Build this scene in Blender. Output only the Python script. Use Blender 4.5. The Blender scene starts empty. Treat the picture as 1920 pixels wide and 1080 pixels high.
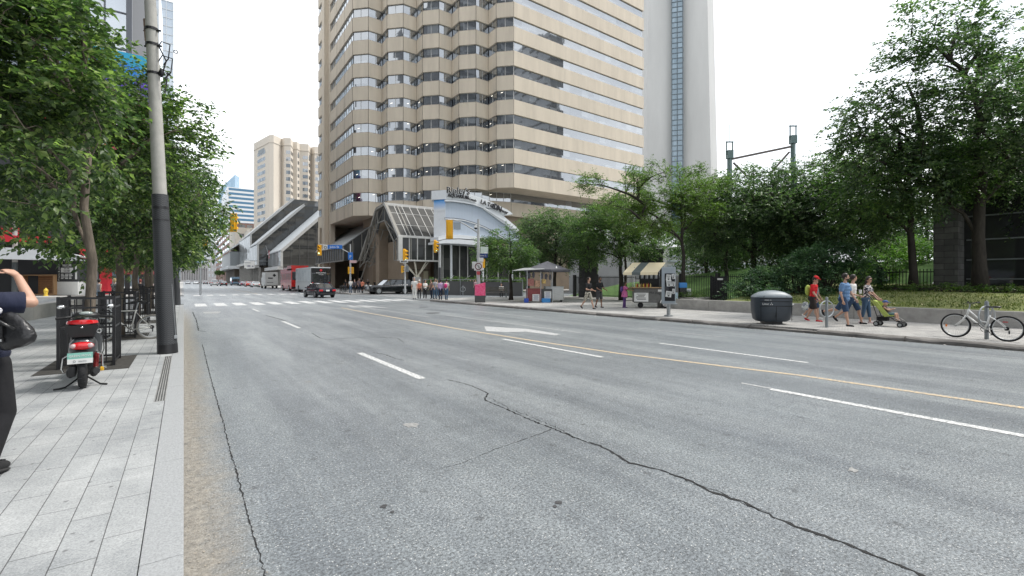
import bpy, bmesh, math, random
import numpy as np
from mathutils import Vector, Matrix
R = math.radians
C = bpy.context.scene.collection
sc = bpy.context.scene

# ---------------------------------------------------------------- camera
# world frame: x = to the right across the street, y = along the street, z up; the camera stands over the left kerb
CAMH = 1.7
F = 863.0          # focal length in pixels of the 1920 wide picture
YAW = R(35.5)
cs, sn = math.cos(YAW), math.sin(YAW)
cam = bpy.data.cameras.new('camera')
cam.sensor_width = 36.0
cam.lens = 36.0 * F / 1920.0
cam.shift_y = -14.0 / 1920.0
cam.clip_start = 0.05
cam.clip_end = 9000
camo = bpy.data.objects.new('camera', cam)
C.objects.link(camo)
camo.location = (0, 0, CAMH)
camo.rotation_euler = (R(90), 0, -YAW)
sc.camera = camo

# ---------------------------------------------------------------- sky and sun
SUNV = Vector((0.75, -0.30, 1.15)).normalized()
w = bpy.data.worlds.new('World')
sc.world = w
w.use_nodes = True
nt = w.node_tree
nt.nodes.clear()
out = nt.nodes.new('ShaderNodeOutputWorld')
bg = nt.nodes.new('ShaderNodeBackground')
sky = nt.nodes.new('ShaderNodeTexSky')
sky.sky_type = 'NISHITA'
sky.sun_disc = False
sky.sun_elevation = math.asin(SUNV.z)
sky.sun_rotation = math.atan2(SUNV.x, SUNV.y)
tc = nt.nodes.new('ShaderNodeTexCoord')
mp = nt.nodes.new('ShaderNodeMapping')
mp.inputs['Scale'].default_value = (1, 1, 2.2)
nz = nt.nodes.new('ShaderNodeTexNoise')
nz.inputs['Scale'].default_value = 2.3
nz.inputs['Detail'].default_value = 6
cr = nt.nodes.new('ShaderNodeValToRGB')
cr.color_ramp.elements[0].position = 0.32
cr.color_ramp.elements[0].color = (5.6, 5.95, 6.4, 1)
cr.color_ramp.elements[1].position = 0.66
cr.color_ramp.elements[1].color = (9.6, 9.7, 9.8, 1)
mx = nt.nodes.new('ShaderNodeMixRGB')
mx.inputs[0].default_value = 0.9
nt.links.new(tc.outputs['Generated'], mp.inputs[0])
nt.links.new(mp.outputs[0], nz.inputs['Vector'])
nt.links.new(nz.outputs[0], cr.inputs[0])
nt.links.new(sky.outputs[0], mx.inputs[1])
nt.links.new(cr.outputs[0], mx.inputs[2])
nt.links.new(mx.outputs[0], bg.inputs[0])
bg.inputs[1].default_value = 0.10
nt.links.new(bg.outputs[0], out.inputs[0])

sun = bpy.data.lights.new('sun', 'SUN')
sun.energy = 1.5
sun.angle = R(10)
sun.color = (1.0, 0.96, 0.9)
suno = bpy.data.objects.new('sun', sun)
C.objects.link(suno)
suno.rotation_euler = SUNV.to_track_quat('Z', 'Y').to_euler()
sc.view_settings.view_transform = 'Standard'
sc.view_settings.look = 'None'
sc.view_settings.exposure = 1.12
sc.view_settings.gamma = 1.0
sc.cycles.max_bounces = 6
sc.cycles.transparent_max_bounces = 8

# ---------------------------------------------------------------- pixel to place
def G(px, py, z=0.0):
    Z = F * (CAMH - z) / (py - 526.0)
    X = (px - 960.0) / F * Z
    return Vector((X * cs + Z * sn, -X * sn + Z * cs, z))
def D(px, Z, z=0.0):
    X = (px - 960.0) / F * Z
    return Vector((X * cs + Z * sn, -X * sn + Z * cs, z))
def DZ(px, py, Z):
    v = D(px, Z); v.z = CAMH + (526.0 - py) / F * Z
    return v
def onA(px, py, a):          # on the upright plane y = a
    t = (px - 960.0) / F
    l = (sn * a + t * cs * a) / (cs - t * sn)
    Z = l * sn + a * cs
    return Vector((l, a, CAMH + (526.0 - py) / F * Z))
def onL(px, py, l):          # on the upright plane x = l
    t = (px - 960.0) / F
    a = (l * cs - t * l * sn) / (sn + t * cs)
    Z = l * sn + a * cs
    return Vector((l, a, CAMH + (526.0 - py) / F * Z))
CX = Vector((cs, -sn, 0))    # picture right
CZ = Vector((sn, cs, 0))     # away from the camera

# ---------------------------------------------------------------- materials
MATS = {}
def mat(name, col, rough=0.7, metal=0.0, var=0.0, vscale=3.0, bump=0.0, bscale=40.0, spec=0.5, col2=None, coat=0.0, emit=0.0, detail=6, stretch=None, trans=0.0):
    if name in MATS: return MATS[name]
    m = bpy.data.materials.new(name); m.use_nodes = True
    n = m.node_tree; b = n.nodes['Principled BSDF']
    c = tuple(col) + (1,)
    b.inputs['Base Color'].default_value = c
    b.inputs['Roughness'].default_value = rough
    b.inputs['Metallic'].default_value = metal
    b.inputs['Specular IOR Level'].default_value = spec
    if coat: b.inputs['Coat Weight'].default_value = coat; b.inputs['Coat Roughness'].default_value = 0.08
    if trans: b.inputs['Transmission Weight'].default_value = trans
    if emit:
        b.inputs['Emission Color'].default_value = c; b.inputs['Emission Strength'].default_value = emit
    if var or bump or col2:
        t = n.nodes.new('ShaderNodeTexCoord'); mpn = n.nodes.new('ShaderNodeMapping')
        n.links.new(t.outputs['Object'], mpn.inputs[0])
        if stretch: mpn.inputs['Scale'].default_value = stretch
    if var or col2:
        nz = n.nodes.new('ShaderNodeTexNoise'); nz.inputs['Scale'].default_value = vscale; nz.inputs['Detail'].default_value = detail
        nz.inputs['Roughness'].default_value = 0.65
        n.links.new(mpn.outputs[0], nz.inputs['Vector'])
        r = n.nodes.new('ShaderNodeValToRGB')
        hw = 0.02 if (col2 is not None and vscale >= 10 and name.startswith('cloth')) else 0.2
        r.color_ramp.elements[0].position = 0.5 - hw; r.color_ramp.elements[1].position = 0.5 + hw
        if col2 is None:
            r.color_ramp.elements[0].color = tuple(x * (1 - var) for x in col) + (1,)
            r.color_ramp.elements[1].color = tuple(min(1, x * (1 + var)) for x in col) + (1,)
        else:
            r.color_ramp.elements[0].color = c; r.color_ramp.elements[1].color = tuple(col2) + (1,)
        n.links.new(nz.outputs[0], r.inputs[0]); n.links.new(r.outputs[0], b.inputs['Base Color'])
    if bump:
        nb = n.nodes.new('ShaderNodeTexNoise'); nb.inputs['Scale'].default_value = bscale; nb.inputs['Detail'].default_value = 4
        n.links.new(mpn.outputs[0], nb.inputs['Vector'])
        bp = n.nodes.new('ShaderNodeBump'); bp.inputs['Strength'].default_value = bump; bp.inputs['Distance'].default_value = 0.02
        n.links.new(nb.outputs[0], bp.inputs['Height']); n.links.new(bp.outputs[0], b.inputs['Normal'])
    MATS[name] = m
    return m

def node(n, t, **k):
    x = n.nodes.new(t)
    for a, v in k.items(): setattr(x, a, v)
    return x
def ramp(n, src, p0, c0, p1, c1):
    r = n.nodes.new('ShaderNodeValToRGB')
    r.color_ramp.elements[0].position = p0; r.color_ramp.elements[0].color = tuple(c0) + (1,) if len(c0) == 3 else c0
    r.color_ramp.elements[1].position = p1; r.color_ramp.elements[1].color = tuple(c1) + (1,) if len(c1) == 3 else c1
    n.links.new(src, r.inputs[0]); return r.outputs[0]
def noise(n, vec, scale, detail=5, rough=0.6):
    z = n.nodes.new('ShaderNodeTexNoise'); z.inputs['Scale'].default_value = scale; z.inputs['Detail'].default_value = detail
    z.inputs['Roughness'].default_value = rough
    if vec is not None: n.links.new(vec, z.inputs['Vector'])
    return z.outputs[0]
def mixc(n, f, a, b, mode='MIX'):
    m = n.nodes.new('ShaderNodeMixRGB'); m.blend_type = mode
    for i, v in ((0, f), (1, a), (2, b)):
        if isinstance(v, (int, float)): m.inputs[i].default_value = v
        elif isinstance(v, tuple): m.inputs[i].default_value = v if len(v) == 4 else v + (1,)
        else: n.links.new(v, m.inputs[i])
    return m.outputs[0]
def mth(n, op, a, b=0.0, clamp=False):
    m = n.nodes.new('ShaderNodeMath'); m.operation = op; m.use_clamp = clamp
    for i, v in ((0, a), (1, b)):
        if isinstance(v, (int, float)): m.inputs[i].default_value = v
        else: n.links.new(v, m.inputs[i])
    return m.outputs[0]
def newmat(name):
    m = bpy.data.materials.new(name); m.use_nodes = True; MATS[name] = m
    return m, m.node_tree, m.node_tree.nodes['Principled BSDF']
def bumpn(n, h, s, d=0.01):
    b = n.nodes.new('ShaderNodeBump'); b.inputs['Strength'].default_value = s; b.inputs['Distance'].default_value = d
    n.links.new(h, b.inputs['Height']); return b.outputs[0]

def asphalt_mat():
    m, n, b = newmat('asphalt')
    g = node(n, 'ShaderNodeNewGeometry'); P = g.outputs['Position']
    sep = node(n, 'ShaderNodeSeparateXYZ'); n.links.new(P, sep.inputs[0])
    st = node(n, 'ShaderNodeMapping'); st.inputs['Scale'].default_value = (1, 0.09, 1); n.links.new(P, st.inputs[0])
    big = noise(n, P, 0.35, 6, 0.65)
    tracks = noise(n, st.outputs[0], 1.3, 4)
    med = noise(n, P, 5.0, 8, 0.75)
    base = ramp(n, big, 0.3, (0.158, 0.173, 0.182), 0.72, (0.216, 0.232, 0.241))
    base = mixc(n, 0.55, base, ramp(n, tracks, 0.38, (0.34, 0.35, 0.37), 0.62, (0.64, 0.64, 0.63)), 'OVERLAY')
    base = mixc(n, 0.28, base, ramp(n, med, 0.34, (0.26, 0.26, 0.27), 0.66, (0.74, 0.74, 0.73)), 'OVERLAY')
    fine = noise(n, P, 48, 3, 0.85)
    base = mixc(n, 0.75, base, ramp(n, fine, 0.38, (0.14, 0.14, 0.14), 0.62, (0.86, 0.86, 0.86)), 'OVERLAY')
    wt = noise(n, st.outputs[0], 6.0, 5, 0.7)
    base = mixc(n, 0.16, base, ramp(n, wt, 0.4, (0.3, 0.3, 0.3), 0.6, (0.7, 0.7, 0.7)), 'OVERLAY')
    wv = mth(n, 'SINE', mth(n, 'ADD', mth(n, 'MULTIPLY', sep.outputs[0], 3.55), mth(n, 'MULTIPLY', big, 2.0)))
    base = mixc(n, 0.5, base, ramp(n, mth(n, 'ADD', mth(n, 'MULTIPLY', wv, .28), noise(n, st.outputs[0], 0.8, 3)), 0.25, (0.41, 0.42, 0.43), 0.75, (0.58, 0.58, 0.575)), 'OVERLAY')
    v = node(n, 'ShaderNodeTexVoronoi'); v.inputs['Scale'].default_value = 75; n.links.new(P, v.inputs['Vector'])
    vb = node(n, 'ShaderNodeSeparateColor'); n.links.new(v.outputs['Color'], vb.inputs[0])
    lite = ramp(n, vb.outputs[0], 0.80, (0, 0, 0), 0.92, (1, 1, 1))
    spot = ramp(n, v.outputs['Distance'], 0.25, (1, 1, 1), 0.42, (0, 0, 0))
    lt = mth(n, 'MULTIPLY', lite, spot)
    base = mixc(n, mth(n, 'MULTIPLY', lt, 0.9), base, (0.60, 0.60, 0.58))
    dk = ramp(n, vb.outputs[1], 0.80, (0, 0, 0), 0.9, (1, 1, 1))
    base = mixc(n, mth(n, 'MULTIPLY', mth(n, 'MULTIPLY', dk, spot), 0.6), base, (0.055, 0.057, 0.06))
    # sandy dirt that has collected in the gutter
    gx = mth(n, 'ADD', sep.outputs[0], mth(n, 'MULTIPLY', mth(n, 'SUBTRACT', noise(n, P, 2.6, 6, 0.7), 0.5), 0.55))
    gut = ramp(n, gx, 0.10, (1, 1, 1), 0.40, (0, 0, 0))
    far = ramp(n, mth(n, 'MULTIPLY', sep.outputs[1], 0.01), 0.25, (1, 1, 1), 0.36, (0, 0, 0))
    sand = ramp(n, noise(n, P, 16, 8, 0.8), 0.3, (0.085, 0.074, 0.058), 0.68, (0.43, 0.385, 0.32))
    base = mixc(n, mth(n, 'MULTIPLY', mth(n, 'MULTIPLY', gut, far), 0.82), base, sand)
    # oil and gum spots
    oil = node(n, 'ShaderNodeTexVoronoi', voronoi_dimensions='2D'); oil.inputs['Scale'].default_value = 0.9; n.links.new(P, oil.inputs['Vector'])
    od = mth(n, 'ADD', oil.outputs['Distance'], mth(n, 'MULTIPLY', noise(n, P, 14, 3), 0.09))
    base = mixc(n, ramp(n, od, 0.06, (0.5, 0.5, 0.5), 0.09, (0, 0, 0)), base, (0.05, 0.052, 0.055))
    n.links.new(base, b.inputs['Base Color'])
    b.inputs['Roughness'].default_value = 0.44
    h = mth(n, 'ADD', v.outputs['Distance'], noise(n, P, 30, 4))
    n.links.new(bumpn(n, h, 0.55, 0.006), b.inputs['Normal'])
    return m
def paver_mat(name, lw, ll, c0, c1, jc=(0.09, 0.09, 0.09), rot=0, off=0.5, mortar=0.006, ox=0.0):
    m, n, b = newmat(name)
    g = node(n, 'ShaderNodeNewGeometry')
    mpn = node(n, 'ShaderNodeMapping'); n.links.new(g.outputs['Position'], mpn.inputs[0])
    mpn.inputs['Rotation'].default_value = (0, 0, rot); mpn.inputs['Location'].default_value = (0, ox, 0)
    wob = node(n, 'ShaderNodeVectorMath', operation='ADD'); n.links.new(mpn.outputs[0], wob.inputs[0])
    br = node(n, 'ShaderNodeTexBrick'); n.links.new(mpn.outputs[0], br.inputs['Vector'])
    br.inputs['Scale'].default_value = 1.0; br.inputs['Brick Width'].default_value = ll; br.inputs['Row Height'].default_value = lw
    br.inputs['Mortar Size'].default_value = mortar; br.inputs['Mortar Smooth'].default_value = 0.35; br.offset = off
    br.inputs['Color1'].default_value = tuple(c0) + (1,); br.inputs['Color2'].default_value = tuple(c1) + (1,); br.inputs['Mortar'].default_value = tuple(jc) + (1,)
    P = g.outputs['Position']
    c = mixc(n, 0.7, br.outputs['Color'], ramp(n, noise(n, P, 1.3, 8, 0.72), 0.36, (0.33, 0.34, 0.345), 0.66, (0.62, 0.62, 0.61)), 'OVERLAY')
    c = mixc(n, 0.4, c, ramp(n, noise(n, P, 70, 3, 0.85), 0.38, (0.22, 0.22, 0.22), 0.62, (0.78, 0.78, 0.78)), 'OVERLAY')
    oil = node(n, 'ShaderNodeTexVoronoi', voronoi_dimensions='2D'); oil.inputs['Scale'].default_value = 2.1; n.links.new(P, oil.inputs['Vector'])
    c = mixc(n, ramp(n, mth(n, 'ADD', oil.outputs['Distance'], mth(n, 'MULTIPLY', noise(n, P, 20, 3), .05)), 0.045, (0.6, 0.6, 0.6), 0.06, (0, 0, 0)), c, (0.07, 0.07, 0.072))
    n.links.new(c, b.inputs['Base Color']); b.inputs['Roughness'].default_value = 0.8
    h = mixc(n, 0.15, br.outputs['Fac'], noise(n, P, 80, 3))
    inv = mth(n, 'SUBTRACT', 1.0, h)
    n.links.new(bumpn(n, inv, 0.5, 0.006), b.inputs['Normal'])
    return m
def leaf_mat(name, c0, c1, c2, tr=0.35):
    m = bpy.data.materials.new(name); m.use_nodes = True; MATS[name] = m
    n = m.node_tree; b = n.nodes['Principled BSDF']; o = n.nodes['Material Output']
    g = node(n, 'ShaderNodeNewGeometry')
    r = n.nodes.new('ShaderNodeValToRGB'); e = r.color_ramp.elements
    e[0].position = 0.0; e[0].color = tuple(c0) + (1,); e[1].position = 1.0; e[1].color = tuple(c2) + (1,)
    x = e.new(0.6); x.color = tuple(c1) + (1,)
    n.links.new(g.outputs['Random Per Island'], r.inputs[0])
    tcn = node(n, 'ShaderNodeTexCoord')
    big = ramp(n, noise(n, tcn.outputs['Object'], 0.9, 3), 0.35, (0.55, 0.6, 0.6), 0.68, (1.25, 1.2, 1.0))
    c = mixc(n, 1.0, r.outputs[0], big, 'MULTIPLY')
    n.links.new(c, b.inputs['Base Color']); b.inputs['Roughness'].default_value = 0.42; b.inputs['Specular IOR Level'].default_value = 0.5
    tl = node(n, 'ShaderNodeBsdfTranslucent'); n.links.new(mixc(n, 1.0, c, (1.3, 1.75, 0.9), 'MULTIPLY'), tl.inputs[0])
    ms = node(n, 'ShaderNodeMixShader'); ms.inputs[0].default_value = tr
    n.links.new(b.outputs[0], ms.inputs[1]); n.links.new(tl.outputs[0], ms.inputs[2]); n.links.new(ms.outputs[0], o.inputs['Surface'])
    return m
def glass_mat(name, tint, cell=(1.4, 1.4, 3.8), refl=0.5, fres=1.0, vary=0.5, warp=0.012, rough=0.03, light=(0.30, 0.32, 0.32)):
    """Reflective window glass over a dim room: each pane a little different (blinds, tilt)."""
    m, n, b = newmat(name)
    o = n.nodes['Material Output']
    tcn = node(n, 'ShaderNodeTexCoord')
    sn_ = node(n, 'ShaderNodeVectorMath', operation='DIVIDE'); n.links.new(tcn.outputs['Object'], sn_.inputs[0]); sn_.inputs[1].default_value = cell
    fl = node(n, 'ShaderNodeVectorMath', operation='FLOOR'); n.links.new(sn_.outputs[0], fl.inputs[0])
    wn = node(n, 'ShaderNodeTexWhiteNoise'); n.links.new(fl.outputs[0], wn.inputs['Vector'])
    blind = ramp(n, wn.outputs['Value'], 0.62, tint, 0.98, light)
    c = mixc(n, vary, tuple(tint), blind)
    n.links.new(c, b.inputs['Base Color']); b.inputs['Roughness'].default_value = 0.5
    gl = node(n, 'ShaderNodeBsdfGlossy'); gl.inputs['Roughness'].default_value = rough; gl.inputs[0].default_value = (0.92, 0.96, 1.0, 1)
    nv = node(n, 'ShaderNodeVectorMath', operation='SCALE')
    ctr = node(n, 'ShaderNodeVectorMath', operation='SUBTRACT'); n.links.new(wn.outputs['Color'], ctr.inputs[0]); ctr.inputs[1].default_value = (0.5, 0.5, 0.5)
    n.links.new(ctr.outputs[0], nv.inputs[0]); nv.inputs['Scale'].default_value = warp
    g = node(n, 'ShaderNodeNewGeometry')
    ad = node(n, 'ShaderNodeVectorMath', operation='ADD'); n.links.new(g.outputs['Normal'], ad.inputs[0]); n.links.new(nv.outputs[0], ad.inputs[1])
    nrm = node(n, 'ShaderNodeVectorMath', operation='NORMALIZE'); n.links.new(ad.outputs[0], nrm.inputs[0])
    n.links.new(nrm.outputs[0], gl.inputs['Normal'])
    fr = node(n, 'ShaderNodeFresnel'); fr.inputs[0].default_value = 1.6
    fac = mth(n, 'ADD', mth(n, 'MULTIPLY', fr.outputs[0], fres), refl, True)
    ms = node(n, 'ShaderNodeMixShader'); n.links.new(fac, ms.inputs[0]); n.links.new(b.outputs[0], ms.inputs[1]); n.links.new(gl.outputs[0], ms.inputs[2])
    n.links.new(ms.outputs[0], o.inputs['Surface'])
    return m
def paint_mat(name, col, wear=0.5):
    m, n, b = newmat(name)
    g = node(n, 'ShaderNodeNewGeometry'); P = g.outputs['Position']
    f = ramp(n, noise(n, P, 22, 8, 0.8), wear - 0.08, (1, 1, 1), wear + 0.10, (0, 0, 0))
    c = mixc(n, f, tuple(col), (0.26, 0.27, 0.275)); n.links.new(c, b.inputs['Base Color']); b.inputs['Roughness'].default_value = 0.7
    return m

# ---------------------------------------------------------------- mesh building
class MB:
    def __init__(s): s.v = []; s.f = []; s.mi = []; s.cur = 0
    def add(s, vs, fs):
        o = len(s.v); s.v.extend([tuple(x) for x in vs]); s.f.extend([tuple(o + i for i in f) for f in fs]); s.mi.extend([s.cur] * len(fs)); return s
    def box(s, c, d, rz=0.0, M=None):
        x, y, z = d[0] / 2, d[1] / 2, d[2] / 2; cc, ss = math.cos(rz), math.sin(rz); vs = []
        for i in (-1, 1):
            for j in (-1, 1):
                for k in (-1, 1):
                    p = Vector((i * x * cc - j * y * ss, i * x * ss + j * y * cc, k * z))
                    if M: p = M @ p
                    vs.append(p + Vector(c))
        return s.add(vs, [(0, 1, 3, 2), (4, 6, 7, 5), (0, 4, 5, 1), (2, 3, 7, 6), (0, 2, 6, 4), (1, 5, 7, 3)])
    def b2(s, x0, x1, y0, y1, z0, z1): return s.box(((x0 + x1) / 2, (y0 + y1) / 2, (z0 + z1) / 2), (x1 - x0, y1 - y0, z1 - z0))
    def bbox(s, c, d, bev=0.02, rz=0.0):   # bevelled box
        bm = bmesh.new(); bmesh.ops.create_cube(bm, size=1)
        for v in bm.verts: v.co = Vector((v.co.x * d[0], v.co.y * d[1], v.co.z * d[2]))
        bmesh.ops.bevel(bm, geom=bm.edges[:] + bm.verts[:], offset=bev, segments=2, profile=0.7, affect='EDGES')
        Mx = Matrix.Translation(Vector(c)) @ Matrix.Rotation(rz, 4, 'Z')
        bm.verts.index_update(); vs = [Mx @ v.co for v in bm.verts]; fs = [[v.index for v in f.verts] for f in bm.faces]; bm.free()
        return s.add(vs, fs)
    def prism(s, poly, z0, z1, cap=True):
        n = len(poly); vs = [(p[0], p[1], z0) for p in poly] + [(p[0], p[1], z1) for p in poly]
        fs = [(i, (i + 1) % n, n + (i + 1) % n, n + i) for i in range(n)]
        if cap: fs += [tuple(range(n - 1, -1, -1)), tuple(range(n, 2 * n))]
        return s.add(vs, fs)
    def poly(s, pts): return s.add(pts, [tuple(range(len(pts)))])
    def slab(s, pts, off):                 # polygon given thickness by an offset vector
        n = len(pts); off = Vector(off); vs = [Vector(p) for p in pts]; vs += [p + off for p in vs]
        fs = [tuple(range(n)), tuple(range(2 * n - 1, n - 1, -1))] + [(i, n + i, n + (i + 1) % n, (i + 1) % n) for i in range(n)]
        return s.add(vs, fs)
    def loft(s, rings, cap=True, closed=True):
        n = len(rings[0]); vs = [p for r in rings for p in r]; fs = []
        for a in range(len(rings) - 1):
            for i in range(n if closed else n - 1):
                j = (i + 1) % n; fs.append((a * n + i, a * n + j, (a + 1) * n + j, (a + 1) * n + i))
        if cap: fs += [tuple(range(n - 1, -1, -1)), tuple((len(rings) - 1) * n + i for i in range(n))]
        return s.add(vs, fs)
    def tube(s, pts, r, n=8, cap=True, sq=1.0):
        pts = [Vector(p) for p in pts]; rr = r if isinstance(r, (list, tuple)) else [r] * len(pts); rings = []
        t0 = (pts[1] - pts[0]).normalized(); up = Vector((0, 0, 1)) if abs(t0.z) < 0.9 else Vector((1, 0, 0))
        nrm = t0.cross(up).normalized()
        for i, p in enumerate(pts):
            if i == 0: t = t0
            elif i == len(pts) - 1: t = (pts[i] - pts[i - 1]).normalized()
            else: t = ((pts[i + 1] - pts[i]).normalized() + (pts[i] - pts[i - 1]).normalized()).normalized()
            nrm = (nrm - t * nrm.dot(t)).normalized(); bn = t.cross(nrm)
            rings.append([p + (nrm * math.cos(a) + bn * math.sin(a) * sq) * rr[i] for a in [2 * math.pi * k / n for k in range(n)]])
        return s.loft(rings, cap)
    def bar(s, a, b, w, h=None):           # square bar
        h = h or w; a = Vector(a); b = Vector(b); t = (b - a).normalized(); up = Vector((0, 0, 1)) if abs(t.z) < 0.95 else Vector((1, 0, 0))
        x = t.cross(up).normalized() * w / 2; y = x.cross(t).normalized() * h / 2
        return s.loft([[a - x - y, a + x - y, a + x + y, a - x + y], [b - x - y, b + x - y, b + x + y, b - x + y]])
    def lathe(s, prof, n=20, c=(0, 0, 0), M=None, cap=True):
        rings = []
        for r, z in prof:
            ring = [Vector((r * math.cos(2 * math.pi * k / n), r * math.sin(2 * math.pi * k / n), z)) for k in range(n)]
            if M: ring = [M @ p for p in ring]
            rings.append([p + Vector(c) for p in ring])
        return s.loft(rings, cap)
    def ell(s, c, r, n=12, m=8, M=None):
        c = Vector(c); vs = []; fs = []
        for j in range(1, m):
            th = math.pi * j / m
            for i in range(n):
                ph = 2 * math.pi * i / n; p = Vector((r[0] * math.sin(th) * math.cos(ph), r[1] * math.sin(th) * math.sin(ph), r[2] * math.cos(th)))
                vs.append(c + (M @ p if M else p))
        t = Vector((0, 0, r[2])); vs.append(c + (M @ t if M else t)); vs.append(c - (M @ t if M else t))
        for j in range(m - 2):
            for i in range(n):
                k = (i + 1) % n; fs.append((j * n + i, (j + 1) * n + i, (j + 1) * n + k, j * n + k))
        T = (m - 1) * n
        for i in range(n): fs.append((T, i, (i + 1) % n)); fs.append((T + 1, (m - 2) * n + (i + 1) % n, (m - 2) * n + i))
        return s.add(vs, fs)
    def torus(s, c, R_, r, n=28, m=8, M=None, ry=None):
        c = Vector(c); rings = []
        for i in range(n + 1):
            a = 2 * math.pi * i / n; ring = []
            for j in range(m):
                bq = 2 * math.pi * j / m; p = Vector(((R_ + r * math.cos(bq)) * math.cos(a), (R_ + r * math.cos(bq)) * math.sin(a), (ry or r) * math.sin(bq)))
                ring.append(c + (M @ p if M else p))
            rings.append(ring)
        return s.loft(rings, cap=False)
    def build(s, name, m, parent=None, smooth=False, kind=None):
        me = bpy.data.meshes.new(name); me.from_pydata(s.v, [], s.f)
        for x in (m if isinstance(m, (list, tuple)) else [m]): me.materials.append(x)
        if isinstance(m, (list, tuple)): me.polygons.foreach_set('material_index', s.mi)
        bm = bmesh.new(); bm.from_mesh(me); bmesh.ops.recalc_face_normals(bm, faces=bm.faces); bm.to_mesh(me); bm.free()
        if smooth:
            me.polygons.foreach_set('use_smooth', [True] * len(me.polygons))
            if smooth != 'full': me.set_sharp_from_angle(angle=R(38))
        me.update()
        o = bpy.data.objects.new(name, me); C.objects.link(o)
        if parent: o.parent = parent
        if kind: o['kind'] = kind
        return o
def thing(name, label, cat, loc=(0, 0, 0), rz=0.0, group=None, scale=1.0):
    o = bpy.data.objects.new(name, None); C.objects.link(o); o.empty_display_size = 0.3
    o.location = loc; o.rotation_euler = (0, 0, rz); o.scale = (scale,) * 3
    o['label'] = label; o['category'] = cat
    if group: o['group'] = group
    return o
def tag(o, label, cat, group=None):
    o['label'] = label; o['category'] = cat
    if group: o['group'] = group
    return o
def dup(root, loc, rz=None, label=None, group=None, scale=None):
    def cp(o, par):
        c = o.copy(); C.objects.link(c); c.parent = par
        for ch in list(o.children): cp(ch, c)
        return c
    r = cp(root, None); r.location = loc
    if rz is not None: r.rotation_euler = (0, 0, rz)
    if label: r['label'] = label
    if group: r['group'] = group
    if scale: r.scale = (scale,) * 3
    return r
def text(s_, size, m, parent, M, name='lettering', ext=0.01, align='CENTER', sx=1.0):
    cu = bpy.data.curves.new(name, 'FONT'); cu.body = s_; cu.size = size; cu.extrude = ext; cu.align_x = align; cu.align_y = 'CENTER'; cu.resolution_u = 2
    o = bpy.data.objects.new(name, cu); C.objects.link(o)
    dg = bpy.context.evaluated_depsgraph_get(); me = bpy.data.meshes.new_from_object(o.evaluated_get(dg)); bpy.data.objects.remove(o)
    me.transform(Matrix.Diagonal((sx, 1, 1, 1)) if sx != 1 else Matrix()); me.transform(M); me.materials.clear(); me.materials.append(m)
    q = bpy.data.objects.new(name, me); C.objects.link(q); q.parent = parent
    return q
def face_M(pos, right, up=(0, 0, 1)):      # text frame: x along right, y up, z toward the viewer
    r = Vector(right).normalized(); u = Vector(up); u = (u - r * u.dot(r)).normalized(); n = r.cross(u)
    M = Matrix((r, u, n)).transposed().to_4x4(); M.translation = Vector(pos); return M
def offset_poly(P, d):                     # inward offset of a closed polygon given counter-clockwise
    n = len(P); o = []
    for i in range(n):
        a = Vector(P[i - 1]); b = Vector(P[i]); c = Vector(P[(i + 1) % n])
        e1 = (b - a).normalized(); e2 = (c - b).normalized(); n1 = Vector((-e1.y, e1.x)); n2 = Vector((-e2.y, e2.x))
        k = (n1 + n2); k = k / max(0.35, 1 + n1.dot(n2)); o.append(b + k * d)
    return o

# palette
WHITE = mat('white_paint', (0.72, 0.72, 0.70), 0.45, var=0.06)
BLACKM = mat('black_metal', (0.018, 0.018, 0.02), 0.4, 0.2, var=0.2, vscale=8)
STEEL = mat('galvanised_steel', (0.42, 0.44, 0.45), 0.4, 0.7, var=0.15, vscale=6)
CHROME = mat('chrome', (0.7, 0.7, 0.7), 0.15, 1.0)
RUBBER = mat('rubber', (0.016, 0.016, 0.017), 0.85, var=0.2, vscale=30)
YEL = mat('signal_yellow', (0.80, 0.42, 0.02), 0.45, var=0.06)
GREYM = mat('grey_metal', (0.25, 0.27, 0.28), 0.45, 0.4, var=0.1)
CONC = mat('concrete', (0.36, 0.35, 0.33), 0.85, var=0.22, vscale=2.5, bump=0.3, bscale=30)
CONCL = mat('pale_concrete', (0.42, 0.41, 0.39), 0.85, var=0.12, vscale=2.0, bump=0.2)
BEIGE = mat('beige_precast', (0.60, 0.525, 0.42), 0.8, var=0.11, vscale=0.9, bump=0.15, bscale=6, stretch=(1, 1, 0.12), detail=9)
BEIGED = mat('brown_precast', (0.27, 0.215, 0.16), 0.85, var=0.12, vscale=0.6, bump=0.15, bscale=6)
DARKV = mat('dark_void', (0.012, 0.012, 0.013), 0.9)
JOINT = mat('dark_joint', (0.13, 0.11, 0.09), 0.9)
SKIN = mat('skin', (0.52, 0.31, 0.22), 0.5, var=0.06, vscale=8)
SKIND = mat('dark_skin', (0.23, 0.12, 0.075), 0.5, var=0.06, vscale=8)
HAIR = mat('dark_hair', (0.022, 0.015, 0.011), 0.5, var=0.3, vscale=40)
BLOND = mat('blond_hair', (0.55, 0.42, 0.22), 0.5, var=0.3, vscale=40)
DGLASS = glass_mat('car_glass', (0.012, 0.014, 0.016), cell=(9, 9, 9), refl=0.12, vary=0, warp=0)
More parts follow.
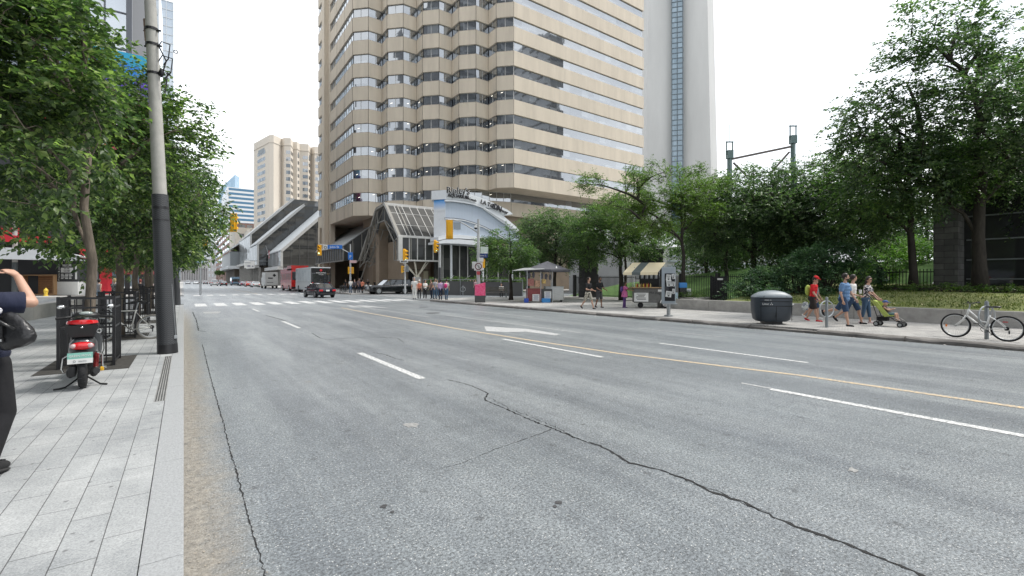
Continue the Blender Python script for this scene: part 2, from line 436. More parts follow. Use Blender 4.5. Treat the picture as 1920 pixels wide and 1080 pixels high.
# ================================================================ GROUND, ROAD, PAVEMENTS
ASPH = asphalt_mat()
KX = 16.35                    # right kerb
def sheet(name, x0, x1, y0, y1, z, m):
    o = MB().poly([(x0, y0, z), (x1, y0, z), (x1, y1, z), (x0, y1, z)]).build(name, m); o['kind'] = 'structure'; return o
GROUND = mat('far_ground', (0.16, 0.165, 0.165), 0.9, var=0.15, vscale=0.05)
sheet('ground', -2500, 3000, -1500, 5000, -0.02, GROUND)
sheet('road', 0, KX, -60, 2500, 0.0, ASPH)
b = MB(); b.poly([(-120, 41, -0.004), (0, 41, -0.004), (0, 60.5, -0.004), (-120, 60.5, -0.004)]); b.poly([(KX, 38.5, -0.004), (120, 38.5, -0.004), (120, 56.5, -0.004), (KX, 56.5, -0.004)])
o = b.build('cross_street', ASPH); o['kind'] = 'structure'
PAVL = paver_mat('granite_pavers', 0.2, 0.62, (0.345, 0.355, 0.36), (0.385, 0.393, 0.395), jc=(0.11, 0.11, 0.11), rot=R(-90), off=0.37, mortar=0.0035)
PAVR = paver_mat('grey_concrete_paving', 1.5, 1.5, (0.36, 0.35, 0.335), (0.41, 0.40, 0.385), jc=(0.15, 0.145, 0.14), rot=R(-90), off=0, mortar=0.012)
PAVB = paver_mat('brick_paving', 0.12, 0.24, (0.33, 0.32, 0.305), (0.43, 0.415, 0.395), jc=(0.13, 0.125, 0.12), rot=R(-90), off=0.5, mortar=0.008)
KERBL = mat('granite_kerb', (0.345, 0.355, 0.36), 0.8, var=0.2, vscale=60, bump=0.3, bscale=90)
KERBR = mat('weathered_kerb', (0.17, 0.16, 0.148), 0.9, var=0.4, vscale=1.6, bump=0.8, bscale=8)
b = MB(); b.b2(-40, -0.205, -30, 36.5, -0.05, 0.13); b.build('left_pavement', PAVL, kind='structure')
b = MB(); b.b2(-90, -0.205, 61.5, 800, -0.05, 0.13); b.build('far_left_pavement', CONCL, kind='structure')
random.seed(3)
b = MB(); y = -30
while y < 36.3:
    L = 1.75; b.bbox((-0.1, y + L / 2, 0.035), (0.2, L - 0.004, 0.19), 0.006); y += L
b.build('left_kerb', KERBL, kind='structure')
b = MB(); b.b2(-0.205, 0, 61.5, 800, -0.05, 0.132); b.build('far_left_kerb', KERBL, kind='structure')
# right pavement: brick strip by the near end, concrete elsewhere
xb = KX + 0.3
pav = [(xb, 9.6), (80, 9.6), (80, 30), (30, 34.5), (22, 36.6), (19.5, 36.6), (18, 35.6), (xb, 33.5)]
b = MB(); b.prism(pav, -0.05, 0.13); b.build('right_pavement', PAVR, kind='structure')
b = MB(); b.b2(xb, 60, -60, 9.6, -0.05, 0.13); b.build('brick_pavement', PAVB, kind='structure')
b = MB(); b.prism([(xb, 57.2), (20, 57.2), (90, 57.2), (90, 800), (xb, 800)], -0.05, 0.13); b.build('far_right_pavement', CONCL, kind='structure')
b = MB(); y = -40
while y < 33.2:
    L = random.choice((1.5, 2.2, 3.0)); zt = 0.13 + random.uniform(-.015, .012); dx = random.uniform(-.03, .03)
    if random.random() < .85:
        k = 6; segs = []
        for i in range(k + 1):
            yy = y + 0.01 + (L - 0.03) * i / k; j = random.uniform(-.02, .02); h = zt - (random.uniform(0, .05) if random.random() < .2 else 0)
            segs.append([(KX + dx + j, yy, -0.05), (xb + .005, yy, -0.05), (xb + .005, yy, 0.128), (KX + .07 + dx + j, yy, h), (KX + .015 + dx + j, yy, h - .04)])
        b.loft(segs)
    else: b.b2(KX + .05, xb + .005, y + .02, y + L - .03, -.05, .07)
    y += L
b.build('right_kerb', KERBR, kind='structure')
b = MB(); arc = [(KX, 33.2), (KX + .2, 34.4), (KX + .9, 35.7), (KX + 2.2, 36.8), (KX + 4, 37.1), (22.2, 37.1), (30, 35), (30, 34.6), (22, 36.6), (19.5, 36.6), (18, 35.6), (xb + .005, 33.5), (xb + .005, 33.2)]
b.prism(arc, -.05, .12); b.b2(KX, xb, 57.2, 500, -.05, .125); b.build('corner_kerb', KERBR, kind='structure')

# ---- painted markings
PW = paint_mat('white_road_paint', (0.74, 0.74, 0.72), 0.48)
PWO = paint_mat('worn_white_paint', (0.55, 0.55, 0.54), 0.51)
PY = paint_mat('yellow_road_paint', (0.68, 0.50, 0.27), 0.49)
def strip(b, pts, w, z=0.004):
    pts = [Vector((p[0], p[1], z)) for p in pts]; L = []; Rr = []
    for i, p in enumerate(pts):
        t = (pts[min(i + 1, len(pts) - 1)] - pts[max(i - 1, 0)]).normalized(); n = Vector((t.y, -t.x, 0))
        ww = w[i] if isinstance(w, (list, tuple)) else w
        L.append(p - n * ww / 2); Rr.append(p + n * ww / 2)
    for i in range(len(pts) - 1): b.add([L[i], Rr[i], Rr[i + 1], L[i + 1]], [(0, 1, 2, 3)])
wm = MB(); wo = MB(); ym = MB()
def dash(b, x, p0, p1, w=0.13): strip(b, [(x, G(*p0).y), (x, G(*p1).y)], w)
dash(wm, 3.36, (683, 661), (801, 709), .14)
dash(wm, 3.36, (533, 602), (568, 615)); dash(wm, 3.36, (478, 579), (492, 584))
dash(wm, 7.55, (948, 635), (1130, 670), .13)
a = G(1445, 730); strip(wm, [(7.48, a.y), (7.48, a.y - 8)], .14)
dash(wo, 7.52, (1387, 719), (1445, 730), .08)
dash(wm, 10.50, (1240, 643), (1512, 681), .11)
dash(wo, 10.50, (860, 590), (1092, 624), .12)
dash(wo, 13.2, (1196, 615), (1356, 634), .09)
dash(wm, 13.2, (905, 582), (1010, 594), .09); dash(wo, 13.2, (770, 565), (820, 571), .12)
dash(wo, 9.3, (700, 570), (860, 592), .10)
dash(wo, 14.9, (1300, 616), (1900, 700), .05)
ypts = [G(1975, 772), G(1920, 765), G(1500, 704), G(1161, 663), G(1000, 639), G(860, 617), G(760, 599), G(690, 587), G(640, 577)]
strip(ym, [(p.x, p.y) for p in ypts], .13)
e = ypts[0]; strip(ym, [(e.x, e.y), (e.x + .3, e.y - 6)], .13)
def arrow(b, c, s=1.0, bent=1):          # a worn left-turn arrow lying along the lane, pointing away from the camera
    x, y = c
    pts = [(x, y), (x + .15 * s, y), (x + .15 * s, y + 2.6 * s), (x - .05 * s, y + 3.3 * s), (x - .5 * s, y + 3.7 * s), (x - .5 * s, y + 3.3 * s), (x - 1.0 * s, y + 3.95 * s), (x - .5 * s, y + 4.7 * s), (x - .5 * s, y + 4.15 * s), (x, y + 3.9 * s), (x + .02, y + 3.0 * s), (x, y + 2.6 * s)]
    q = [(p[0], p[1], .004) for p in pts]
    b.add(q, [(0, 1, 2, 11), (11, 2, 3, 10), (10, 3, 4, 8, 9), (4, 5, 7, 8), (5, 6, 7)])
b_ = [G(908, 612), G(990, 617), G(1052, 627), G(1040, 629), G(985, 622), G(950, 623), G(912, 621)]
wa = MB().add([(p.x, p.y, .004) for p in b_], [(0, 1, 5, 6), (1, 2, 3, 4), (1, 4, 5)]); wa.build('worn_turn_arrow', paint_mat('arrow_paint', (0.66, 0.66, 0.64), 0.51), kind='structure')
b_ = [G(650, 573), G(685, 573), G(735, 578), G(700, 576.5), G(660, 576)]
wo.add([(p.x, p.y, .004) for p in b_], [(0, 1, 3, 4), (1, 2, 3)])
b_ = [G(380, 585), G(415, 584), G(410, 587.5), G(384, 588)]
wo.add([(p.x, p.y, .004) for p in b_], [(0, 1, 2, 3)])
x = .62
while x < 15.8: wm.b2(x, x + .62, 36.8, 40.3, .003, .0042) if False else wm.add([(x, 36.4, .004), (x + .66, 36.4, .004), (x + .66, 40.8, .004), (x, 40.8, .004)], [(0, 1, 2, 3)]); x += 1.15
x = .9
while x < 15.8: wm.add([(x, 61.5, .004), (x + .6, 61.5, .004), (x + .6, 65, .004), (x, 65, .004)], [(0, 1, 2, 3)]); x += 1.25
y = 42
while y < 56: wo.add([(17.5, y, .004), (20.8, y, .004), (20.8, y + .6, .004), (17.5, y + .6, .004)], [(0, 1, 2, 3)]); y += 1.25
for k in range(9): dash(wo, 3.5, (0, 0), (0, 0)) if False else strip(wo, [(3.5, 75 + 9 * k), (3.5, 78 + 9 * k)], .13)
strip(ym, [(7.6, 66), (7.6, 300)], .14)
wm.build('white_road_markings', PW, kind='structure'); wo.build('worn_road_markings', PWO, kind='structure'); ym.build('yellow_road_line', PY, kind='structure')

# ---- cracks and sealed joints in the asphalt
CRK = mat('crack_dark', (0.022, 0.022, 0.022), 0.95, var=0.4, vscale=12)
random.seed(11)
def crack(b, px, w0, w1, sub=9, jit=.022, z=.003):
    pts = [G(*p) for p in px]; out = []; ws = []
    N = len(pts) - 1
    for i in range(N):
        L = (pts[i + 1] - pts[i]).length; k = max(3, int(L / .035)) if sub else 2; k = min(k, 60)
        for j in range(k):
            t = j / k; p = pts[i].lerp(pts[i + 1], t); out.append(p + Vector((random.gauss(0, jit * .5), random.gauss(0, jit * .5), 0)))
    out.append(pts[-1]); M_ = len(out)
    ws = [max(.002, (w0 + (w1 - w0) * i / M_) * random.uniform(.3, 1.6)) for i in range(M_)]
    strip(b, [(p.x, p.y) for p in out], ws, z)
b = MB()
crack(b, [(840, 712), (880, 722), (915, 738), (908, 750), (955, 770), (1000, 790), (1040, 805), (1080, 822), (1130, 838), (1180, 868), (1240, 882), (1290, 900), (1340, 925), (1390, 940), (1440, 965), (1500, 990), (1560, 1010), (1640, 1042), (1760, 1092), (1900, 1150)], .016, .026, jit=.014)
crack(b, [(915, 745), (960, 768), (1040, 800), (1085, 824)], .006, .008, jit=.02)
crack(b, [(1240, 880), (1300, 908), (1350, 922), (1400, 948), (1450, 962)], .006, .006, jit=.018)
crack(b, [(1035, 805), (990, 822), (930, 842), (870, 868), (815, 882)], .009, .002, jit=.01)
crack(b, [(700, 661), (722, 665), (738, 671), (757, 676)], .02, .01)
crack(b, [(585, 625), (600, 634), (612, 637), (640, 635), (700, 632), (745, 634), (757, 642)], .025, .012)
crack(b, [(500, 592), (520, 597), (536, 602)], .05, .03)
crack(b, [(610, 680), (650, 683), (700, 675), (730, 670)], .006, .003)
b.build('pavement_cracks', CRK, kind='structure')
b = MB()
crack(b, [(361, 585), (368, 600), (372, 620), (386, 622)], .03, .03)
crack(b, [(379, 645), (388, 680), (393, 700), (405, 745), (418, 790), (430, 840), (445, 890), (460, 950), (480, 1020), (500, 1090), (520, 1160)], .014, .008, jit=.008)
b.build('gutter_joint', CRK, kind='structure')
b = MB(); random.seed(5)
for px, py, s in ((720, 950, .028), (735, 960, .02), (1040, 950, .022), (795, 560, .0), (1047, 943, .03)):
    c = G(px, py); k = 9
    b.add([(c.x + s * random.uniform(.6, 1.2) * math.cos(i * 6.283 / k), c.y + s * random.uniform(.6, 1.2) * math.sin(i * 6.283 / k), .0035) for i in range(k)], [tuple(range(k))])
for px, py, s in ((795, 576, .32), (1085, 560, .0), (700, 565, .3), (812, 587, .38), (820, 600, 0)):
    c = G(px, py)
    if s: b.add([(c.x + s * math.cos(i * 6.283 / 20), c.y + s * math.sin(i * 6.283 / 20), .0035) for i in range(20)], [tuple(range(20))])
b.build('manhole_covers_and_stains', mat('cast_iron', (0.06, 0.06, 0.062), 0.7, var=.3, vscale=20), kind='structure')
b = MB(); c = G(770, 797); random.seed(8)
b.add([(c.x + .13 * random.uniform(.5, 1.2) * math.cos(i * 6.283 / 14), c.y + .11 * random.uniform(.5, 1.2) * math.sin(i * 6.283 / 14), .0035) for i in range(14)], [tuple(range(14))])
for px, py in ((578, 716), (1600, 882)):
    c = G(px, py); b.add([(c.x + .09 * random.uniform(.3, 1.2) * math.cos(i * 6.283 / 10), c.y + .05 * random.uniform(.5, 1.2) * math.sin(i * 6.283 / 10), .0035) for i in range(10)], [tuple(range(10))])
b.build('pale_scuffs', mat('pale_scuff', (0.30, 0.30, 0.29), 0.9, var=.3, vscale=25), kind='structure')
# drain grate beside the pole
r_ = thing('drain_grate', 'narrow slotted metal drain grate in the pavers at the foot of the large pole', 'drain', (-.255, 0, .13))
y0, y1 = G(310, 668, .13).y, G(304, 752, .13).y
b = MB(); b.b2(-.06, .06, y1, y0, .0005, .003); b.build('grate_plate', mat('grate_steel', (0.36, 0.36, 0.35), .6, .3, var=.15), r_)
b = MB(); y = y1 + .02
while y < y0 - .05:
    for xx in (-.042, -.014, .014, .042): b.b2(xx - .008, xx + .008, y, y + .035, .0032, .0042)
    y += .055
b.build('slots', DARKV, r_)

# ================================================================ OFFICE TOWER
def build_office():
    root = thing('office_tower', 'tall beige concrete office tower with ribbon windows and a zigzag corner facing the crossing', 'office tower', (45, 80, 0))
    O = Vector((45, 80, 0))
    def LB(): return MB()
    def fin(b, name, m, par=root, smooth=False):
        b.v = [(x - O.x, y - O.y, z) for x, y, z in b.v]; return b.build(name, m, par, smooth)
    s = 2.8 * .7071; P = [(22.7, 101.0), (22.7, 77.2)]; x, y = P[-1]
    for k in range(4):
        x += s; y -= s; P.append((x, y)); x += 2.3; P.append((x, y)); y -= 2.3; P.append((x, y))
    x += s; y -= s; P.append((x, y)); P.append((73.0, y)); P.append((73.0, 101.0))
    yr = y
    i3 = 2 + 9                     # after three bays
    P0 = P[:i3] + [(x + 2.5, yr + 4.2), (73.0, yr + 4.2), (73.0, 101.0)]
    ZB = 14.7; FH = 3.8; WH = 1.5; NF = 17
    GL = glass_mat('tower_glass', (0.018, 0.02, 0.022), cell=(1.45, 1.45, 3.8), refl=0.26, vary=0.6, warp=0.02, light=(0.22, 0.24, 0.25))
    MUL = mat('pale_mullion', (0.52, 0.52, 0.5), .5)
    LAMP = mat('ceiling_light_glow', (1, .93, .8), .5, emit=1.0)
    def segs(PP): return [(Vector(PP[i]), Vector(PP[i + 1])) for i in range(len(PP) - 2)]
    b = LB(); jj = LB()
    for k in range(NF + 1):
        PP = P0 if k == 0 else P
        zt = ZB + FH * k; zb = zt - 2.3
        if k == NF: zt += 1.5
        b.prism(PP, zb, zt)
        for a, c in segs(PP)[:-1]:
            L = (c - a).length; t = (c - a).normalized(); n = Vector((t.y, -t.x)) * -1
            n = Vector((t.y, -t.x)) if (Vector((t.y, -t.x)).dot(Vector((-1, -1))) > 0) else Vector((-t.y, t.x))
            cnt = max(1, round(L / 4.4)) if L > 5 else 1
            for q in range(0 if L < 5 else 0, cnt + 1):
                p = a + t * min(L - .012, max(.012, L * q / cnt)); p2 = p + n * .004
                jj.bar((p2.x, p2.y, zb + .01), (p2.x, p2.y, zt - .01), .035)
            jj.bar((a.x + n.x * .003, a.y + n.y * .003, zt - .05), (c.x + n.x * .003, c.y + n.y * .003, zt - .05), .012)
    fin(b, 'spandrel_wall', BEIGE); fin(jj, 'panel_joints', JOINT)
    for k in range(NF):
        PP = P0 if k == 0 else P
        zb = ZB + FH * k; zt = zb + WH; I = [tuple(v) for v in offset_poly(PP, .22)]
        b = LB(); b.prism(I, zb - .02, zt + .02, cap=False); rib = fin(b, 'ribbon_window', GL)
        b = LB(); I2 = offset_poly(PP, .195)
        for a, c in segs([tuple(v) for v in I2])[:-1]:
            L = (c - a).length; t = (c - a).normalized(); cnt = max(1, round(L / 1.35))
            for q in range(cnt + 1):
                p = a + t * L * q / cnt; b.bar((p.x, p.y, zb), (p.x, p.y, zt), .06)
            for zz in (zb + .04, zt - .03): b.bar((a.x, a.y, zz), (c.x, c.y, zz), .05)
        fin(b, 'mullions', MUL, rib)
        # lit ceiling strips just inside the lower floors
        if k < 5:
            random.seed(40 + k); b = LB(); I3 = offset_poly(PP, .215)
            for a, c in segs([tuple(v) for v in I3])[1:-1]:
                L = (c - a).length; t = (c - a).normalized()
                for q in range(int(L / 1.4)):
                    if random.random() < (.6 if k < 3 else .25):
                        p = a + t * (q * 1.4 + random.uniform(.3, .9)); zz = zb + random.choice((.7, 1.0, 1.2))
                        e2 = p + t * .33; b.bar((p.x, p.y, zz), (e2.x, e2.y, zz + .08), .05)
            if b.v: fin(b, 'ceiling_lights', LAMP, rib)
    # piers on the street face
    b = LB(); top = ZB + FH * NF + 1.5
    b.b2(22.66, 23.6, 91.4, 96.2, .1, top - .05); b.b2(21.9, 23.0, 92.6, 94.6, .1, top - .1); b.b2(22.65, 23.8, 99.6, 101.02, .1, 12.5)
    fin(b, 'street_pier', BEIGE)
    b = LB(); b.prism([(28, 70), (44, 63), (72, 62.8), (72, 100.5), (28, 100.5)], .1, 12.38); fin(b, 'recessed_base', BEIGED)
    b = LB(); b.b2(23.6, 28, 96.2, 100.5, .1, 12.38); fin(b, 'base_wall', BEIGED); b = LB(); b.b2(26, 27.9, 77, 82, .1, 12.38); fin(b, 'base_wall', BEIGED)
    b = LB(); b.b2(73.004, 73.02, yr + 2, 100, 8, 12); fin(b, 'side_wall_strip', JOINT)
    b = LB()
    for yy in (84, 88): b.b2(27.95, 27.99, yy, yy + 3, .15, 3.6)
    b.b2(44, 44.02, 63.05, 66, .2, 4)
    fin(b, 'dark_doorway', DARKV)
    b = LB(); b.prism(offset_poly(P, 6), top, top + 5); fin(b, 'plant_room', BEIGED)
    return root, yr
office, YR = build_office()

# ================================================================ GLASS ENTRANCE HALL IN FRONT OF THE TOWER
def build_hall():
    r = thing('glass_hall', 'dark glass entrance hall with sloping glazed roof and white frame over the corner', 'glass building', (22.3, 58, 0))
    O = Vector((22.3, 58, 0))
    DG = glass_mat('dark_glazing', (0.02, 0.021, 0.02), cell=(1.1, 1.1, 1.6), refl=0.0, fres=0.25, vary=0.5, warp=0.03, light=(0.10, 0.095, 0.085))
    FR = mat('white_frame', (0.6, 0.59, 0.56), .5, var=.08)
    def fin(b, name, m, par=r, smooth=False):
        b.v = [(x - O.x, y - O.y, z) for x, y, z in b.v]; return b.build(name, m, par, smooth)
    x0, x1 = 22.3, 45.0; y0 = 58.0 - .0; YS = 55.6
    # shift: the hall stands forward of the tower's right face line
    dy = -2.0; ya = 58 + dy; za, zb, zc, yb = 4.3, 7.35, 12.1, 58 + dy + 4.9
    XE = 33.5
    b = MB(); b.slab([(x0, ya, zb), (XE, ya, zb), (XE, yb, zc), (x0, yb, zc)], (0, .06, -.12)); roof = fin(b, 'sloping_roof_glass', DG)
    b = MB(); n = 10
    for i in range(n + 1):
        xx = x0 + (XE - x0) * i / n; b.bar((xx, ya - .02, zb + .02), (xx, yb, zc + .02), .07 if i else .4, .05 if i else .2)
    for t in (.35, .72): b.bar((x0, ya + (yb - ya) * t, zb + (zc - zb) * t + .02), (XE, ya + (yb - ya) * t, zb + (zc - zb) * t + .02), .07)
    b.bar((x0 - .2, ya, zb), (XE, ya, zb), .35, .3); b.bar((x0 - .2, yb, zc), (XE, yb, zc), .35, .35)
    fin(b, 'roof_bars', FR, roof)
    b = MB(); b.b2(x0, 27.5, ya + .02, ya + .1, za, zb - .1); b.b2(27.6, 44, ya + .9, ya + 1.0, .3, 7.0); fr = fin(b, 'front_glazing', DG)
    b = MB(); xx = x0 + .25
    b.box((x0 + .1, ya, (za + zb) / 2), (.55, .5, zb - za))
    while xx < 27.4: xx += 1.12; b.bar((xx, ya, za), (xx, ya, zb), .12)
    b.bar((x0 - .2, ya, za), (27.9, ya, za), .2)
    for xx in (28.9, 30.2, 31.5, 32.8, 34.3, 36, 38, 40, 42): b.bar((xx, ya + .85, .3), (xx, ya + .85, 7.0), .12)
    for xx in (29, 31.6, 34.2): b.bar((xx, ya + 1.3, 6.8), (xx + 1.9, ya + 1.3, 3.9), .09); b.bar((xx - .4, ya + .8, 1.2), (xx + 1.6, ya + .8, 2.4), .06)
    fin(b, 'front_mullions', FR, fr)
    b = MB(); b.lathe([(.22, 0), (.22, 7.6)], 14, (27.95, ya - .15, .1)); fin(b, 'white_column', FR, smooth=True)
    # gable end with truss work
    g = MB(); prof = [(ya, za), (ya, zb), (yb, zc), (yb + 3.4, zc - .3), (yb + 5.2, zc - 2.2), (yb + 11, za + .6)]
    for i in range(len(prof) - 1):
        for xx, ww in ((x0, .38), (x0 + 1.6, .16)): g.bar((xx, prof[i][0], prof[i][1]), (xx, prof[i + 1][0], prof[i + 1][1]), ww)
    inn = [(ya + 1.6, za), (ya + 1.7, zb - .6), (yb + .3, zc - 2.2), (yb + 3.0, zc - 2.3), (yb + 4.2, zc - 3.8), (yb + 9.6, za + .4)]
    for i in range(len(inn) - 1):
        g.bar((x0, inn[i][0], inn[i][1]), (x0, inn[i + 1][0], inn[i + 1][1]), .14)
        g.bar((x0, inn[i][0], inn[i][1]), (x0, prof[i][0], prof[i][1]), .10); g.bar((x0, prof[i][0], prof[i][1]), (x0, inn[i + 1][0], inn[i + 1][1]), .07)
        g.bar((x0 + 2.4, inn[i][0], inn[i][1]), (x0 + 2.4, inn[i + 1][0], inn[i + 1][1]), .10)
    gg = fin(g, 'gable_frame', mat('grey_truss', (0.24, 0.23, 0.205), .6, var=.1))
    t = MB(); random.seed(4)
    A = [(yb + 4.6, zc - 2.6), (yb + 6.6, zc - 5), (yb + 8.6, zc - 7), (yb + 10.8, za + .2)]
    for i in range(len(A) - 1):
        for xx in (x0 - .6, x0 + .8, x0 + 2.2):
            t.bar((xx, A[i][0], A[i][1]), (xx, A[i + 1][0], A[i + 1][1]), .12)
            t.bar((xx, A[i][0] - 1.6, A[i][1] - .6), (xx, A[i + 1][0] - 1.5, A[i + 1][1] - .8), .1)
            t.bar((xx, A[i][0], A[i][1]), (xx, A[i + 1][0] - 1.5, A[i + 1][1] - .8), .07)
        for dy_, dz in ((0, 0), (-1.6, -.6)):
            t.bar((x0 - .6, A[i][0] + dy_, A[i][1] + dz), (x0 + 2.2, A[i][0] + dy_, A[i][1] + dz), .09)
            t.bar((x0 - .6, A[i][0] + dy_, A[i][1] + dz), (x0 + .8, A[i + 1][0] + dy_, A[i + 1][1] + dz), .06); t.bar((x0 + 2.2, A[i][0] + dy_, A[i][1] + dz), (x0 + .8, A[i + 1][0] + dy_, A[i + 1][1] + dz), .06)
    t.bar((x0 + .8, yb + 10.5, za), (x0 + .8, yb + 13.2, 1.8), .14)
    fin(t, 'truss', MATS['grey_truss'], gg)
    b = MB(); b.slab([(x0 + .3, prof[2][0], prof[2][1] - .1), (x0 + .3, prof[3][0], prof[3][1] - .1), (x0 + .3, inn[3][0], inn[3][1]), (x0 + .3, inn[2][0], inn[2][1])], (.05, 0, 0))
    b.slab([(x0 + .3, prof[0][0], prof[0][1]), (x0 + .3, prof[1][0], prof[1][1]), (x0 + .3, prof[2][0], prof[2][1]), (x0 + .3, inn[2][0], inn[2][1]), (x0 + .3, inn[1][0], inn[1][1]), (x0 + .3, inn[0][0], inn[0][1])], (.05, 0, 0))
    b.slab([(x0 + .3, prof[3][0], prof[3][1]), (x0 + .3, prof[4][0], prof[4][1]), (x0 + .3, inn[4][0], inn[4][1]), (x0 + .3, inn[3][0], inn[3][1])], (.05, 0, 0))
    fin(b, 'gable_glass', DG, gg)
    b = MB(); b.slab([(x0 + 2.6, prof[3][0], prof[3][1]), (XE, prof[3][0], prof[3][1]), (XE, prof[5][0], prof[5][1]), (x0 + 2.6, prof[5][0], prof[5][1])], (0, 0, -.2))
    b.slab([(x0 + .4, yb, zc), (XE, yb, zc), (XE, yb + 3.4, zc - .3), (x0 + .4, yb + 3.4, zc - .3)], (0, 0, -.2)); fin(b, 'rear_roof', GREYM)
    # brown walls under the glass
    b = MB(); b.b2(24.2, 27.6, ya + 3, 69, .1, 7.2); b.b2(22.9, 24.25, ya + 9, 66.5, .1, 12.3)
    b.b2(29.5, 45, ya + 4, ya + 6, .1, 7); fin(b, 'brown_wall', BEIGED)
    b = MB(); b.b2(24.1, 28, ya + 2.9, ya + 3.0, 3.15, 3.2); b.b2(24.8, 25.5, ya + 2.86, ya + 2.98, .15, 3.0)
    fin(b, 'dark_opening', DARKV)
    b = MB(); b.b2(27.0, 27.6, ya + 2.7, ya + 2.99, .15, 3.0); fin(b, 'cream_door', mat('cream_door', (.5, .46, .32), .6))
    # spreading strut column
    b = MB(); cx = 24.9; b.box((cx, ya + .4, 1.1), (.85, .85, 2.1)); fin(b, 'strut_base', CONCL)
    b = MB(); top = (cx, ya + .4, 2.15)
    for dx, dy2 in ((-2.3, -.2), (-1.6, .6), (-.5, -.3), (0, .5), (1.3, -.2), (1.9, .3)): b.bar(top, (cx + dx, ya + .4 + dy2, za), .13)
    b.box((cx, ya + .4, 2.25), (.5, .5, .3)); fin(b, 'spreading_struts', mat('cream_steel', (.6, .56, .46), .5))
    b = MB()   # street-level glass lean-to along the avenue
    b.slab([(21.6, 78.5, 5), (21.6, 98, 5), (21.6, 98, 7.4), (21.6, 78.5, 7.4)], (.1, 0, 0)); b.slab([(21.6, 78.5, 5), (28, 78.5, 5), (28, 78.5, 12.3), (21.6, 78.5, 7.3)], (0, .1, 0)); s1 = fin(b, 'lean_to_glass', DG)
    b = MB(); b.slab([(21.5, 78.4, 7.35), (28, 78.4, 12.4), (28, 98, 12.4), (21.5, 98, 7.35)], (0, 0, .15)); fin(b, 'lean_to_roof', mat('grey_sheet_roof', (.30, .31, .31), .55, .2, var=.1, stretch=(.2, 4, 1)))
    b = MB()
    for i in range(14): b.bar((21.55, 78.5 + i * 1.5, 5), (21.55, 78.5 + i * 1.5, 7.4), .12)
    for zz in (5, 7.35): b.bar((21.5, 78.4, zz), (21.5, 98, zz), .2)
    for i in range(5): b.bar((21.6 + i * 1.5, 78.42, 5), (21.6 + i * 1.5, 78.42, 7.3 + i * 1.15), .1)
    fin(b, 'lean_to_bars', MATS['grey_truss'], s1)
    return r
build_hall()

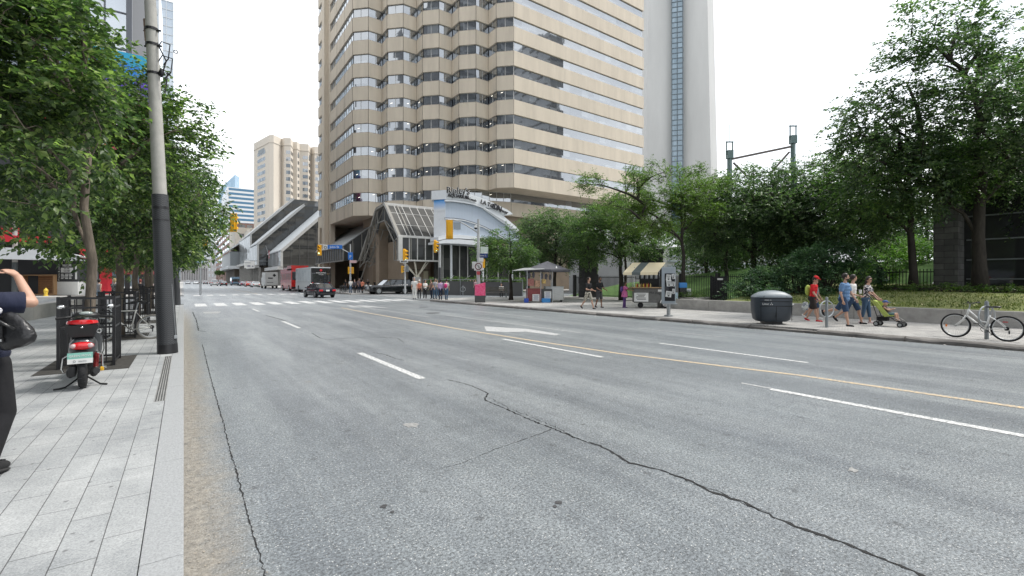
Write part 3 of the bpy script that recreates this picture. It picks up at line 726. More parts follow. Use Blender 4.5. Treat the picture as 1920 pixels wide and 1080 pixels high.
# ================================================================ CURVED BLUE SIGN WALL OF THE AQUARIUM
def build_sign():
    A = 53.6; r = thing('sign_wall', 'pale blue curved sign wall with white bands and black lettering along its top', 'sign', onA(835, 455, A))
    O = r.location.copy()
    PB = mat('pale_blue_panel', (0.44, 0.50, 0.58), .55, var=.06, vscale=1, stretch=(6, 1, .3)); WB = mat('white_panel', (.70, .72, .74), .5, var=.04)
    def fin(b, name, m, par=r, smooth=False):
        b.v = [(x - O.x, y - O.y, z - O.z) for x, y, z in b.v]; return b.build(name, m, par, smooth)
    def T(pts, a=A): return [onA(px, py, a) for px, py in pts]
    topc = [(835, 377), (850, 377.5), (870, 380), (888, 384), (905, 391), (925, 404), (945, 417), (965, 433), (985, 447), (1000, 462), (1010, 480), (1015, 500)]
    botc = [(1006, 500), (990, 478), (975, 462), (955, 450), (930, 447), (900, 446), (835, 443)]
    b = MB(); b.slab(T(topc + botc), (0, 1.8, 0)); body = fin(b, 'blue_wall', PB)
    b = MB()
    up = [(835, 362), (850, 359), (870, 362), (892, 368), (910, 375), (930, 384), (948, 393), (956, 398), (960, 402)]
    lo = [(942, 404), (930, 398), (920, 392), (905, 388), (888, 381), (870, 377), (850, 374.5), (835, 374)]
    b.slab([Vector((p.x, A - .25, p.z)) for p in T(up)] + [Vector((p.x, A - .25, p.z)) for p in T(lo)], (0, 2.2, 0))
    c1 = [(835, 374), (850, 374.5), (870, 377), (890, 381), (908, 388), (928, 400.5), (948, 413), (968, 429), (972, 432)]; c2 = [(x_, y_ + 3.4) for x_, y_ in c1]
    b.slab(T(c1, A - .3) + T(c2[::-1], A - .3), (0, .29, 0))
    b.slab(T([(905, 391), (925, 393), (942, 403), (975, 431), (968, 436)], A - .22), (0, 2.1, 0))
    fin(b, 'white_top_band', WB)
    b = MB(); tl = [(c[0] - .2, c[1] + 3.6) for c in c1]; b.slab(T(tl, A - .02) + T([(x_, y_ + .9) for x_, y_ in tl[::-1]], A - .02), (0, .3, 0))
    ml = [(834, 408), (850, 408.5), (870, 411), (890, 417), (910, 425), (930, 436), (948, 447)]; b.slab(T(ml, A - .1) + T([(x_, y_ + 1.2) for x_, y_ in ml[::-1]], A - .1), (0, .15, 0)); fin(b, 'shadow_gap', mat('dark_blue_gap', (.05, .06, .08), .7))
    b = MB(); b.slab(T([(x_, y_ + 1.3) for x_, y_ in ml], A - .13) + T([(x_, y_ + 3) for x_, y_ in ml[::-1]], A - .13), (0, .12, 0))
    b.slab(T([(822, 444), (835, 441), (862, 440), (910, 445), (910, 450), (862, 447), (835, 447.5), (822, 451)], A - .35), (0, 2.4, 0)); b.slab(T([(820, 453), (835, 449), (862, 448.5), (915, 453), (915, 461), (862, 457), (835, 456), (820, 457)], A - .5), (0, 2.7, 0)); fin(b, 'white_lower_band', WB)
    # prow end
    p0 = onA(835, 450, A); b = MB(); zt = onA(835, 360, A).z; zl = onA(835, 456, A).z
    b.prism([(p0.x, A - .04), (p0.x, A + 1.8), (p0.x - .25, A + 2.9), (p0.x - .95, A + 1.4)], zl, zt + .05); fin(b, 'white_prow', WB)
    b = MB(); b.prism([(p0.x + .01, A - .3), (p0.x, A + 1.9), (p0.x - .3, A + 3.2), (p0.x - 1.3, A + 1.35)], zt - .95, zt + .22); fin(b, 'prow_cap', WB)
    bl = bpy.data.materials.get('x'); m, n, bs = newmat('blue_spray'); t_ = node(n, 'ShaderNodeTexCoord'); sp = node(n, 'ShaderNodeSeparateXYZ'); n.links.new(t_.outputs['Object'], sp.inputs[0])
    zz = zt - 1.0 - O.z; f = mth(n, 'MULTIPLY', mth(n, 'ADD', mth(n, 'SUBTRACT', sp.outputs[2], zz), 1.3), .75, True)
    n.links.new(mixc(n, f, (.70, .72, .74), (.03, .32, .80)), bs.inputs['Base Color'])
    b = MB(); q0 = Vector((p0.x - .94, A + 1.37, 0)); q1 = Vector((p0.x - .02, A - .06, 0)); nn = Vector((-.84, -.55, 0)) * .012
    b.slab([(q0.x + nn.x, q0.y + nn.y, zt - 2.4), (q1.x + nn.x, q1.y + nn.y, zt - 2.4), (q1.x + nn.x, q1.y + nn.y, zt - .98), (q0.x + nn.x, q0.y + nn.y, zt - .98)], (-.01, -.006, 0)); fin(b, 'blue_patch', m)
    b = MB(); w0 = onA(851, 417, A); w1 = onA(863.5, 430, A); b.b2(w0.x, w1.x, A - .04, A + .02, w1.z, w0.z); fin(b, 'small_window', mat('pane_grey', (.23, .26, .29), .2))
    DKT = mat('black_letters', (.03, .03, .035), .5); WHT = mat('white_letters', (.82, .82, .8), .5)
    def word(s_, px, py, h, dxy, m_=DKT, sx=1.0):
        p = onA(px, py, A) - O; q = onA(px + dxy[0], py + dxy[1], A) - O; p.y -= .38; q.y -= .38
        text(s_, h, m_, r, face_M(p, q - p), ext=.08, sx=sx, align='LEFT')
    word("Ripley's", 835, 357, 1.15, (20, 1.5), WHT); word("Ripley's", 834.4, 357.3, 1.15, (20, 1.5), DKT)
    word('AQUARIUM', 837, 366.5, .60, (40, 5)); word('of Canada', 871, 371.5, .40, (40, 12))
    word('LA TOUR', 898.5, 378.5, .78, (40, 15)); word('CN', 919.5, 386, 1.15, (20, 9)); word('Tower', 929, 391, .7, (20, 9))
    b = MB()
    for px in (846, 905, 960): p = onA(px, 470, A + .9); b.lathe([(.16, .1), (.16, zl)], 10, (p.x, A + .9, 0))
    fin(b, 'support_column', WB, smooth=True)
    return r
build_sign()

# pale low building behind the trees, with canopy fins
def low_building():
    r = thing('aquarium_hall', 'pale low hall with curved white roof half hidden behind the trees', 'building', (60, 40, 0))
    W = mat('pale_wall', (.34, .34, .335), .7, var=.08, vscale=.5); b = MB(); b.b2(-13, 40, 8, 9, 0, 6.2); b.b2(-13, 40, -1, 0, 0, 6.4); b.b2(-15, -12.99, -1, 9, 0, 6.3); b.build('wall', W, r)
    b = MB(); rings = []
    for i in range(9):
        t = i / 8; rings.append([(-15, 0 + 14 * t, 6.2 + 3 * math.sin(math.pi * t)), (40, 14 * t, 6.2 + 3 * math.sin(math.pi * t)), (40, 14 * t, 5.9 + 3 * math.sin(math.pi * t)), (-15, 14 * t, 5.9 + 3 * math.sin(math.pi * t))])
    b.loft(rings); b.build('curved_roof', mat('white_roof', (.42, .44, .45), .6), r)
    b = MB()
    for i in range(7): b.b2(-6, 30, -1.1, -1.03, .8 + i * .7, 1.0 + i * .7)
    b.build('window_bands', mat('blue_glass_band', (.22, .26, .29), .3), r)
    return r
low_building()

# ================================================================ CN STYLE CONCRETE TOWER
def concrete_tower():
    Z = 215; c = D(1267.5, Z); r = thing('observation_tower', 'huge tapering pale concrete tower shaft with a blue glass lift strip', 'tower', (c.x, c.y, 0), 0)
    CT = mat('tower_concrete', (.50, .50, .485), .85, var=.10, vscale=.06, stretch=(1.5, 1.5, .25), bump=.1, bscale=1)
    va = math.atan2(-c.y, -c.x)
    def ring(z):
        R0 = 18.9 - .0225 * z; hub = 8.6 - .008 * z; th = 3.9 - .004 * z; pts = []
        for k in range(3):
            a = va + R(3) + R(60) + k * R(120); d = Vector((math.cos(a), math.sin(a))); n = Vector((-d.y, d.x))
            h0 = hub * .52
            pts += [d * hub * .72 - n * (th + 1.9), d * R0 - n * th * .92, d * R0 + n * th * .92, d * hub * .72 + n * (th + 1.9)]
        return [(p.x, p.y, z) for p in pts]
    b = MB(); b.loft([ring(z) for z in [0, 20, 40, 60, 80, 100, 120, 140, 170, 200, 240, 280, 330]]); b.build('shaft', CT, r)
    # lift glass strip in the notch that faces the camera
    a = va + R(3); d = Vector((math.cos(a), math.sin(a))); n = Vector((-d.y, d.x)); GLS = glass_mat('lift_glass', (.06, .13, .18), cell=(1.3, 1.3, 2.3), refl=.05, vary=.6, light=(.20, .30, .37)); b = MB()
    def rr(z): return (10.9 - .008 * z)
    b.loft([[tuple(d * rr(z) - n * 2.3) + (z,), tuple(d * rr(z) + n * 2.3) + (z,), tuple(d * (rr(z) - 8) + n * 2.3) + (z,), tuple(d * (rr(z) - 8) - n * 2.3) + (z,)] for z in (0, 80, 160, 330)]); b.build('lift_glass_strip', GLS, r)
    b = MB(); z = 2
    while z < 180: b.bar(tuple(d * (rr(z) + .03) - n * 2.3) + (z,), tuple(d * (rr(z) + .03) + n * 2.3) + (z,), .28); z += 2.3
    for q in (-2.3, 0, 2.3): b.bar(tuple(d * rr(0) + n * q) + (0,), tuple(d * rr(330) + n * q) + (330,), .3)
    b.build('strip_frames', mat('strip_frame', (.10, .13, .15), .5), r)
    b = MB(); prof = [(14, 332), (24, 338), (26, 346), (22, 352), (12, 358), (6, 372), (5, 440), (2, 460), (.8, 553)]; b.lathe(prof, 28); b.build('pod_and_mast', CT, r, smooth=True)
concrete_tower()

def stadium_frame():
    Z = 110; g = mat('green_steel', (.085, .135, .13), .6, var=.15); c = D(1430, Z)
    r = thing('steel_gantry', 'green steel gantry of two masts joined by crossed beams above the trees', 'gantry', (c.x, c.y, 0))
    def W(px, py, dz=0): return DZ(px, py, Z + dz) - r.location
    for px, top, base in ((1368, 265, 290), (1487, 235, 262)):
        b = MB(); a = W(px, base); a0 = Vector((a.x, a.y, .0)); b.bar(a0, a, .8); b.bar(a0 + CX * 2.0 * (-1 if px < 1400 else 1), a, .5)
        t = W(px, top)
        for q in (-.7, .7): b.bar(a + CX * q, t + CX * q, .22)
        for f in (.25, .95): p = a.lerp(t, f); b.bar(p - CX * .9, p + CX * .9, .25)
        b.bar(t, t + Vector((0, 0, 4 if px < 1400 else 4.6)), .07); b.box(a, (1.3, 1.3, 1.9), -YAW); b.build('mast', g, r)
    b = MB(); b.bar(W(1373, 298), W(1483, 275), .45); b.bar(W(1375, 305), W(1400, 330), .35); b.bar(W(1480, 285), W(1440, 330), .4); b.bar(W(1400, 330), W(1440, 330), .3); b.build('cross_beams', mat('brown_steel', (.09, .075, .065), .6), r)
stadium_frame()
# ================================================================ BUILDINGS ALONG THE AVENUE
def block_building(name, label, x0, x1, y0, y1, h, wallm, rows, glassm, band=1.6, cat='building', parts=True, front=True, side=True, zstart=3, cols=0, group=None):
    r = thing(name, label, cat, ((x0 + x1) / 2, (y0 + y1) / 2, 0), group=group); cx, cy = r.location.x, r.location.y
    b = MB(); b.b2(x0 - cx, x1 - cx, y0 - cy, y1 - cy, 0, h); b.build('wall', wallm, r)
    fh = (h - zstart) / rows
    for k in range(rows):
        z = zstart + fh * k + (fh - band) * .6; b = MB()
        def run(ax0, ax1, fixed, axis):
            n = cols or 1; L = ax1 - ax0
            for i in range(n):
                a = ax0 + L * (i + (.12 if cols else .01)) / n; c = ax0 + L * (i + (.88 if cols else .99)) / n
                if axis == 'x': b.b2(a - cx, c - cx, fixed - .06 - cy, fixed + .2 - cy, z, z + band)
                else: b.b2(fixed - .06 - cx, fixed + .2 - cx, a - cy, c - cy, z, z + band)
        if front: run(x0 + .4, x1 - .4, y0, 'x')
        if side: run(y0 + .4, y1 - .4, x0, 'y')
        b.build('window_row', glassm, r)
    return r
WG = glass_mat('distant_glass', (.03, .04, .05), cell=(2, 2, 3), refl=.2, vary=.7)
BRICK = mat('brown_brick', (.20, .12, .10), .85, var=.15, vscale=.5)
WSL = mat('white_slab', (.62, .64, .65), .6, var=.05)

def wedge(name, label, l0, a0, a1, zfront, zbot, rise, grp):
    """Stepped glass wedge of the convention centre: vertical street front, 45 degree roof, dark glass end wall."""
    r = thing(name, label, 'glass building', (l0, a0, 0), group=grp)
    GW = glass_mat('wedge_glass', (.02, .022, .022), cell=(3, 3, 2.2), refl=.03, vary=.5, warp=.03, light=(.09, .09, .085))
    GF = glass_mat('street_glass', (.10, .105, .105), cell=(2.4, 2.4, 2.2), refl=.0, fres=.5, vary=.8, warp=.03, light=(.30, .31, .31))
    D_ = a1 - a0; l1 = rise; b = MB(); l2 = l1 + 34
    b.slab([(0, 0, zbot), (l2, 0, zbot), (l2, 0, zfront + l1), (l1, 0, zfront + l1), (0, 0, zfront)], (0, D_, 0)); b.build('end_glass', GW, r)
    b = MB(); b.slab([(-.06, 0, zbot + .3), (-.06, D_, zbot + .3), (-.06, D_, zfront), (-.06, 0, zfront)], (.04, 0, 0)); b.build('street_glass', GF, r)
    RF = mat('pale_metal_roof', (.40, .42, .43), .5, .1, var=.06, vscale=1, stretch=(.3, 3, .3))
    b = MB(); b.slab([(-.3, -.5, zfront), (l1, -.5, zfront + l1 + .3), (l1, D_ + .2, zfront + l1 + .3), (-.3, D_ + .2, zfront)], (0, 0, .35)); b.build('sloping_roof', RF, r)
    b.b2(l1, l2, -.5, D_ + .2, zfront + l1 - .05, zfront + l1 + .3); b = MB(); b.bar((-.3, -.45, zfront - .1), (l1, -.45, zfront + l1 + .1), .5, .8); b.bar((-.2, -.3, zbot), (-.2, -.3, zfront), .6)
    b.b2(-1.2, .2, -.4, D_, zbot - .8, zbot + .2); b.build('trim', mat('grey_trim', (.42, .42, .41), .5), r)
    b = MB(); n = int(l1 / 2.4)
    for i in range(1, n): xx = i * 2.4; b.bar((xx, -.06, zbot), (xx, -.06, zfront + xx - .2), .12)
    for i in range(1, int((zfront + l1 - zbot) / 3)): zz = zbot + i * 3; xs = max(0, zz - zfront); b.bar((xs, -.05, zz), (l1, -.05, zz), .08)
    b.build('glazing_bars', mat('dark_bar', (.08, .08, .08), .5), r)
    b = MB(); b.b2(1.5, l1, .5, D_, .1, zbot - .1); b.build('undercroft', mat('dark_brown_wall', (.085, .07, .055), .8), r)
    b = MB()
    for i in range(int(D_ / 5) + 1): b = MB(); b.b2(.2, .8, 1 + i * 5 - .3, 1 + i * 5 + .3, .1, zbot - .6); b.build('street_column', CONC, r)
    return r
gw = 'stepped glass blocks of the convention centre'
wedge('convention_block', 'nearest of the stepped glass blocks with a broad pale sloping roof beside the tower', 24, 152, 180, 10.6, 5.8, 22, gw)
wedge('convention_block', 'middle stepped glass block with a dark sloping end wall', 21.2, 182, 208, 14.5, 7.0, 14.8, gw)
wedge('convention_block', 'farthest and tallest stepped glass block with purple grey street glass', 22.2, 212, 262, 20.5, 9.0, 15.6, gw)
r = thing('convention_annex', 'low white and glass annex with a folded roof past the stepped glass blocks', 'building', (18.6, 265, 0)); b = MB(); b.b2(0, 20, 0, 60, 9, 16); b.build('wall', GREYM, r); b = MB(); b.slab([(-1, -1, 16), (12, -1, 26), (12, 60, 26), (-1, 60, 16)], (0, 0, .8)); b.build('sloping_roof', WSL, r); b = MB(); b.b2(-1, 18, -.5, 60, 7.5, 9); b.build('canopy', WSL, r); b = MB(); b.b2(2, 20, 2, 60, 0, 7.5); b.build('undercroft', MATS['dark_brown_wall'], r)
# hanging white notice
r = thing('notice_board', 'white notice board hanging over the pavement below the glass blocks', 'sign', onL(468, 496, 18.5)); b = MB(); b.box((0, 0, 0), (3.2, .2, 2.6)); b.build('board', WHITE, r); b = MB(); b.box((-.5, -.12, .6), (1.8, .03, .15)); b.box((-.2, -.12, -.5), (.9, .03, .5)); b.box((.9, -.12, -.6), (.5, .03, .4)); b.build('printing', mat('grey_print', (.2, .2, .25), .6), r); b = MB(); b.bar((0, 0, 1.3), (6, 0, 1.3), .2); b.build('bracket', GREYM, r)
# flags
r = thing('flag', 'red and white flag hanging from the glass block over the street', 'flag', onL(505, 470, 22)); b = MB()
b.loft([[(0, y_ * .3, -z_ * .5 + .15 * math.sin(y_)) for y_ in range(5)] for z_ in range(6)], cap=False, closed=False); b.build('cloth', mat('red_cloth', (.55, .03, .05), .7), r); b = MB(); b.bar((0, 0, -2), (-1, 0, 1.6), .08); b.build('pole', STEEL, r)

# hotel slab
def hotel():
    pts = [(476, 236), (505, 222), (513, 222), (524, 226), (528, 228), (533, 226.5), (545, 227), (550, 233), (557, 233), (562, 236), (578, 237), (583, 243), (590, 241), (604, 243), (612, 249), (640, 252)]
    P = [D(px, Z) for px, Z in pts]; c = P[4]; r = thing('hotel_tower', 'cream hotel slab with scalloped front and columns of small windows far behind', 'hotel', (c.x, c.y, 0)); c = Vector((c.x, c.y, 0))
    HM = mat('cream_precast', (.62, .56, .48), .8, var=.04); poly = [(p.x - c.x, p.y - c.y) for p in P]; back = [(poly[-1][0] + 10, poly[-1][1] + 20), (poly[0][0] + 10, poly[0][1] + 20)]
    b = MB(); b.prism(poly + back, 0, 72); b.build('wall', HM, r)
    b = MB(); b.prism([(q[0] * 1.0, q[1] * 1.0) for q in offset_poly(poly + back, -.25)], 68.2, 68.6); b.build('cornice', HM, r)
    WD = glass_mat('hotel_glass', (.05, .05, .05), cell=(1.2, 1.2, 3.3), refl=.18, vary=.9, light=(.38, .4, .4))
    for i0, i1, f0, f1 in ((0, 1, .25, .75), (6, 7, .1, .85), (8, 9, .2, .8), (9, 10, .35, .95), (10, 11, .2, .7), (12, 13, .1, .9), (13, 14, .1, .8), (5, 6, .3, .95), (14, 15, .1, .8)):
        a = Vector(poly[i0] + (0,)); e = Vector(poly[i1] + (0,)); t = e - a; n = Vector((-t.y, t.x, 0)).normalized()
        if n.dot(Vector((c.x, c.y, 0))) > 0: n = -n
        b = MB()
        for k in range(18):
            z = 8 + 3.3 * k; p = a + t * f0; q = a + t * f1
            b.slab([(p.x + n.x * .04, p.y + n.y * .04, z), (q.x + n.x * .04, q.y + n.y * .04, z), (q.x + n.x * .04, q.y + n.y * .04, z + 1.7), (p.x + n.x * .04, p.y + n.y * .04, z + 1.7)], n * .02)
        b.build('window_column', WD, r)
        b = MB()
        if i0 in (0, 8, 10, 12): p = a + t * .3; q = a + t * .7; b.slab([(p.x + n.x * .05, p.y + n.y * .05, 64.5), (q.x + n.x * .05, q.y + n.y * .05, 64.5), (q.x + n.x * .05, q.y + n.y * .05, 67), (p.x + n.x * .05, p.y + n.y * .05, 67)], n * .02); b.build('vent_grille', GREYM, r)
hotel()
r = thing('hotel_podium', 'stepped cream podium stacked below the hotel slab', 'building', (30, 262, 0)); b = MB()
for i in range(5): b.b2(-3 + i * 5, 40, 4 + i * 1.0, 30, .1 if i == 0 else 28 + (i - 1) * 2.4, 28 + i * 2.4)
b.b2(-7, 10, 32, 70, 0, 31); b.build('wall', MATS['cream_precast'], r); b = MB()
for k in range(6): b.b2(-5, -2, 31.9, 32.1, 6 + k * 4, 7.6 + k * 4); b.b2(-.5, 3, 31.9, 32.1, 6 + k * 4, 7.6 + k * 4)
b.build('windows', WG, r)
block_building('brick_building', 'brown brick office block with dark window bands down the avenue', 24, 55, 345, 500, 39, BRICK, 7, WG, band=2.0, zstart=6, cols=7)
block_building('striped_office', 'white office block with blue striped windows below the hotel', 34, 120, 520, 600, 92, WSL, 15, mat('blue_stripe_glass', (.06, .16, .26), .2), band=2.2, zstart=30)
r = thing('pointed_glass_tower', 'distant blue glass tower with a slanted pointed top', 'skyscraper', D(425, 800)); b = MB(); rw = 12
b.slab([(-rw, 0, 0), (rw, -8, 0), (rw, -8, 186), (-rw, 0, 158)], (8, 20, 0)); b.build('glass_wall', glass_mat('sky_blue_glass', (.10, .25, .38), cell=(3, 3, 4), refl=.1, vary=.5, light=(.25, .42, .55)), r)
b = MB()
for k in range(38): b.bar((-rw, -.2, 6 + k * 4), (rw, -8.2, 6 + k * 4), .35)
b.build('floor_lines', GREYM, r)
b = MB(); b.bar((-6, 3, 150), (-6, 3, 200), .5); b.build('crane_mast', GREYM, r)
for (px, ptop, Z, wd, m_, lab, rows) in ((368, 452, 900, 75, 'sky_blue_glass', 'low broad blue glass block closing the far end of the avenue', 12), (392, 440, 760, 16, 'white_slab', 'slim white slab building at the far end of the avenue', 14), (410, 455, 700, 14, 'pale_wall', 'narrow grey block beside the brick building at the far end', 12)):
    c = D(px, Z); r = thing('distant_block', lab, 'building', (c.x, c.y, 0), -YAW); h = CAMH + (526 - ptop) / F * Z; b = MB(); b.b2(-wd / 2, wd / 2, 0, 40, 0, h); b.build('wall', MATS[m_], r); b = MB()
    for k in range(rows): b.b2(-wd / 2 + 1, wd / 2 - 1, -.15, .1, 4 + k * (h - 6) / rows, 5.5 + k * (h - 6) / rows)
    b.build('window_bands', WG if m_ != 'sky_blue_glass' else WSL, r)
c = D(372, 620); r = thing('columned_station', 'long pale stone building with a colonnade at the end of the avenue', 'building', (c.x, c.y, 0), -YAW); b = MB(); b.b2(-26, 26, 2, 30, 0, 18); b.b2(-28, 28, -1, 30, 18, 22); b.b2(-12, 12, -1.5, 30, 22, 25); b.b2(-28, 28, -1, 2, 0, 2.5); b.build('wall', mat('grey_stone', (.34, .33, .33), .8), r); b = MB()
for i in range(17): b.lathe([(.8, 2.5), (.7, 18)], 8, (-26 + i * 3.25, 0, 0))
b.build('colonnade', MATS['grey_stone'], r)
r = thing('stone_hall', 'pale stone hall right of the colonnade at the end of the avenue', 'building', D(402, 560), -YAW); b = MB(); b.b2(-9, 12, 0, 30, 0, 27); b.b2(-10, 13, -.6, 30, 26, 28); b.build('wall', MATS['grey_stone'], r); b = MB(); [b.b2(-7 + i * 4, -5 + i * 4, -.1, .1, 6 + 7 * k, 10 + 7 * k) for i in range(5) for k in range(3)]; b.build('windows', WG, r)

# ================================================================ LEFT SIDE
def left_buildings():
    DW = mat('dark_cladding', (.03, .032, .036), .5); RW = mat('red_cladding', (.50, .015, .03), .5, var=.1)
    r = thing('broadcast_building', 'dark glass corner building with white canopy and red trim behind the street trees', 'building', (-20, 68, 0)); x0 = -20
    G2 = glass_mat('big_pane_glass', (.10, .14, .18), cell=(4, 4, 5), refl=.35, vary=.6, light=(.3, .36, .42))
    b = MB(); b.b2(-25, 15, 1.2, 40, 5.5, 46); b.build('upper_wall', DW, r)
    b = MB(); b.b2(3, 14.6, 1.0, 1.18, 24, 46); gl = b.build('curtain_glass', G2, r)
    b = MB()
    for i in range(7): b.bar((3 + i * 1.95, .95, 24), (3 + i * 1.95, .95, 46), .16)
    for i in range(6): b.bar((3, .95, 24 + i * 4.2), (14.7, .95, 24 + i * 4.2), .14)
    b.bar((14.9, .9, 5), (14.9, .9, 46), .5); b.build('curtain_mullions', mat('mullion_dark', (.12, .13, .15), .4), gl)
    b = MB(); b.b2(-25, 8, 1.0, 1.15, 18, 19.6); b.b2(-25, 6, 1.0, 1.15, 6, 7.2)
    b.b2(-2, 4, 1.02, 1.14, 34, 46); b.build('red_trim', RW, r)
    text('BANK', 4.2, WHITE, r, face_M((-.5, .8, 36.5), (1, 0, 0)), name='white_letters', ext=.1)
    b = MB(); rings = []
    for t in range(7):
        a = t / 6; rings.append([(-25 + 0, -3.2 + a * 0, 4.0), (-25, -3.2, 5.2)])
    b.slab([(-25, -3.0, 4.5), (12.5 - .5, -2.6, 3.75), (13, 1.1, 3.75), (-25, 1.1, 4.5)], (0, 0, .1)); b.slab([(-25, -3.0, 3.95), (12, -2.8, 3.75), (9, -2.9, 4.7), (-25, -3.0, 5.4)], (0, .12, 0)); b.slab([(-25, -2.9, 5.4), (9, -2.8, 4.75), (12, 1.1, 4.1), (-25, 1.1, 5.7)], (0, 0, .1)); b.build('white_canopy', WSL, r)
    b = MB(); b.slab([(-8.1, -3.1, 5.35), (-6.7, -3.1, 5.3), (-7.4, -3.1, 4.6), (-8.5, -3.1, 3.9), (-9.5, -3.1, 4.2)], (0, .06, 0)); b.build('orange_stripe', mat('orange_paint', (.85, .42, .03), .5), r)
    b = MB(); b.b2(-25, 9, -2.6, -2.4, 5.5, 6.15); b.build('red_fascia', RW, r)
    b = MB(); b.b2(-25, 10.6, 4, 5, .1, 5.4); b.build('shopfront', DW, r)
    b = MB()
    for i in range(9): b.b2(-22 + i * 2.3, -20.2 + i * 2.3, 3.9, 3.98, .9, 3.0)
    b.build('shop_windows', glass_mat('shop_glass', (.03, .06, .06), cell=(1, 1, 3), refl=.08, vary=.9, light=(.10, .22, .17)), r)
    b = MB(); b.b2(10.7, 11.3, .6, 5, .1, 5.2); b.build('red_pier', RW, r); b = MB(); b.b2(12.3, 13.0, 1.0, 5, .1, 5.2); b.build('red_pier', RW, r)
    b = MB(); b.b2(13, 19, 8, 9, 2.5, 5.3); b.build('red_back_wall', mat('faded_red', (.40, .07, .09), .6), r)
    b = MB(); b.b2(11.35, 12.2, .9, 5, .1, 5.2); b.build('grey_pier', GREYM, r)
    b = MB()
    for i in range(8): b.b2(13.2 + i * .7, 13.7 + i * .7, 8.1, 8.5, .1, 2.5)
    b.build('dark_doors', DW, r)
    # hanging banner
    q = thing('banner', 'large purple and blue banner with white capitals hanging on the dark building', 'banner', onA(226, 190, 67.6)); O = q.location.copy(); hw, hh = 2.7, 5.6
    m, n, bs = newmat('banner_print'); t_ = node(n, 'ShaderNodeTexCoord'); sp = node(n, 'ShaderNodeSeparateXYZ'); n.links.new(t_.outputs['Object'], sp.inputs[0]); z_ = mth(n, 'ADD', mth(n, 'MULTIPLY', sp.outputs[2], 1 / (2 * hh)), .5)
    rr_ = n.nodes.new('ShaderNodeValToRGB'); rr_.color_ramp.interpolation = 'CONSTANT'; els = rr_.color_ramp.elements; els[0].position = 0; els[0].color = (.55, .03, .10, 1); els[1].position = .10; els[1].color = (.22, .03, .30, 1)
    for p_, c_ in ((.32, (.40, .03, .16, 1)), (.55, (.10, .05, .40, 1)), (.72, (.02, .20, .60, 1)), (.9, (.02, .33, .55, 1))): e_ = els.new(p_); e_.color = c_
    n.links.new(mth(n, 'ADD', z_, mth(n, 'MULTIPLY', mth(n, 'SUBTRACT', noise(n, t_.outputs['Object'], .6, 2), .5), .25)), rr_.inputs[0]); n.links.new(rr_.outputs[0], bs.inputs['Base Color'])
    b = MB(); b.box((0, 0, 0), (2 * hw, .08, 2 * hh)); b.build('cloth', m, q)
    text('CANADA', 1.35, WHITE, q, face_M((0, -.06, -1.1), (1, 0, 0))); text('LOVES', 1.35, WHITE, q, face_M((.1, -.06, -2.4), (1, 0, 0))); text('&', 2.2, WHITE, q, face_M((1.4, -.06, .9), (1, 0, 0)))
    # far towers
    TG = glass_mat('tower_blue_glass', (.16, .22, .28), cell=(2.6, 2.6, 3.9), refl=.25, vary=.7, light=(.42, .48, .52))
    for nm, lab, lx1, ay, dep, ptop, gm in (('glass_skyscraper', 'tall pale glass tower rising behind the street trees at upper left', 325, 270, 60, 5, 1), ('banded_tower', 'shorter tower with white floor bands in front of the pale glass tower', 297, 150, 30, -60, 0)):
        l1 = onA(lx1, 100, ay); h = onA(lx1, ptop, ay).z; q = thing(nm, lab, 'skyscraper', (l1.x, ay, 0)); b = MB(); wd = 40 if gm else 26
        b.b2(-wd, 0, 0, dep, 0, h); b.build('glass_wall', TG, q); b = MB(); z = 4
        while z < h: b.b2(-wd - .1, .15, -.2, .0, z, z + (.35 if gm else 1.5)); z += 3.9
        b.build('floor_bands', mat('silver_band', (.5, .53, .55), .4), q)
        b = MB()
        for i in range(int(wd / 2.6)): b.bar((-i * 2.6, -.12, 0), (-i * 2.6, -.12, h), .25)
        b.build('mullions', MATS['silver_band'], q)
    # annex edge of skyscraper
    return
left_buildings()
q = thing('glass_tower_sliver', 'tall grey glass building behind the big tree at the right edge', 'skyscraper', (100, -24, 0)); b = MB(); b.b2(-10, -4, -50, 33.2, 0, 78); b.build('glass_wall', glass_mat('grey_tower_glass', (.05, .06, .07), cell=(2, 2, 3.6), refl=.1, vary=.5, light=(.16, .18, .2)), q); b = MB(); z = 4
while z < 78: b.b2(-10.2, -3.8, -50.2, 33.4, z, z + .5); z += 3.6
b.build('floor_bands', mat('dark_band', (.10, .11, .12), .5), q)

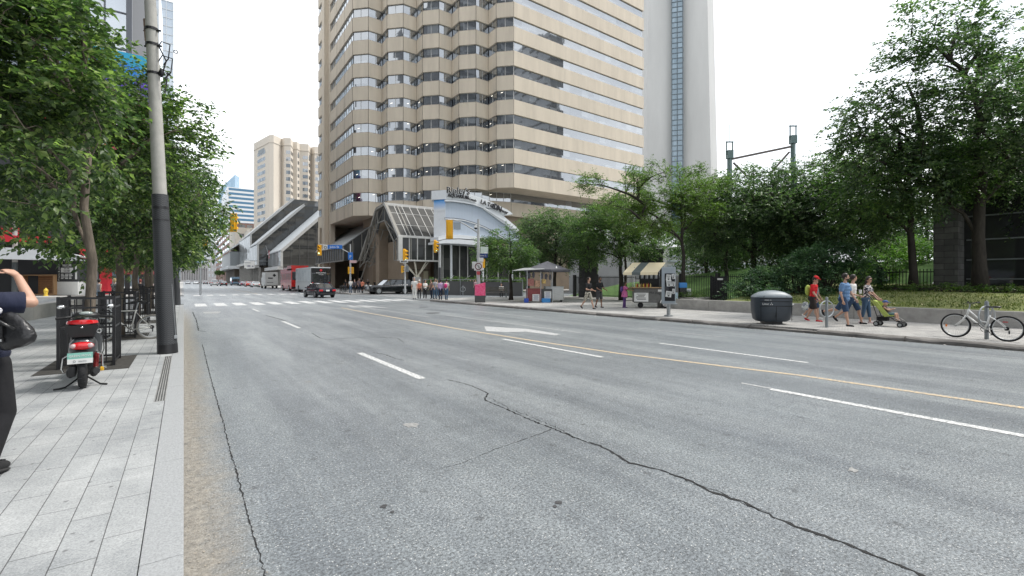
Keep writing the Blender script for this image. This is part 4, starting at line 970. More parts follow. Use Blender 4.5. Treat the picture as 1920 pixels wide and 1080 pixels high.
# dark stone building at the right edge
def stone_building():
    r = thing('stone_pavilion', 'low dark glass pavilion with rough grey stone piers behind the lawn', 'building', (36, 4, 0)); m, n, bs = newmat('rough_stone')
    t_ = node(n, 'ShaderNodeTexCoord'); mp_ = node(n, 'ShaderNodeMapping'); n.links.new(t_.outputs['Object'], mp_.inputs[0]); mp_.inputs['Rotation'].default_value = (R(90), 0, R(90))
    sx_ = node(n, 'ShaderNodeSeparateXYZ'); n.links.new(t_.outputs['Object'], sx_.inputs[0]); cb = node(n, 'ShaderNodeCombineXYZ'); n.links.new(mth(n, 'ADD', sx_.outputs[0], sx_.outputs[1]), cb.inputs[0]); n.links.new(sx_.outputs[2], cb.inputs[1])
    br = node(n, 'ShaderNodeTexBrick'); n.links.new(cb.outputs[0], br.inputs['Vector']); br.inputs['Scale'].default_value = 1; br.inputs['Brick Width'].default_value = .8; br.inputs['Row Height'].default_value = .33; br.inputs['Mortar Size'].default_value = .012
    br.inputs['Color1'].default_value = (.10, .10, .098, 1); br.inputs['Color2'].default_value = (.17, .165, .16, 1); br.inputs['Mortar'].default_value = (.05, .05, .05, 1)
    n.links.new(mixc(n, .5, br.outputs['Color'], ramp(n, noise(n, t_.outputs['Object'], 2, 6), .3, (.3, .3, .3), .7, (.7, .7, .7)), 'OVERLAY'), bs.inputs['Base Color']); bs.inputs['Roughness'].default_value = .9; n.links.new(bumpn(n, mth(n, 'ADD', br.outputs['Fac'], noise(n, t_.outputs['Object'], 9, 4)), .7, .03), bs.inputs['Normal'])
    p0 = onL(1750, 500, 34); p1 = onL(1796, 500, 34); a0, a1 = p0.y - 4, p1.y - 4
    b = MB(); b.b2(-2, 3, a1, a0, 0, 8); b.build('stone_pier', m, r); b = MB(); b.b2(-2.2, 3, a1 - 13.6, a1 - 11.5, 0, 8); b.build('stone_pier', m, r)
    b = MB(); b.b2(-.6, 12, -40, a1 + .05, 0, 7.6); b.build('dark_glass_wall', glass_mat('pavilion_glass', (.010, .011, .012), cell=(1.6, 1.6, 2), refl=.0, vary=.3, light=(.03, .032, .033)), r)
    b = MB(); [b.b2(-.7, -.55, -40, a1 - .1, z, z + .07) for z in (1.75, 2.8, 3.9, 5.2)]; b.build('glazing_bars', GREYM, r)
    b = MB(); b.b2(-3, 12, -40, a0 + .2, 8.01, 8.8); b.build('roof', mat('dark_roof', (.05, .05, .05), .8), r)
stone_building()

# office block behind the left pavement, just outside the picture; it stands in the tower's window reflections
r = thing('office_block', 'tall slate grey office block behind the left pavement', 'office building', (-26, -2, 0)); b = MB(); b.b2(-45, 0, -60, 36, 0, 96); b.build('wall', mat('slate_cladding', (.14, .155, .175), .6, var=.1, vscale=.3), r)
for k in range(22): b = MB(); b.b2(-45.1, .06, -60.1, 36.06, 3 + k * 4.2, 5.2 + k * 4.2); b.build('window_row', mat('slate_glass', (.03, .04, .05), .3), r)
# ================================================================ LAWN, WALLS, FENCES
GRASS = mat('lawn_grass', (.13, .17, .045), .9, col2=(.26, .27, .10), vscale=1.4, bump=.8, bscale=60, detail=10)
GRASSB = mat('bright_grass', (.06, .13, .03), .9, col2=(.13, .24, .06), vscale=.8, bump=.6, bscale=40)
def gridsheet(name, x0, x1, y0, y1, hf, m, nx=14, ny=30, kind='structure'):
    vs = []; fs = []
    for i in range(nx + 1):
        for j in range(ny + 1): x = x0 + (x1 - x0) * i / nx; y = y0 + (y1 - y0) * j / ny; vs.append((x, y, hf(x, y)))
    for i in range(nx):
        for j in range(ny): a = i * (ny + 1) + j; fs.append((a, a + ny + 1, a + ny + 2, a + 1))
    return MB().add(vs, fs).build(name, m, smooth='full', kind=kind)
WX = 22.3
def lawn_h(x, y): t = max(0, min(1, (x - WX) / 6)); return .64 + .55 * t + .02 * math.sin(x * 2.1 + y) + (.25 * max(0, x - 30) / 6)
gridsheet('lawn', WX + .32, 38, -60, 13.0, lawn_h, GRASS)
gridsheet('park_slope', 33, 60, 8, 36, lambda x, y: .1 + 3.0 * max(0, min(1, (x - 33) / 9)) * (1 - .55 * max(0, (y - 20) / 16)), GRASSB)
sheet('park_ground', 23, 33.2, 13.0, 34, .134, PAVR)
r = thing('retaining_wall', 'low long concrete retaining wall between the pavement and the lawn', 'wall', (WX, 0, 0)); b = MB(); y = -60
while y < 14.2: b.bbox((.17, y + 1.6, .36), (.35, 3.185, .62), .015); y += 3.2
b.box((.17, -22, .3), (.3, 74, .6)); b.build('wall', CONC, r)
q = thing('planter_wall', 'curved concrete planter wall beside the dark gate', 'wall', (0, 0, 0)); b = MB()
pts = [G(1274, 578, .13), G(1300, 579.5, .13), G(1333, 576.5, .13)]; q.location = pts[1]; rel = [p - pts[1] for p in pts]
back = [rel[2] + CZ * 3, rel[0] + CZ * 3]; b.prism([(p.x, p.y) for p in rel + back], 0, .60); b.build('wall', CONC, q)
pl_c = pts[1] + CZ * 1.4
# black park fence, pillars and gate
FX = 31.5
def fence(name, label, p0, p1, h=1.7, sp=.14, posts=3.0, z=.13, group=None):
    p0 = Vector((p0[0], p0[1], 0)); p1 = Vector((p1[0], p1[1], 0)); L = (p1 - p0).length; t = (p1 - p0).normalized(); r = thing(name, label, 'fence', (p0.x, p0.y, z), group=group); a = math.atan2(t.y, t.x); r.rotation_euler = (0, 0, a)
    b = MB(); n = int(L / sp)
    for i in range(n): b.box((i * sp, 0, h / 2), (.028, .028, h))
    b.build('bars', BLACKM, r); b = MB()
    for zz in (.15, h - .18): b.b2(0, L, -.025, .025, zz, zz + .05)
    b.build('rails', BLACKM, r); n = int(L / posts) + 1
    for i in range(n): b = MB(); b.b2(i * posts - .12, i * posts + .12, -.12, .12, 0, h + .12); b.build('post', BLACKM, r)
    return r
fence('park_fence', 'tall black bar fence behind the food stands', (FX, 33.5), (FX, 15), h=2.0)
fence('low_railing', 'black railing in front of the bushes behind the woman with the stroller', onL(1650, 540, 31)[:2], onL(1752, 540, 31)[:2], h=1.1, z=1.2)
STN = mat('dark_block_stone', (.045, .045, .048), .8, var=.35, vscale=1.5, stretch=(1, 1, 3), bump=.3, bscale=10)
def pillar(px, Z, w, h, label):
    p = D(px, Z, .13); r = thing('stone_pillar', label, 'pillar', p, -R(20), group='dark stone pillars by the park fence'); b = MB(); z = 0; k = 0
    while z < h - .3: b.bbox((0, 0, z + .32), (w - (.04 if k % 2 else 0), w - (.04 if k % 2 else 0), .62), .02); z += .63; k += 1
    b.box((0, 0, h / 2), (w - .12, w - .12, h)); b.build('shaft', STN, r); b = MB(); b.bbox((0, 0, h), (w + .06, w + .06, .35), .04); b.build('cap', STN, r); return r
pillar(1103, 43, 1.35, 4.3, 'tall dark stone pillar behind the two walking men')
pillar(1221, 37, 1.35, 3.9, 'dark stone pillar rising behind the striped awning')
p0 = D(1335, 26.6, .13); p1 = D(1361, 26.2, .13); r = thing('gate', 'solid black metal gate between the planter and the retaining wall', 'gate', p0); v = p1 - p0; r.rotation_euler = (0, 0, math.atan2(v.y, v.x)); L = v.length; b = MB()
for i in range(9): b.b2(i * L / 9, (i + .8) * L / 9, -.02, .02, .08, 1.75)
b.b2(0, L, .01, .03, .1, 1.7); b.build('panel', BLACKM, r); b = MB(); b.b2(-.08, .04, -.06, .06, 0, 1.85); b.b2(L - .04, L + .08, -.06, .06, 0, 1.85); b.b2(0, L, -.04, .04, 1.72, 1.8); b.b2(0, L, -.04, .04, .85, .92); b.build('frame', BLACKM, r); b = MB(); b.box((L * .6, -.05, 1.65), (.3, .02, .1)); b.build('notice', WHITE, r)
r = thing('plinth_box', 'small white service box on the planted bed behind the curved planter wall', 'box', pl_c + Vector((0, 0, .55)) + CX * .1, -.6); b = MB(); b.bbox((0, 0, .35), (.5, .35, .4), .03); b.b2(-.05, .05, -.05, .05, 0, .2); b.build('casing', WHITE, r); b = MB(); b.box((0, -.18, .35), (.4, .01, .3)); b.build('door', STEEL, r)
# corner ramp and hedge planter by the hall
r = thing('ramp_wall', 'low dark ramp wall with railing in front of the glass hall', 'wall', (23.6, 43, 0)); b = MB(); b.slab([(0, 8.5, 0), (0, 8.5, 1.7), (6.5, -2.8, 1.5), (6.5, -2.8, 0)], (.2, .15, 0)); b.build('wall', mat('dark_ramp', (.09, .09, .09), .7), r); b = MB()
A0, A1 = Vector((-.1, 8.4, 0)), Vector((6.4, -2.9, 0))
for i in range(6): p = A0.lerp(A1, i / 5); b.bar(p, p + Vector((0, 0, 1.85)), .07)
b.bar(A0 + Vector((0, 0, 1.85)), A1 + Vector((0, 0, 1.75)), .07); b.build('railing', GREYM, r)
r = thing('kerb_planter_wall', 'low curved weathered concrete ledge at the left behind the tree guards', 'wall', (0, 0, 0)); b = MB(); bp = [G(-60, 618, .13), G(20, 606, .13), G(62, 600, .13), G(111, 590, .13), G(150, 582, .13), G(200, 574, .13)]; O = bp[2].copy(); r.location = O
for i in range(len(bp) - 1):
    a, c = bp[i] - O, bp[i + 1] - O; a = a.lerp(c, .01); n = Vector((-(c - a).y, (c - a).x, 0)).normalized() * .45; b.slab([a, c, c + Vector((0, 0, .58)), a + Vector((0, 0, .58))], n)
b.build('wall', CONCL, r)

# ================================================================ VEGETATION
def leaf_mesh(name, P, Dv, Nv, size, wid, m, parent=None):
    n = len(P); Dv = Dv / np.linalg.norm(Dv, axis=1, keepdims=True); Nv = Nv - Dv * (Nv * Dv).sum(1, keepdims=True); Nv /= np.linalg.norm(Nv, axis=1, keepdims=True) + 1e-9
    S = np.cross(Dv, Nv); s = size[:, None]; V = np.empty((n, 4, 3), np.float32)
    V[:, 0] = P; V[:, 2] = P + Dv * s - Nv * s * .12; V[:, 1] = P + Dv * s * .45 + S * s * wid + Nv * s * .10; V[:, 3] = P + Dv * s * .45 - S * s * wid + Nv * s * .10
    me = bpy.data.meshes.new(name); me.vertices.add(4 * n); me.vertices.foreach_set('co', V.reshape(-1))
    b0 = np.arange(n)[:, None] * 4; idx = (b0 + np.array([[0, 1, 2, 0, 2, 3]])).reshape(-1).astype(np.int32)
    me.loops.add(6 * n); me.loops.foreach_set('vertex_index', idx); me.polygons.add(2 * n); me.polygons.foreach_set('loop_start', np.arange(0, 6 * n, 3, dtype=np.int32))
    me.materials.append(m); me.update(calc_edges=True); me.validate()
    o = bpy.data.objects.new(name, me); C.objects.link(o); o.parent = parent; return o
def sprays(rng, cl, ctr, ntw, nlf, tl, ls, droop=.25, flat=.5):
    """Leaf positions along short twigs that fan out of each cluster centre."""
    P = []; Dr = []; N = []; S = []; tw = []
    for c in cl:
        o = c - ctr; o = o / (np.linalg.norm(o) + 1e-6)
        for _ in range(ntw):
            d = o * .8 + rng.normal(0, .75, 3) * np.array([1, 1, flat]); d[2] -= droop * .5; d /= np.linalg.norm(d) + 1e-9
            st = c + rng.normal(0, tl * .28, 3) * np.array([1, 1, .7]); L = tl * rng.uniform(.6, 1.2)
            t = (np.arange(nlf) + rng.uniform(0, 1, nlf)) / nlf; pts = st + d * (t * L)[:, None]; pts[:, 2] -= droop * L * t * t
            sd = np.cross(d, [0, 0, 1.0]); sd /= np.linalg.norm(sd) + 1e-9; sg = np.where(np.arange(nlf) % 2, 1, -1)[:, None]
            dd = d * .75 + sd * sg * .8 + rng.normal(0, .28, (nlf, 3)); dd[:, 2] -= .25
            P.append(pts); Dr.append(dd); N.append(np.array([0, 0, 1.0]) + rng.normal(0, .42, (nlf, 3))); S.append(ls * rng.uniform(.6, 1.25, nlf)); 
        tw.append(c)
    return np.concatenate(P), np.concatenate(Dr), np.concatenate(N), np.concatenate(S)
BARK = mat('grey_brown_bark', (.14, .115, .09), .9, var=.45, vscale=9, bump=1.0, bscale=25, stretch=(1, 1, .25))
BARKD = mat('dark_bark', (.045, .038, .032), .9, var=.4, vscale=9, bump=.9, bscale=25, stretch=(1, 1, .25))
L_STREET = leaf_mat('elm_leaf', (.044, .078, .036), (.084, .128, .055), (.30, .38, .14), .44)
L_DARK = leaf_mat('dark_leaf', (.050, .088, .052), (.10, .150, .085), (.22, .28, .15), .42)
L_MID = leaf_mat('mid_leaf', (.055, .105, .040), (.10, .170, .062), (.22, .30, .11), .42)
L_AIRY = leaf_mat('locust_leaf', (.075, .12, .025), (.12, .19, .045), (.21, .28, .08), .42)
L_SHRUB = leaf_mat('shrub_leaf', (.045, .095, .060), (.090, .165, .100), (.18, .27, .16), .32)
L_IVY = leaf_mat('hedge_leaf', (.05, .11, .02), (.09, .16, .035), (.16, .23, .06), .3)
def grow(name, label, loc, H, r0, tb, cc, cr, nl, ncl, ntw, nlf, tl, ls, lm, bark, seed, group=None, lobes=None, lean=(0, 0), droop=.25, multi=0, lobr=.46, thin=1.0, keep=None):
    rng = np.random.default_rng(seed); r = thing(name, label, 'tree', loc, group=group); cc = np.array(cc, float); cr = np.array(cr, float)
    b = MB(); top = np.array([cc[0], cc[1], H * .93]); nodes = []; K = 9; tr = []
    for i in range(K + 1):
        t = i / K; p = np.array([lean[0] * t + cc[0] * t * t * .6, lean[1] * t + cc[1] * t * t * .6, H * .93 * t]) + (rng.normal(0, .035 * H / 8, 3) * [1, 1, 0] if 0 < i else 0); tr.append(p)
        if p[2] > tb * .8: nodes.append(p)
    b.tube([tuple(p) for p in tr], [r0 * (1.35 if i == 0 else 1) * (1 - .93 * (i / K) ** 1.1) + .006 for i in range(K + 1)], 10)
    L = []
    for i in range(nl):
        for _ in range(30):
            d = rng.normal(0, 1, 3); d /= np.linalg.norm(d)
            if d[2] > -.75: break
        L.append(cc + d * cr * rng.uniform(.45, .72))
    if lobes: L += [np.array(q, float) for q in lobes]
    if keep: L = [q for q in L if keep(q + np.array(loc))]
    for q in L:
        st = min(nodes, key=lambda p: np.linalg.norm(p - q) + max(0, p[2] - q[2] + .1 * H) * 2.0); m1 = st * .55 + q * .45 + rng.normal(0, .12, 3) + [0, 0, .04 * H]; k = 6; pts = []
        for j in range(k + 1):
            t = j / k; p = st * (1 - t) ** 2 + 2 * m1 * t * (1 - t) + q * t * t + (rng.normal(0, .03, 3) if 0 < j else 0); pts.append(p); nodes.append(p) if j else None
        rr = r0 * rng.uniform(.28, .42) * thin; b.tube([tuple(p) for p in pts], [rr * (1 - .75 * j / k) + .006 for j in range(k + 1)], 6, cap=False)
    cl = []
    lw = np.array([1.0] * len(L)); 
    for i in range(ncl):
        q = L[rng.integers(len(L))]; d = rng.normal(0, 1, 3); d /= np.linalg.norm(d); c = q + d * cr * lobr * rng.uniform(.25, 1) ** .5
        if c[2] < tb: c[2] = tb + rng.uniform(0, .3)
        if keep and not keep(c + np.array(loc)): continue
        cl.append(c)
    NA = np.array(nodes); dmin = np.array([np.linalg.norm(NA - c, axis=1).min() for c in cl]); NA = [p for p in NA]
    for ii in dmin.argsort():
        c = cl[ii]; AA = np.array(NA); dd = np.linalg.norm(AA - c, axis=1) + np.maximum(0, AA[:, 2] - c[2]) * .8; st = AA[dd.argmin()]; m1 = st * .45 + c * .55 + [0, 0, .08 * np.linalg.norm(c - st)] + rng.normal(0, .05, 3)
        b.tube([tuple(st), tuple(m1), tuple(c)], [r0 * .07 * thin + .004, r0 * .045 * thin + .003, .003], 4, cap=False); NA.append(m1); NA.append(c)
    b.build('trunk', bark, r, smooth='full')
    P, Dv, N, S = sprays(rng, np.array(cl), cc, ntw, nlf, tl, ls, droop); leaf_mesh('crown', P, Dv, N, S, .30, lm, r); return r
SG = 'elm trees in guards along the left kerb'
def clear_pole(c):
    b_ = (-.27, 12.35); u = np.array([-.27 - .045 * c[2], 12.35]); q = c[:2]; t_ = q.dot(u) / u.dot(u); dist = abs(q[0] * u[1] - q[1] * u[0]) / np.linalg.norm(u)
    return not (dist < .62 and t_ < 1.06)
t1 = grow('street_tree', 'nearest street elm, its crown filling the upper left corner above the scooter', (-1.45, 11.6, .13), 9.4, .082, 1.95, (-.35, -.1, 4.9), (2.6, 2.6, 3.5), 22, 620, 6, 9, .40, .12, L_STREET, BARK, 21, SG, keep=clear_pole, lobr=.38)
t2 = grow('street_tree', 'second street elm, just behind the leaning concrete pole', (-1.45, 16.7, .13), 7.6, .10, 2.1, (.15, 0, 4.7), (2.9, 2.7, 3.0), 20, 520, 6, 9, .45, .12, L_STREET, BARK, 5, SG, lobr=.38)
dup(t2, (-1.45, 22.2, .13), 2.1, 'third street elm in the row, half hidden behind the second')
dup(t2, (-1.4, 27.7, .13), 1.2, 'fourth street elm in the row along the kerb', scale=1.1)
dup(t2, (-1.5, 33.0, .13), 3.9, 'last street elm before the crossing, its crown reaching over the road', scale=1.12)
dup(t1, (-5.5, 64, .13), 4.0, 'elm beyond the crossing in front of the dark broadcast building', scale=.75)
DG_ = 'dark park trees on the right'
big = grow('park_tree', 'tallest dark park tree at the right with a leaning open crown', (*D(1838, 21.3, .0)[:2], 1.0), 13.4, .27, 3.0, (.6, .3, 7.0), (5.2, 5.2, 5.2), 14, 560, 7, 9, .8, .17, L_DARK, BARKD, 9, DG_, lobr=.27, lobes=[tuple(DZ(px_, py_, 21.3) - Vector((*D(1838, 21.3, .0)[:2], 1.0))) for px_, py_ in ((1715, 75), (1760, 120), (1700, 160), (1640, 215), (1610, 250), (1680, 260), (1750, 210), (1860, 80), (1900, 140), (1640, 300), (1720, 330), (1800, 60))])
grow('park_tree', 'dark park tree right of the tallest one, cut by the right edge', (*D(1960, 25, 0)[:2], 1.1), 14.2, .27, 3.0, (0, 0, 8.2), (5.0, 5.4, 6), 20, 420, 7, 8, .8, .17, L_DARK, BARKD, 14, DG_, lobr=.36)
grow('park_tree', 'slim dark trunk with crown above the woman pushing the stroller', (*D(1712, 23.5, 0)[:2], 1.1), 9.6, .19, 2.5, (-.3, .5, 5.5), (4.2, 4.0, 3.3), 20, 470, 7, 8, .65, .15, L_MID, BARKD, 15, DG_)
grow('park_tree', 'broad dark green tree behind the big shrub', (*D(1545, 29, 0)[:2], .8), 9.0, .2, 1.8, (0, 0, 4.9), (4.8, 4.2, 3.6), 26, 900, 7, 8, .65, .15, L_DARK, BARKD, 16, DG_)
grow('park_tree', 'rounded dark green tree above the black gate', (*D(1412, 31, 0)[:2], .6), 9.4, .2, 1.8, (0, 0, 5.3), (4.9, 4.4, 3.6), 26, 900, 7, 8, .65, .15, L_DARK, BARKD, 17, DG_)
grow('park_tree', 'small dark tree left of the broad one on the grass slope', (*D(1362, 38, 0)[:2], 1.4), 7.6, .16, 2.2, (0, 0, 4.6), (3.6, 3.4, 2.6), 14, 300, 6, 8, .6, .15, L_DARK, BARKD, 18, DG_)
lc = D(1283, 28, .5)
def lob(px, py, Z, base): v = DZ(px, py, Z) - base; return tuple(v)
grow('locust_tree', 'light airy tree with spreading dark limbs above the striped awning', lc, 8.6, .13, 2.6, (-.3, .4, 5.4), (3.8, 3.6, 2.5), 16, 880, 5, 9, .5, .10, L_AIRY, BARKD, 31, lobes=[lob(1110, 345, 28, lc), lob(1150, 385, 27, lc), lob(1195, 340, 28, lc), lob(1240, 325, 28, lc), lob(1295, 330, 29, lc), lob(1340, 345, 29, lc), lob(1180, 420, 28, lc), lob(1330, 400, 28, lc)], lobr=.27, thin=1.7, droop=.1)
c2 = D(1172, 40, .2)
grow('locust_tree', 'thin wispy tree standing high against the office tower', c2, 12.6, .12, 7.4, (0, 0, 9.6), (2.6, 2.4, 2.4), 9, 95, 5, 9, .6, .14, L_MID, BARKD, 33, lobr=.3)
grow('park_tree', 'dark tree behind the grey umbrella stand', (*D(1165, 37, .13)[:2], .13), 7.8, .17, 2.5, (-1.0, 0, 5.0), (4.4, 3.8, 2.7), 22, 760, 6, 8, .6, .14, L_MID, BARKD, 35, DG_)
grow('park_tree', 'dark tree left of the tall stone pillar', (*D(1040, 41, .13)[:2], .13), 8.2, .17, 2.6, (.6, 0, 5.1), (4.6, 4.0, 2.9), 22, 760, 6, 8, .65, .15, L_DARK, BARKD, 36, DG_)
grow('park_tree', 'bushy corner tree beside the pole with the no right turn sign', (*D(958, 37, .13)[:2], .13), 6.3, .15, 1.5, (-.3, 0, 3.7), (2.6, 2.6, 2.3), 16, 360, 6, 9, .5, .13, L_MID, BARKD, 37, DG_)
def shrub(name, label, loc, blobs, ncl, ntw, nlf, tl, ls, lm, seed, cat='shrub', group=None, stems=True, kind=None):
    rng = np.random.default_rng(seed); r = thing(name, label, cat, loc, group=group); cl = []; B = [(np.array(c, float), np.array(q, float)) for c, q in blobs]; w_ = np.array([q[0] * q[1] + q[0] * q[2] for _, q in B]); w_ /= w_.sum()
    for i in range(ncl):
        c, q = B[rng.choice(len(B), p=w_)]; d = rng.normal(0, 1, 3); d /= np.linalg.norm(d); d[2] = abs(d[2]) if rng.random() < .8 else d[2]; p = c + d * q * rng.uniform(.5, 1) ** .4; p[2] = max(.03, p[2]); cl.append(p)
    b = MB()
    for c in cl[::3]: b.tube([(c[0] * .6, c[1] * .6 , 0), tuple(c * [.85, .85, .6]), tuple(c)], [.02, .014, .006], 4, cap=False)
    b.build('stems', BARKD, r); P, Dv, N, S = sprays(rng, np.array(cl), np.mean(cl, 0) * [1, 1, 0], ntw, nlf, tl, ls, .15, .8); leaf_mesh('foliage', P, Dv, N, S, .30, lm, r); return r
def frame_blobs(base, L): return [(tuple(DZ(px, py, Z) - base), q) for px, py, Z, q in L]
sb = D(1500, 24.2, .6)
shrub('large_shrub', 'wide dark green shrub mass behind the litter bin and retaining wall', sb, frame_blobs(sb, [(1395, 562, 24.5, (1.0, 1.1, 1.0)), (1430, 545, 25, (1.3, 1.2, 1.2)), (1480, 548, 25, (1.4, 1.3, 1.3)), (1530, 520, 24.5, (1.5, 1.3, 1.6)), (1560, 505, 24.5, (1.3, 1.2, 1.5)), (1600, 535, 24, (1.2, 1.2, 1.5)), (1500, 525, 24.5, (1.3, 1.2, 1.4)), (1450, 560, 23.6, (1.2, .7, .6)), (1540, 566, 23.2, (1.3, .7, .7))]), 700, 6, 8, .38, .11, L_SHRUB, 51)
sb = D(1680, 30, 1.0)
shrub('bright_shrub', 'pale green layered shrub behind the black railing', sb, frame_blobs(sb, [(1655, 500, 32, (2.4, 1.5, 1.5)), (1690, 480, 33, (2.6, 1.5, 1.3)), (1740, 495, 33, (2.0, 1.5, 1.6)), (1640, 525, 31, (1.5, 1, 1))]), 260, 6, 8, .5, .15, leaf_mat('bright_leaf', (.10, .20, .05), (.17, .30, .07), (.30, .42, .12), .4), 52)
h0 = Vector((28.6, 0, 1.15))
bl = [((0, y_, .12), (.6, .9, .22)) for y_ in np.arange(-16, 9.5, .9)]
o = shrub('ground_ivy', 'low ivy border along the top of the lawn', h0, bl, 520, 5, 6, .25, .10, L_IVY, 53, cat='hedge')
shrub('planter_weeds', 'yellow green weeds growing in the curved planter bed', pl_c + Vector((0, 0, .50)), [((-.9, .3, .1), (.6, .6, .3)), ((.5, -.4, .1), (.6, .6, .3)), ((0, 0, .1), (.9, .9, .35))], 150, 5, 6, .2, .07, L_IVY, 54, cat='weeds')
o0 = Vector((27.5, 49.5, .1)); shrub('clipped_hedge', 'long clipped green hedge in front of the glass hall', o0, [((x_, -x_ * .35, 1.0), (.9, .9, 1.0)) for x_ in np.arange(-3.0, 7.5, .8)], 360, 6, 7, .3, .12, L_IVY, 55, cat='hedge')
c = D(412, 330); shrub('distant_tree', 'small far tree by the kerb near the end of the avenue', c, [((0, 0, 6), (3, 3, 3))], 120, 5, 5, 1.0, .5, L_MID, 56, cat='tree')
# distant trees behind the fence (dark backdrop of the park)
grow('park_tree', 'distant dark tree between the gate tree and the shrub', (*D(1460, 44, 0)[:2], 2.0), 9, .2, 2, (0, 0, 5), (5.5, 4.5, 3.3), 16, 360, 6, 7, .8, .2, L_DARK, BARKD, 61, DG_)
grow('park_tree', 'distant dark tree seen below the tallest crown', (*D(1640, 44, 0)[:2], 2.0), 10, .2, 2, (0, 0, 5.5), (6, 5, 3.6), 16, 380, 6, 7, .8, .2, L_DARK, BARKD, 62, DG_)
for px_, Z_, z_, sd_, lab_ in ((1325, 47, 1.5, 63, 'distant tree behind the black pillar fence and hot dog cart'), (1560, 50, 2.4, 64, 'distant tree behind the broad dark tree'), (1740, 48, 2.2, 65, 'distant tree between the slim trunk and the stone pavilion'), (1400, 52, 2.2, 66, 'distant tree on the grass slope behind the gate')):
    grow('park_tree', lab_, (*D(px_, Z_, 0)[:2], z_ - .3), 8.5, .18, .9, (0, 0, 4.2), (6, 5, 3.8), 16, 300, 6, 7, .9, .26, L_MID, BARKD, sd_, DG_)
# grass blades and fallen leaves
rng = np.random.default_rng(7); n = 9000; X = WX + .4 + rng.random(n) ** 1.3 * 5.8; Y = rng.uniform(-12, 12, n); P = np.stack([X, Y, [lawn_h(a, c) for a, c in zip(X, Y)]], 1)
o = leaf_mesh('grass_blades', P, rng.normal(0, .35, (n, 3)) + [0, 0, 1], rng.normal(0, 1, (n, 3)), rng.uniform(.05, .13, n), .16, leaf_mat('grass_blade', (.10, .15, .03), (.17, .20, .06), (.32, .31, .14), .3)); tag(o, 'short patchy grass of the lawn behind the retaining wall', 'grass'); o['kind'] = 'stuff'
n = 500; X = WX + .5 + rng.random(n) * 5.5; Y = rng.uniform(-12, 12, n); P = np.stack([X, Y, [lawn_h(a, c) + .05 for a, c in zip(X, Y)]], 1)
o = leaf_mesh('fallen_leaves', P, rng.normal(0, 1, (n, 3)) * [1, 1, .1], rng.normal(0, .2, (n, 3)) + [0, 0, 1], rng.uniform(.06, .12, n), .4, mat('dry_leaf', (.5, .46, .25), .8, var=.3)); tag(o, 'pale fallen leaves scattered over the lawn', 'leaves'); o['kind'] = 'stuff'
n = 420; X = rng.uniform(KX - .5, KX - .02, n); Y = rng.uniform(0, 34, n); P = np.stack([X, Y, X * 0 + .008], 1)
o = leaf_mesh('gutter_litter', P, rng.normal(0, 1, (n, 3)) * [1, 1, .1], rng.normal(0, .2, (n, 3)) + [0, 0, 1], rng.uniform(.02, .07, n), .4, mat('pale_litter', (.5, .48, .44), .8, var=.4)); tag(o, 'small pale litter along the foot of the right kerb', 'litter'); o['kind'] = 'stuff'
n = 1500; X = np.abs(rng.normal(0, .14, n)) + .01; Y = rng.uniform(1, 14, n); P = np.stack([X, Y, X * 0 + .006], 1)
o = leaf_mesh('gutter_debris', P, rng.normal(0, 1, (n, 3)) * [1, 1, .1], rng.normal(0, .2, (n, 3)) + [0, 0, 1], rng.uniform(.004, .014, n), .5, mat('grit', (.22, .18, .13), .9, col2=(.5, .46, .40), vscale=30)); tag(o, 'grit and leaf crumbs along the foot of the left kerb', 'grit'); o['kind'] = 'stuff'
# ================================================================ STREET FURNITURE
PT = mat('pale_pole', (.45, .46, .46), .6, var=.1, vscale=4)
# leaning concrete pole with a dark sleeve
base = G(314.5, 662, .13); top = DZ(275, -130, 9.9); r = thing('utility_pole', 'large leaning concrete pole with a black textured sleeve near the kerb', 'utility pole', base)
v = top - base; H_ = v.z; v = v / v.z
m, n, bs = newmat('diamond_sleeve'); t_ = node(n, 'ShaderNodeTexCoord'); sp = node(n, 'ShaderNodeSeparateXYZ'); n.links.new(t_.outputs['Object'], sp.inputs[0])
ang = mth(n, 'MULTIPLY', mth(n, 'ARCTAN2', sp.outputs[1], sp.outputs[0]), 10.0); zz = mth(n, 'MULTIPLY', sp.outputs[2], 150.0)
zig = mth(n, 'SINE', mth(n, 'ADD', zz, mth(n, 'MULTIPLY', mth(n, 'ABSOLUTE', mth(n, 'SINE', ang)), 4.0)))
n.links.new(ramp(n, mth(n, 'ADD', mth(n, 'MULTIPLY', zig, .5), .5), .2, (.032, .034, .037), .8, (.062, .065, .070)), bs.inputs['Base Color']); bs.inputs['Roughness'].default_value = .55; n.links.new(bumpn(n, zig, .35, .004), bs.inputs['Normal'])
SLV = m
def along(z): return v * z
b = MB(); N_ = 14; b.tube([along(.0 + (3.42) * i / N_) for i in range(N_ + 1)], [.182 - .035 * i / N_ for i in range(N_ + 1)], 28); b.build('sleeve', SLV, r, smooth=True)
b = MB(); b.tube([along(0), along(.20)], [.186, .184], 28); b.tube([along(3.1), along(3.16)], [.153, .153], 24); b.tube([along(2.85), along(2.88)], [.156, .156], 24); b.build('bands', mat('band_black', (.02, .02, .022), .4), r, smooth=True)
b = MB(); b.tube([along(3.40), along(6), along(H_)], [.128, .112, .095], 24); b.build('concrete_shaft', mat('pole_concrete', (.40, .39, .36), .85, var=.12, vscale=5, bump=.2), r, smooth=True)
b = MB(); z7 = 6.35
for zq in (6.0, 6.62, 6.95): b.tube([along(zq), along(zq + .05)], [.125, .125], 16); b.bar(along(zq) - CX * .17, along(zq) + CX * .2, .03)
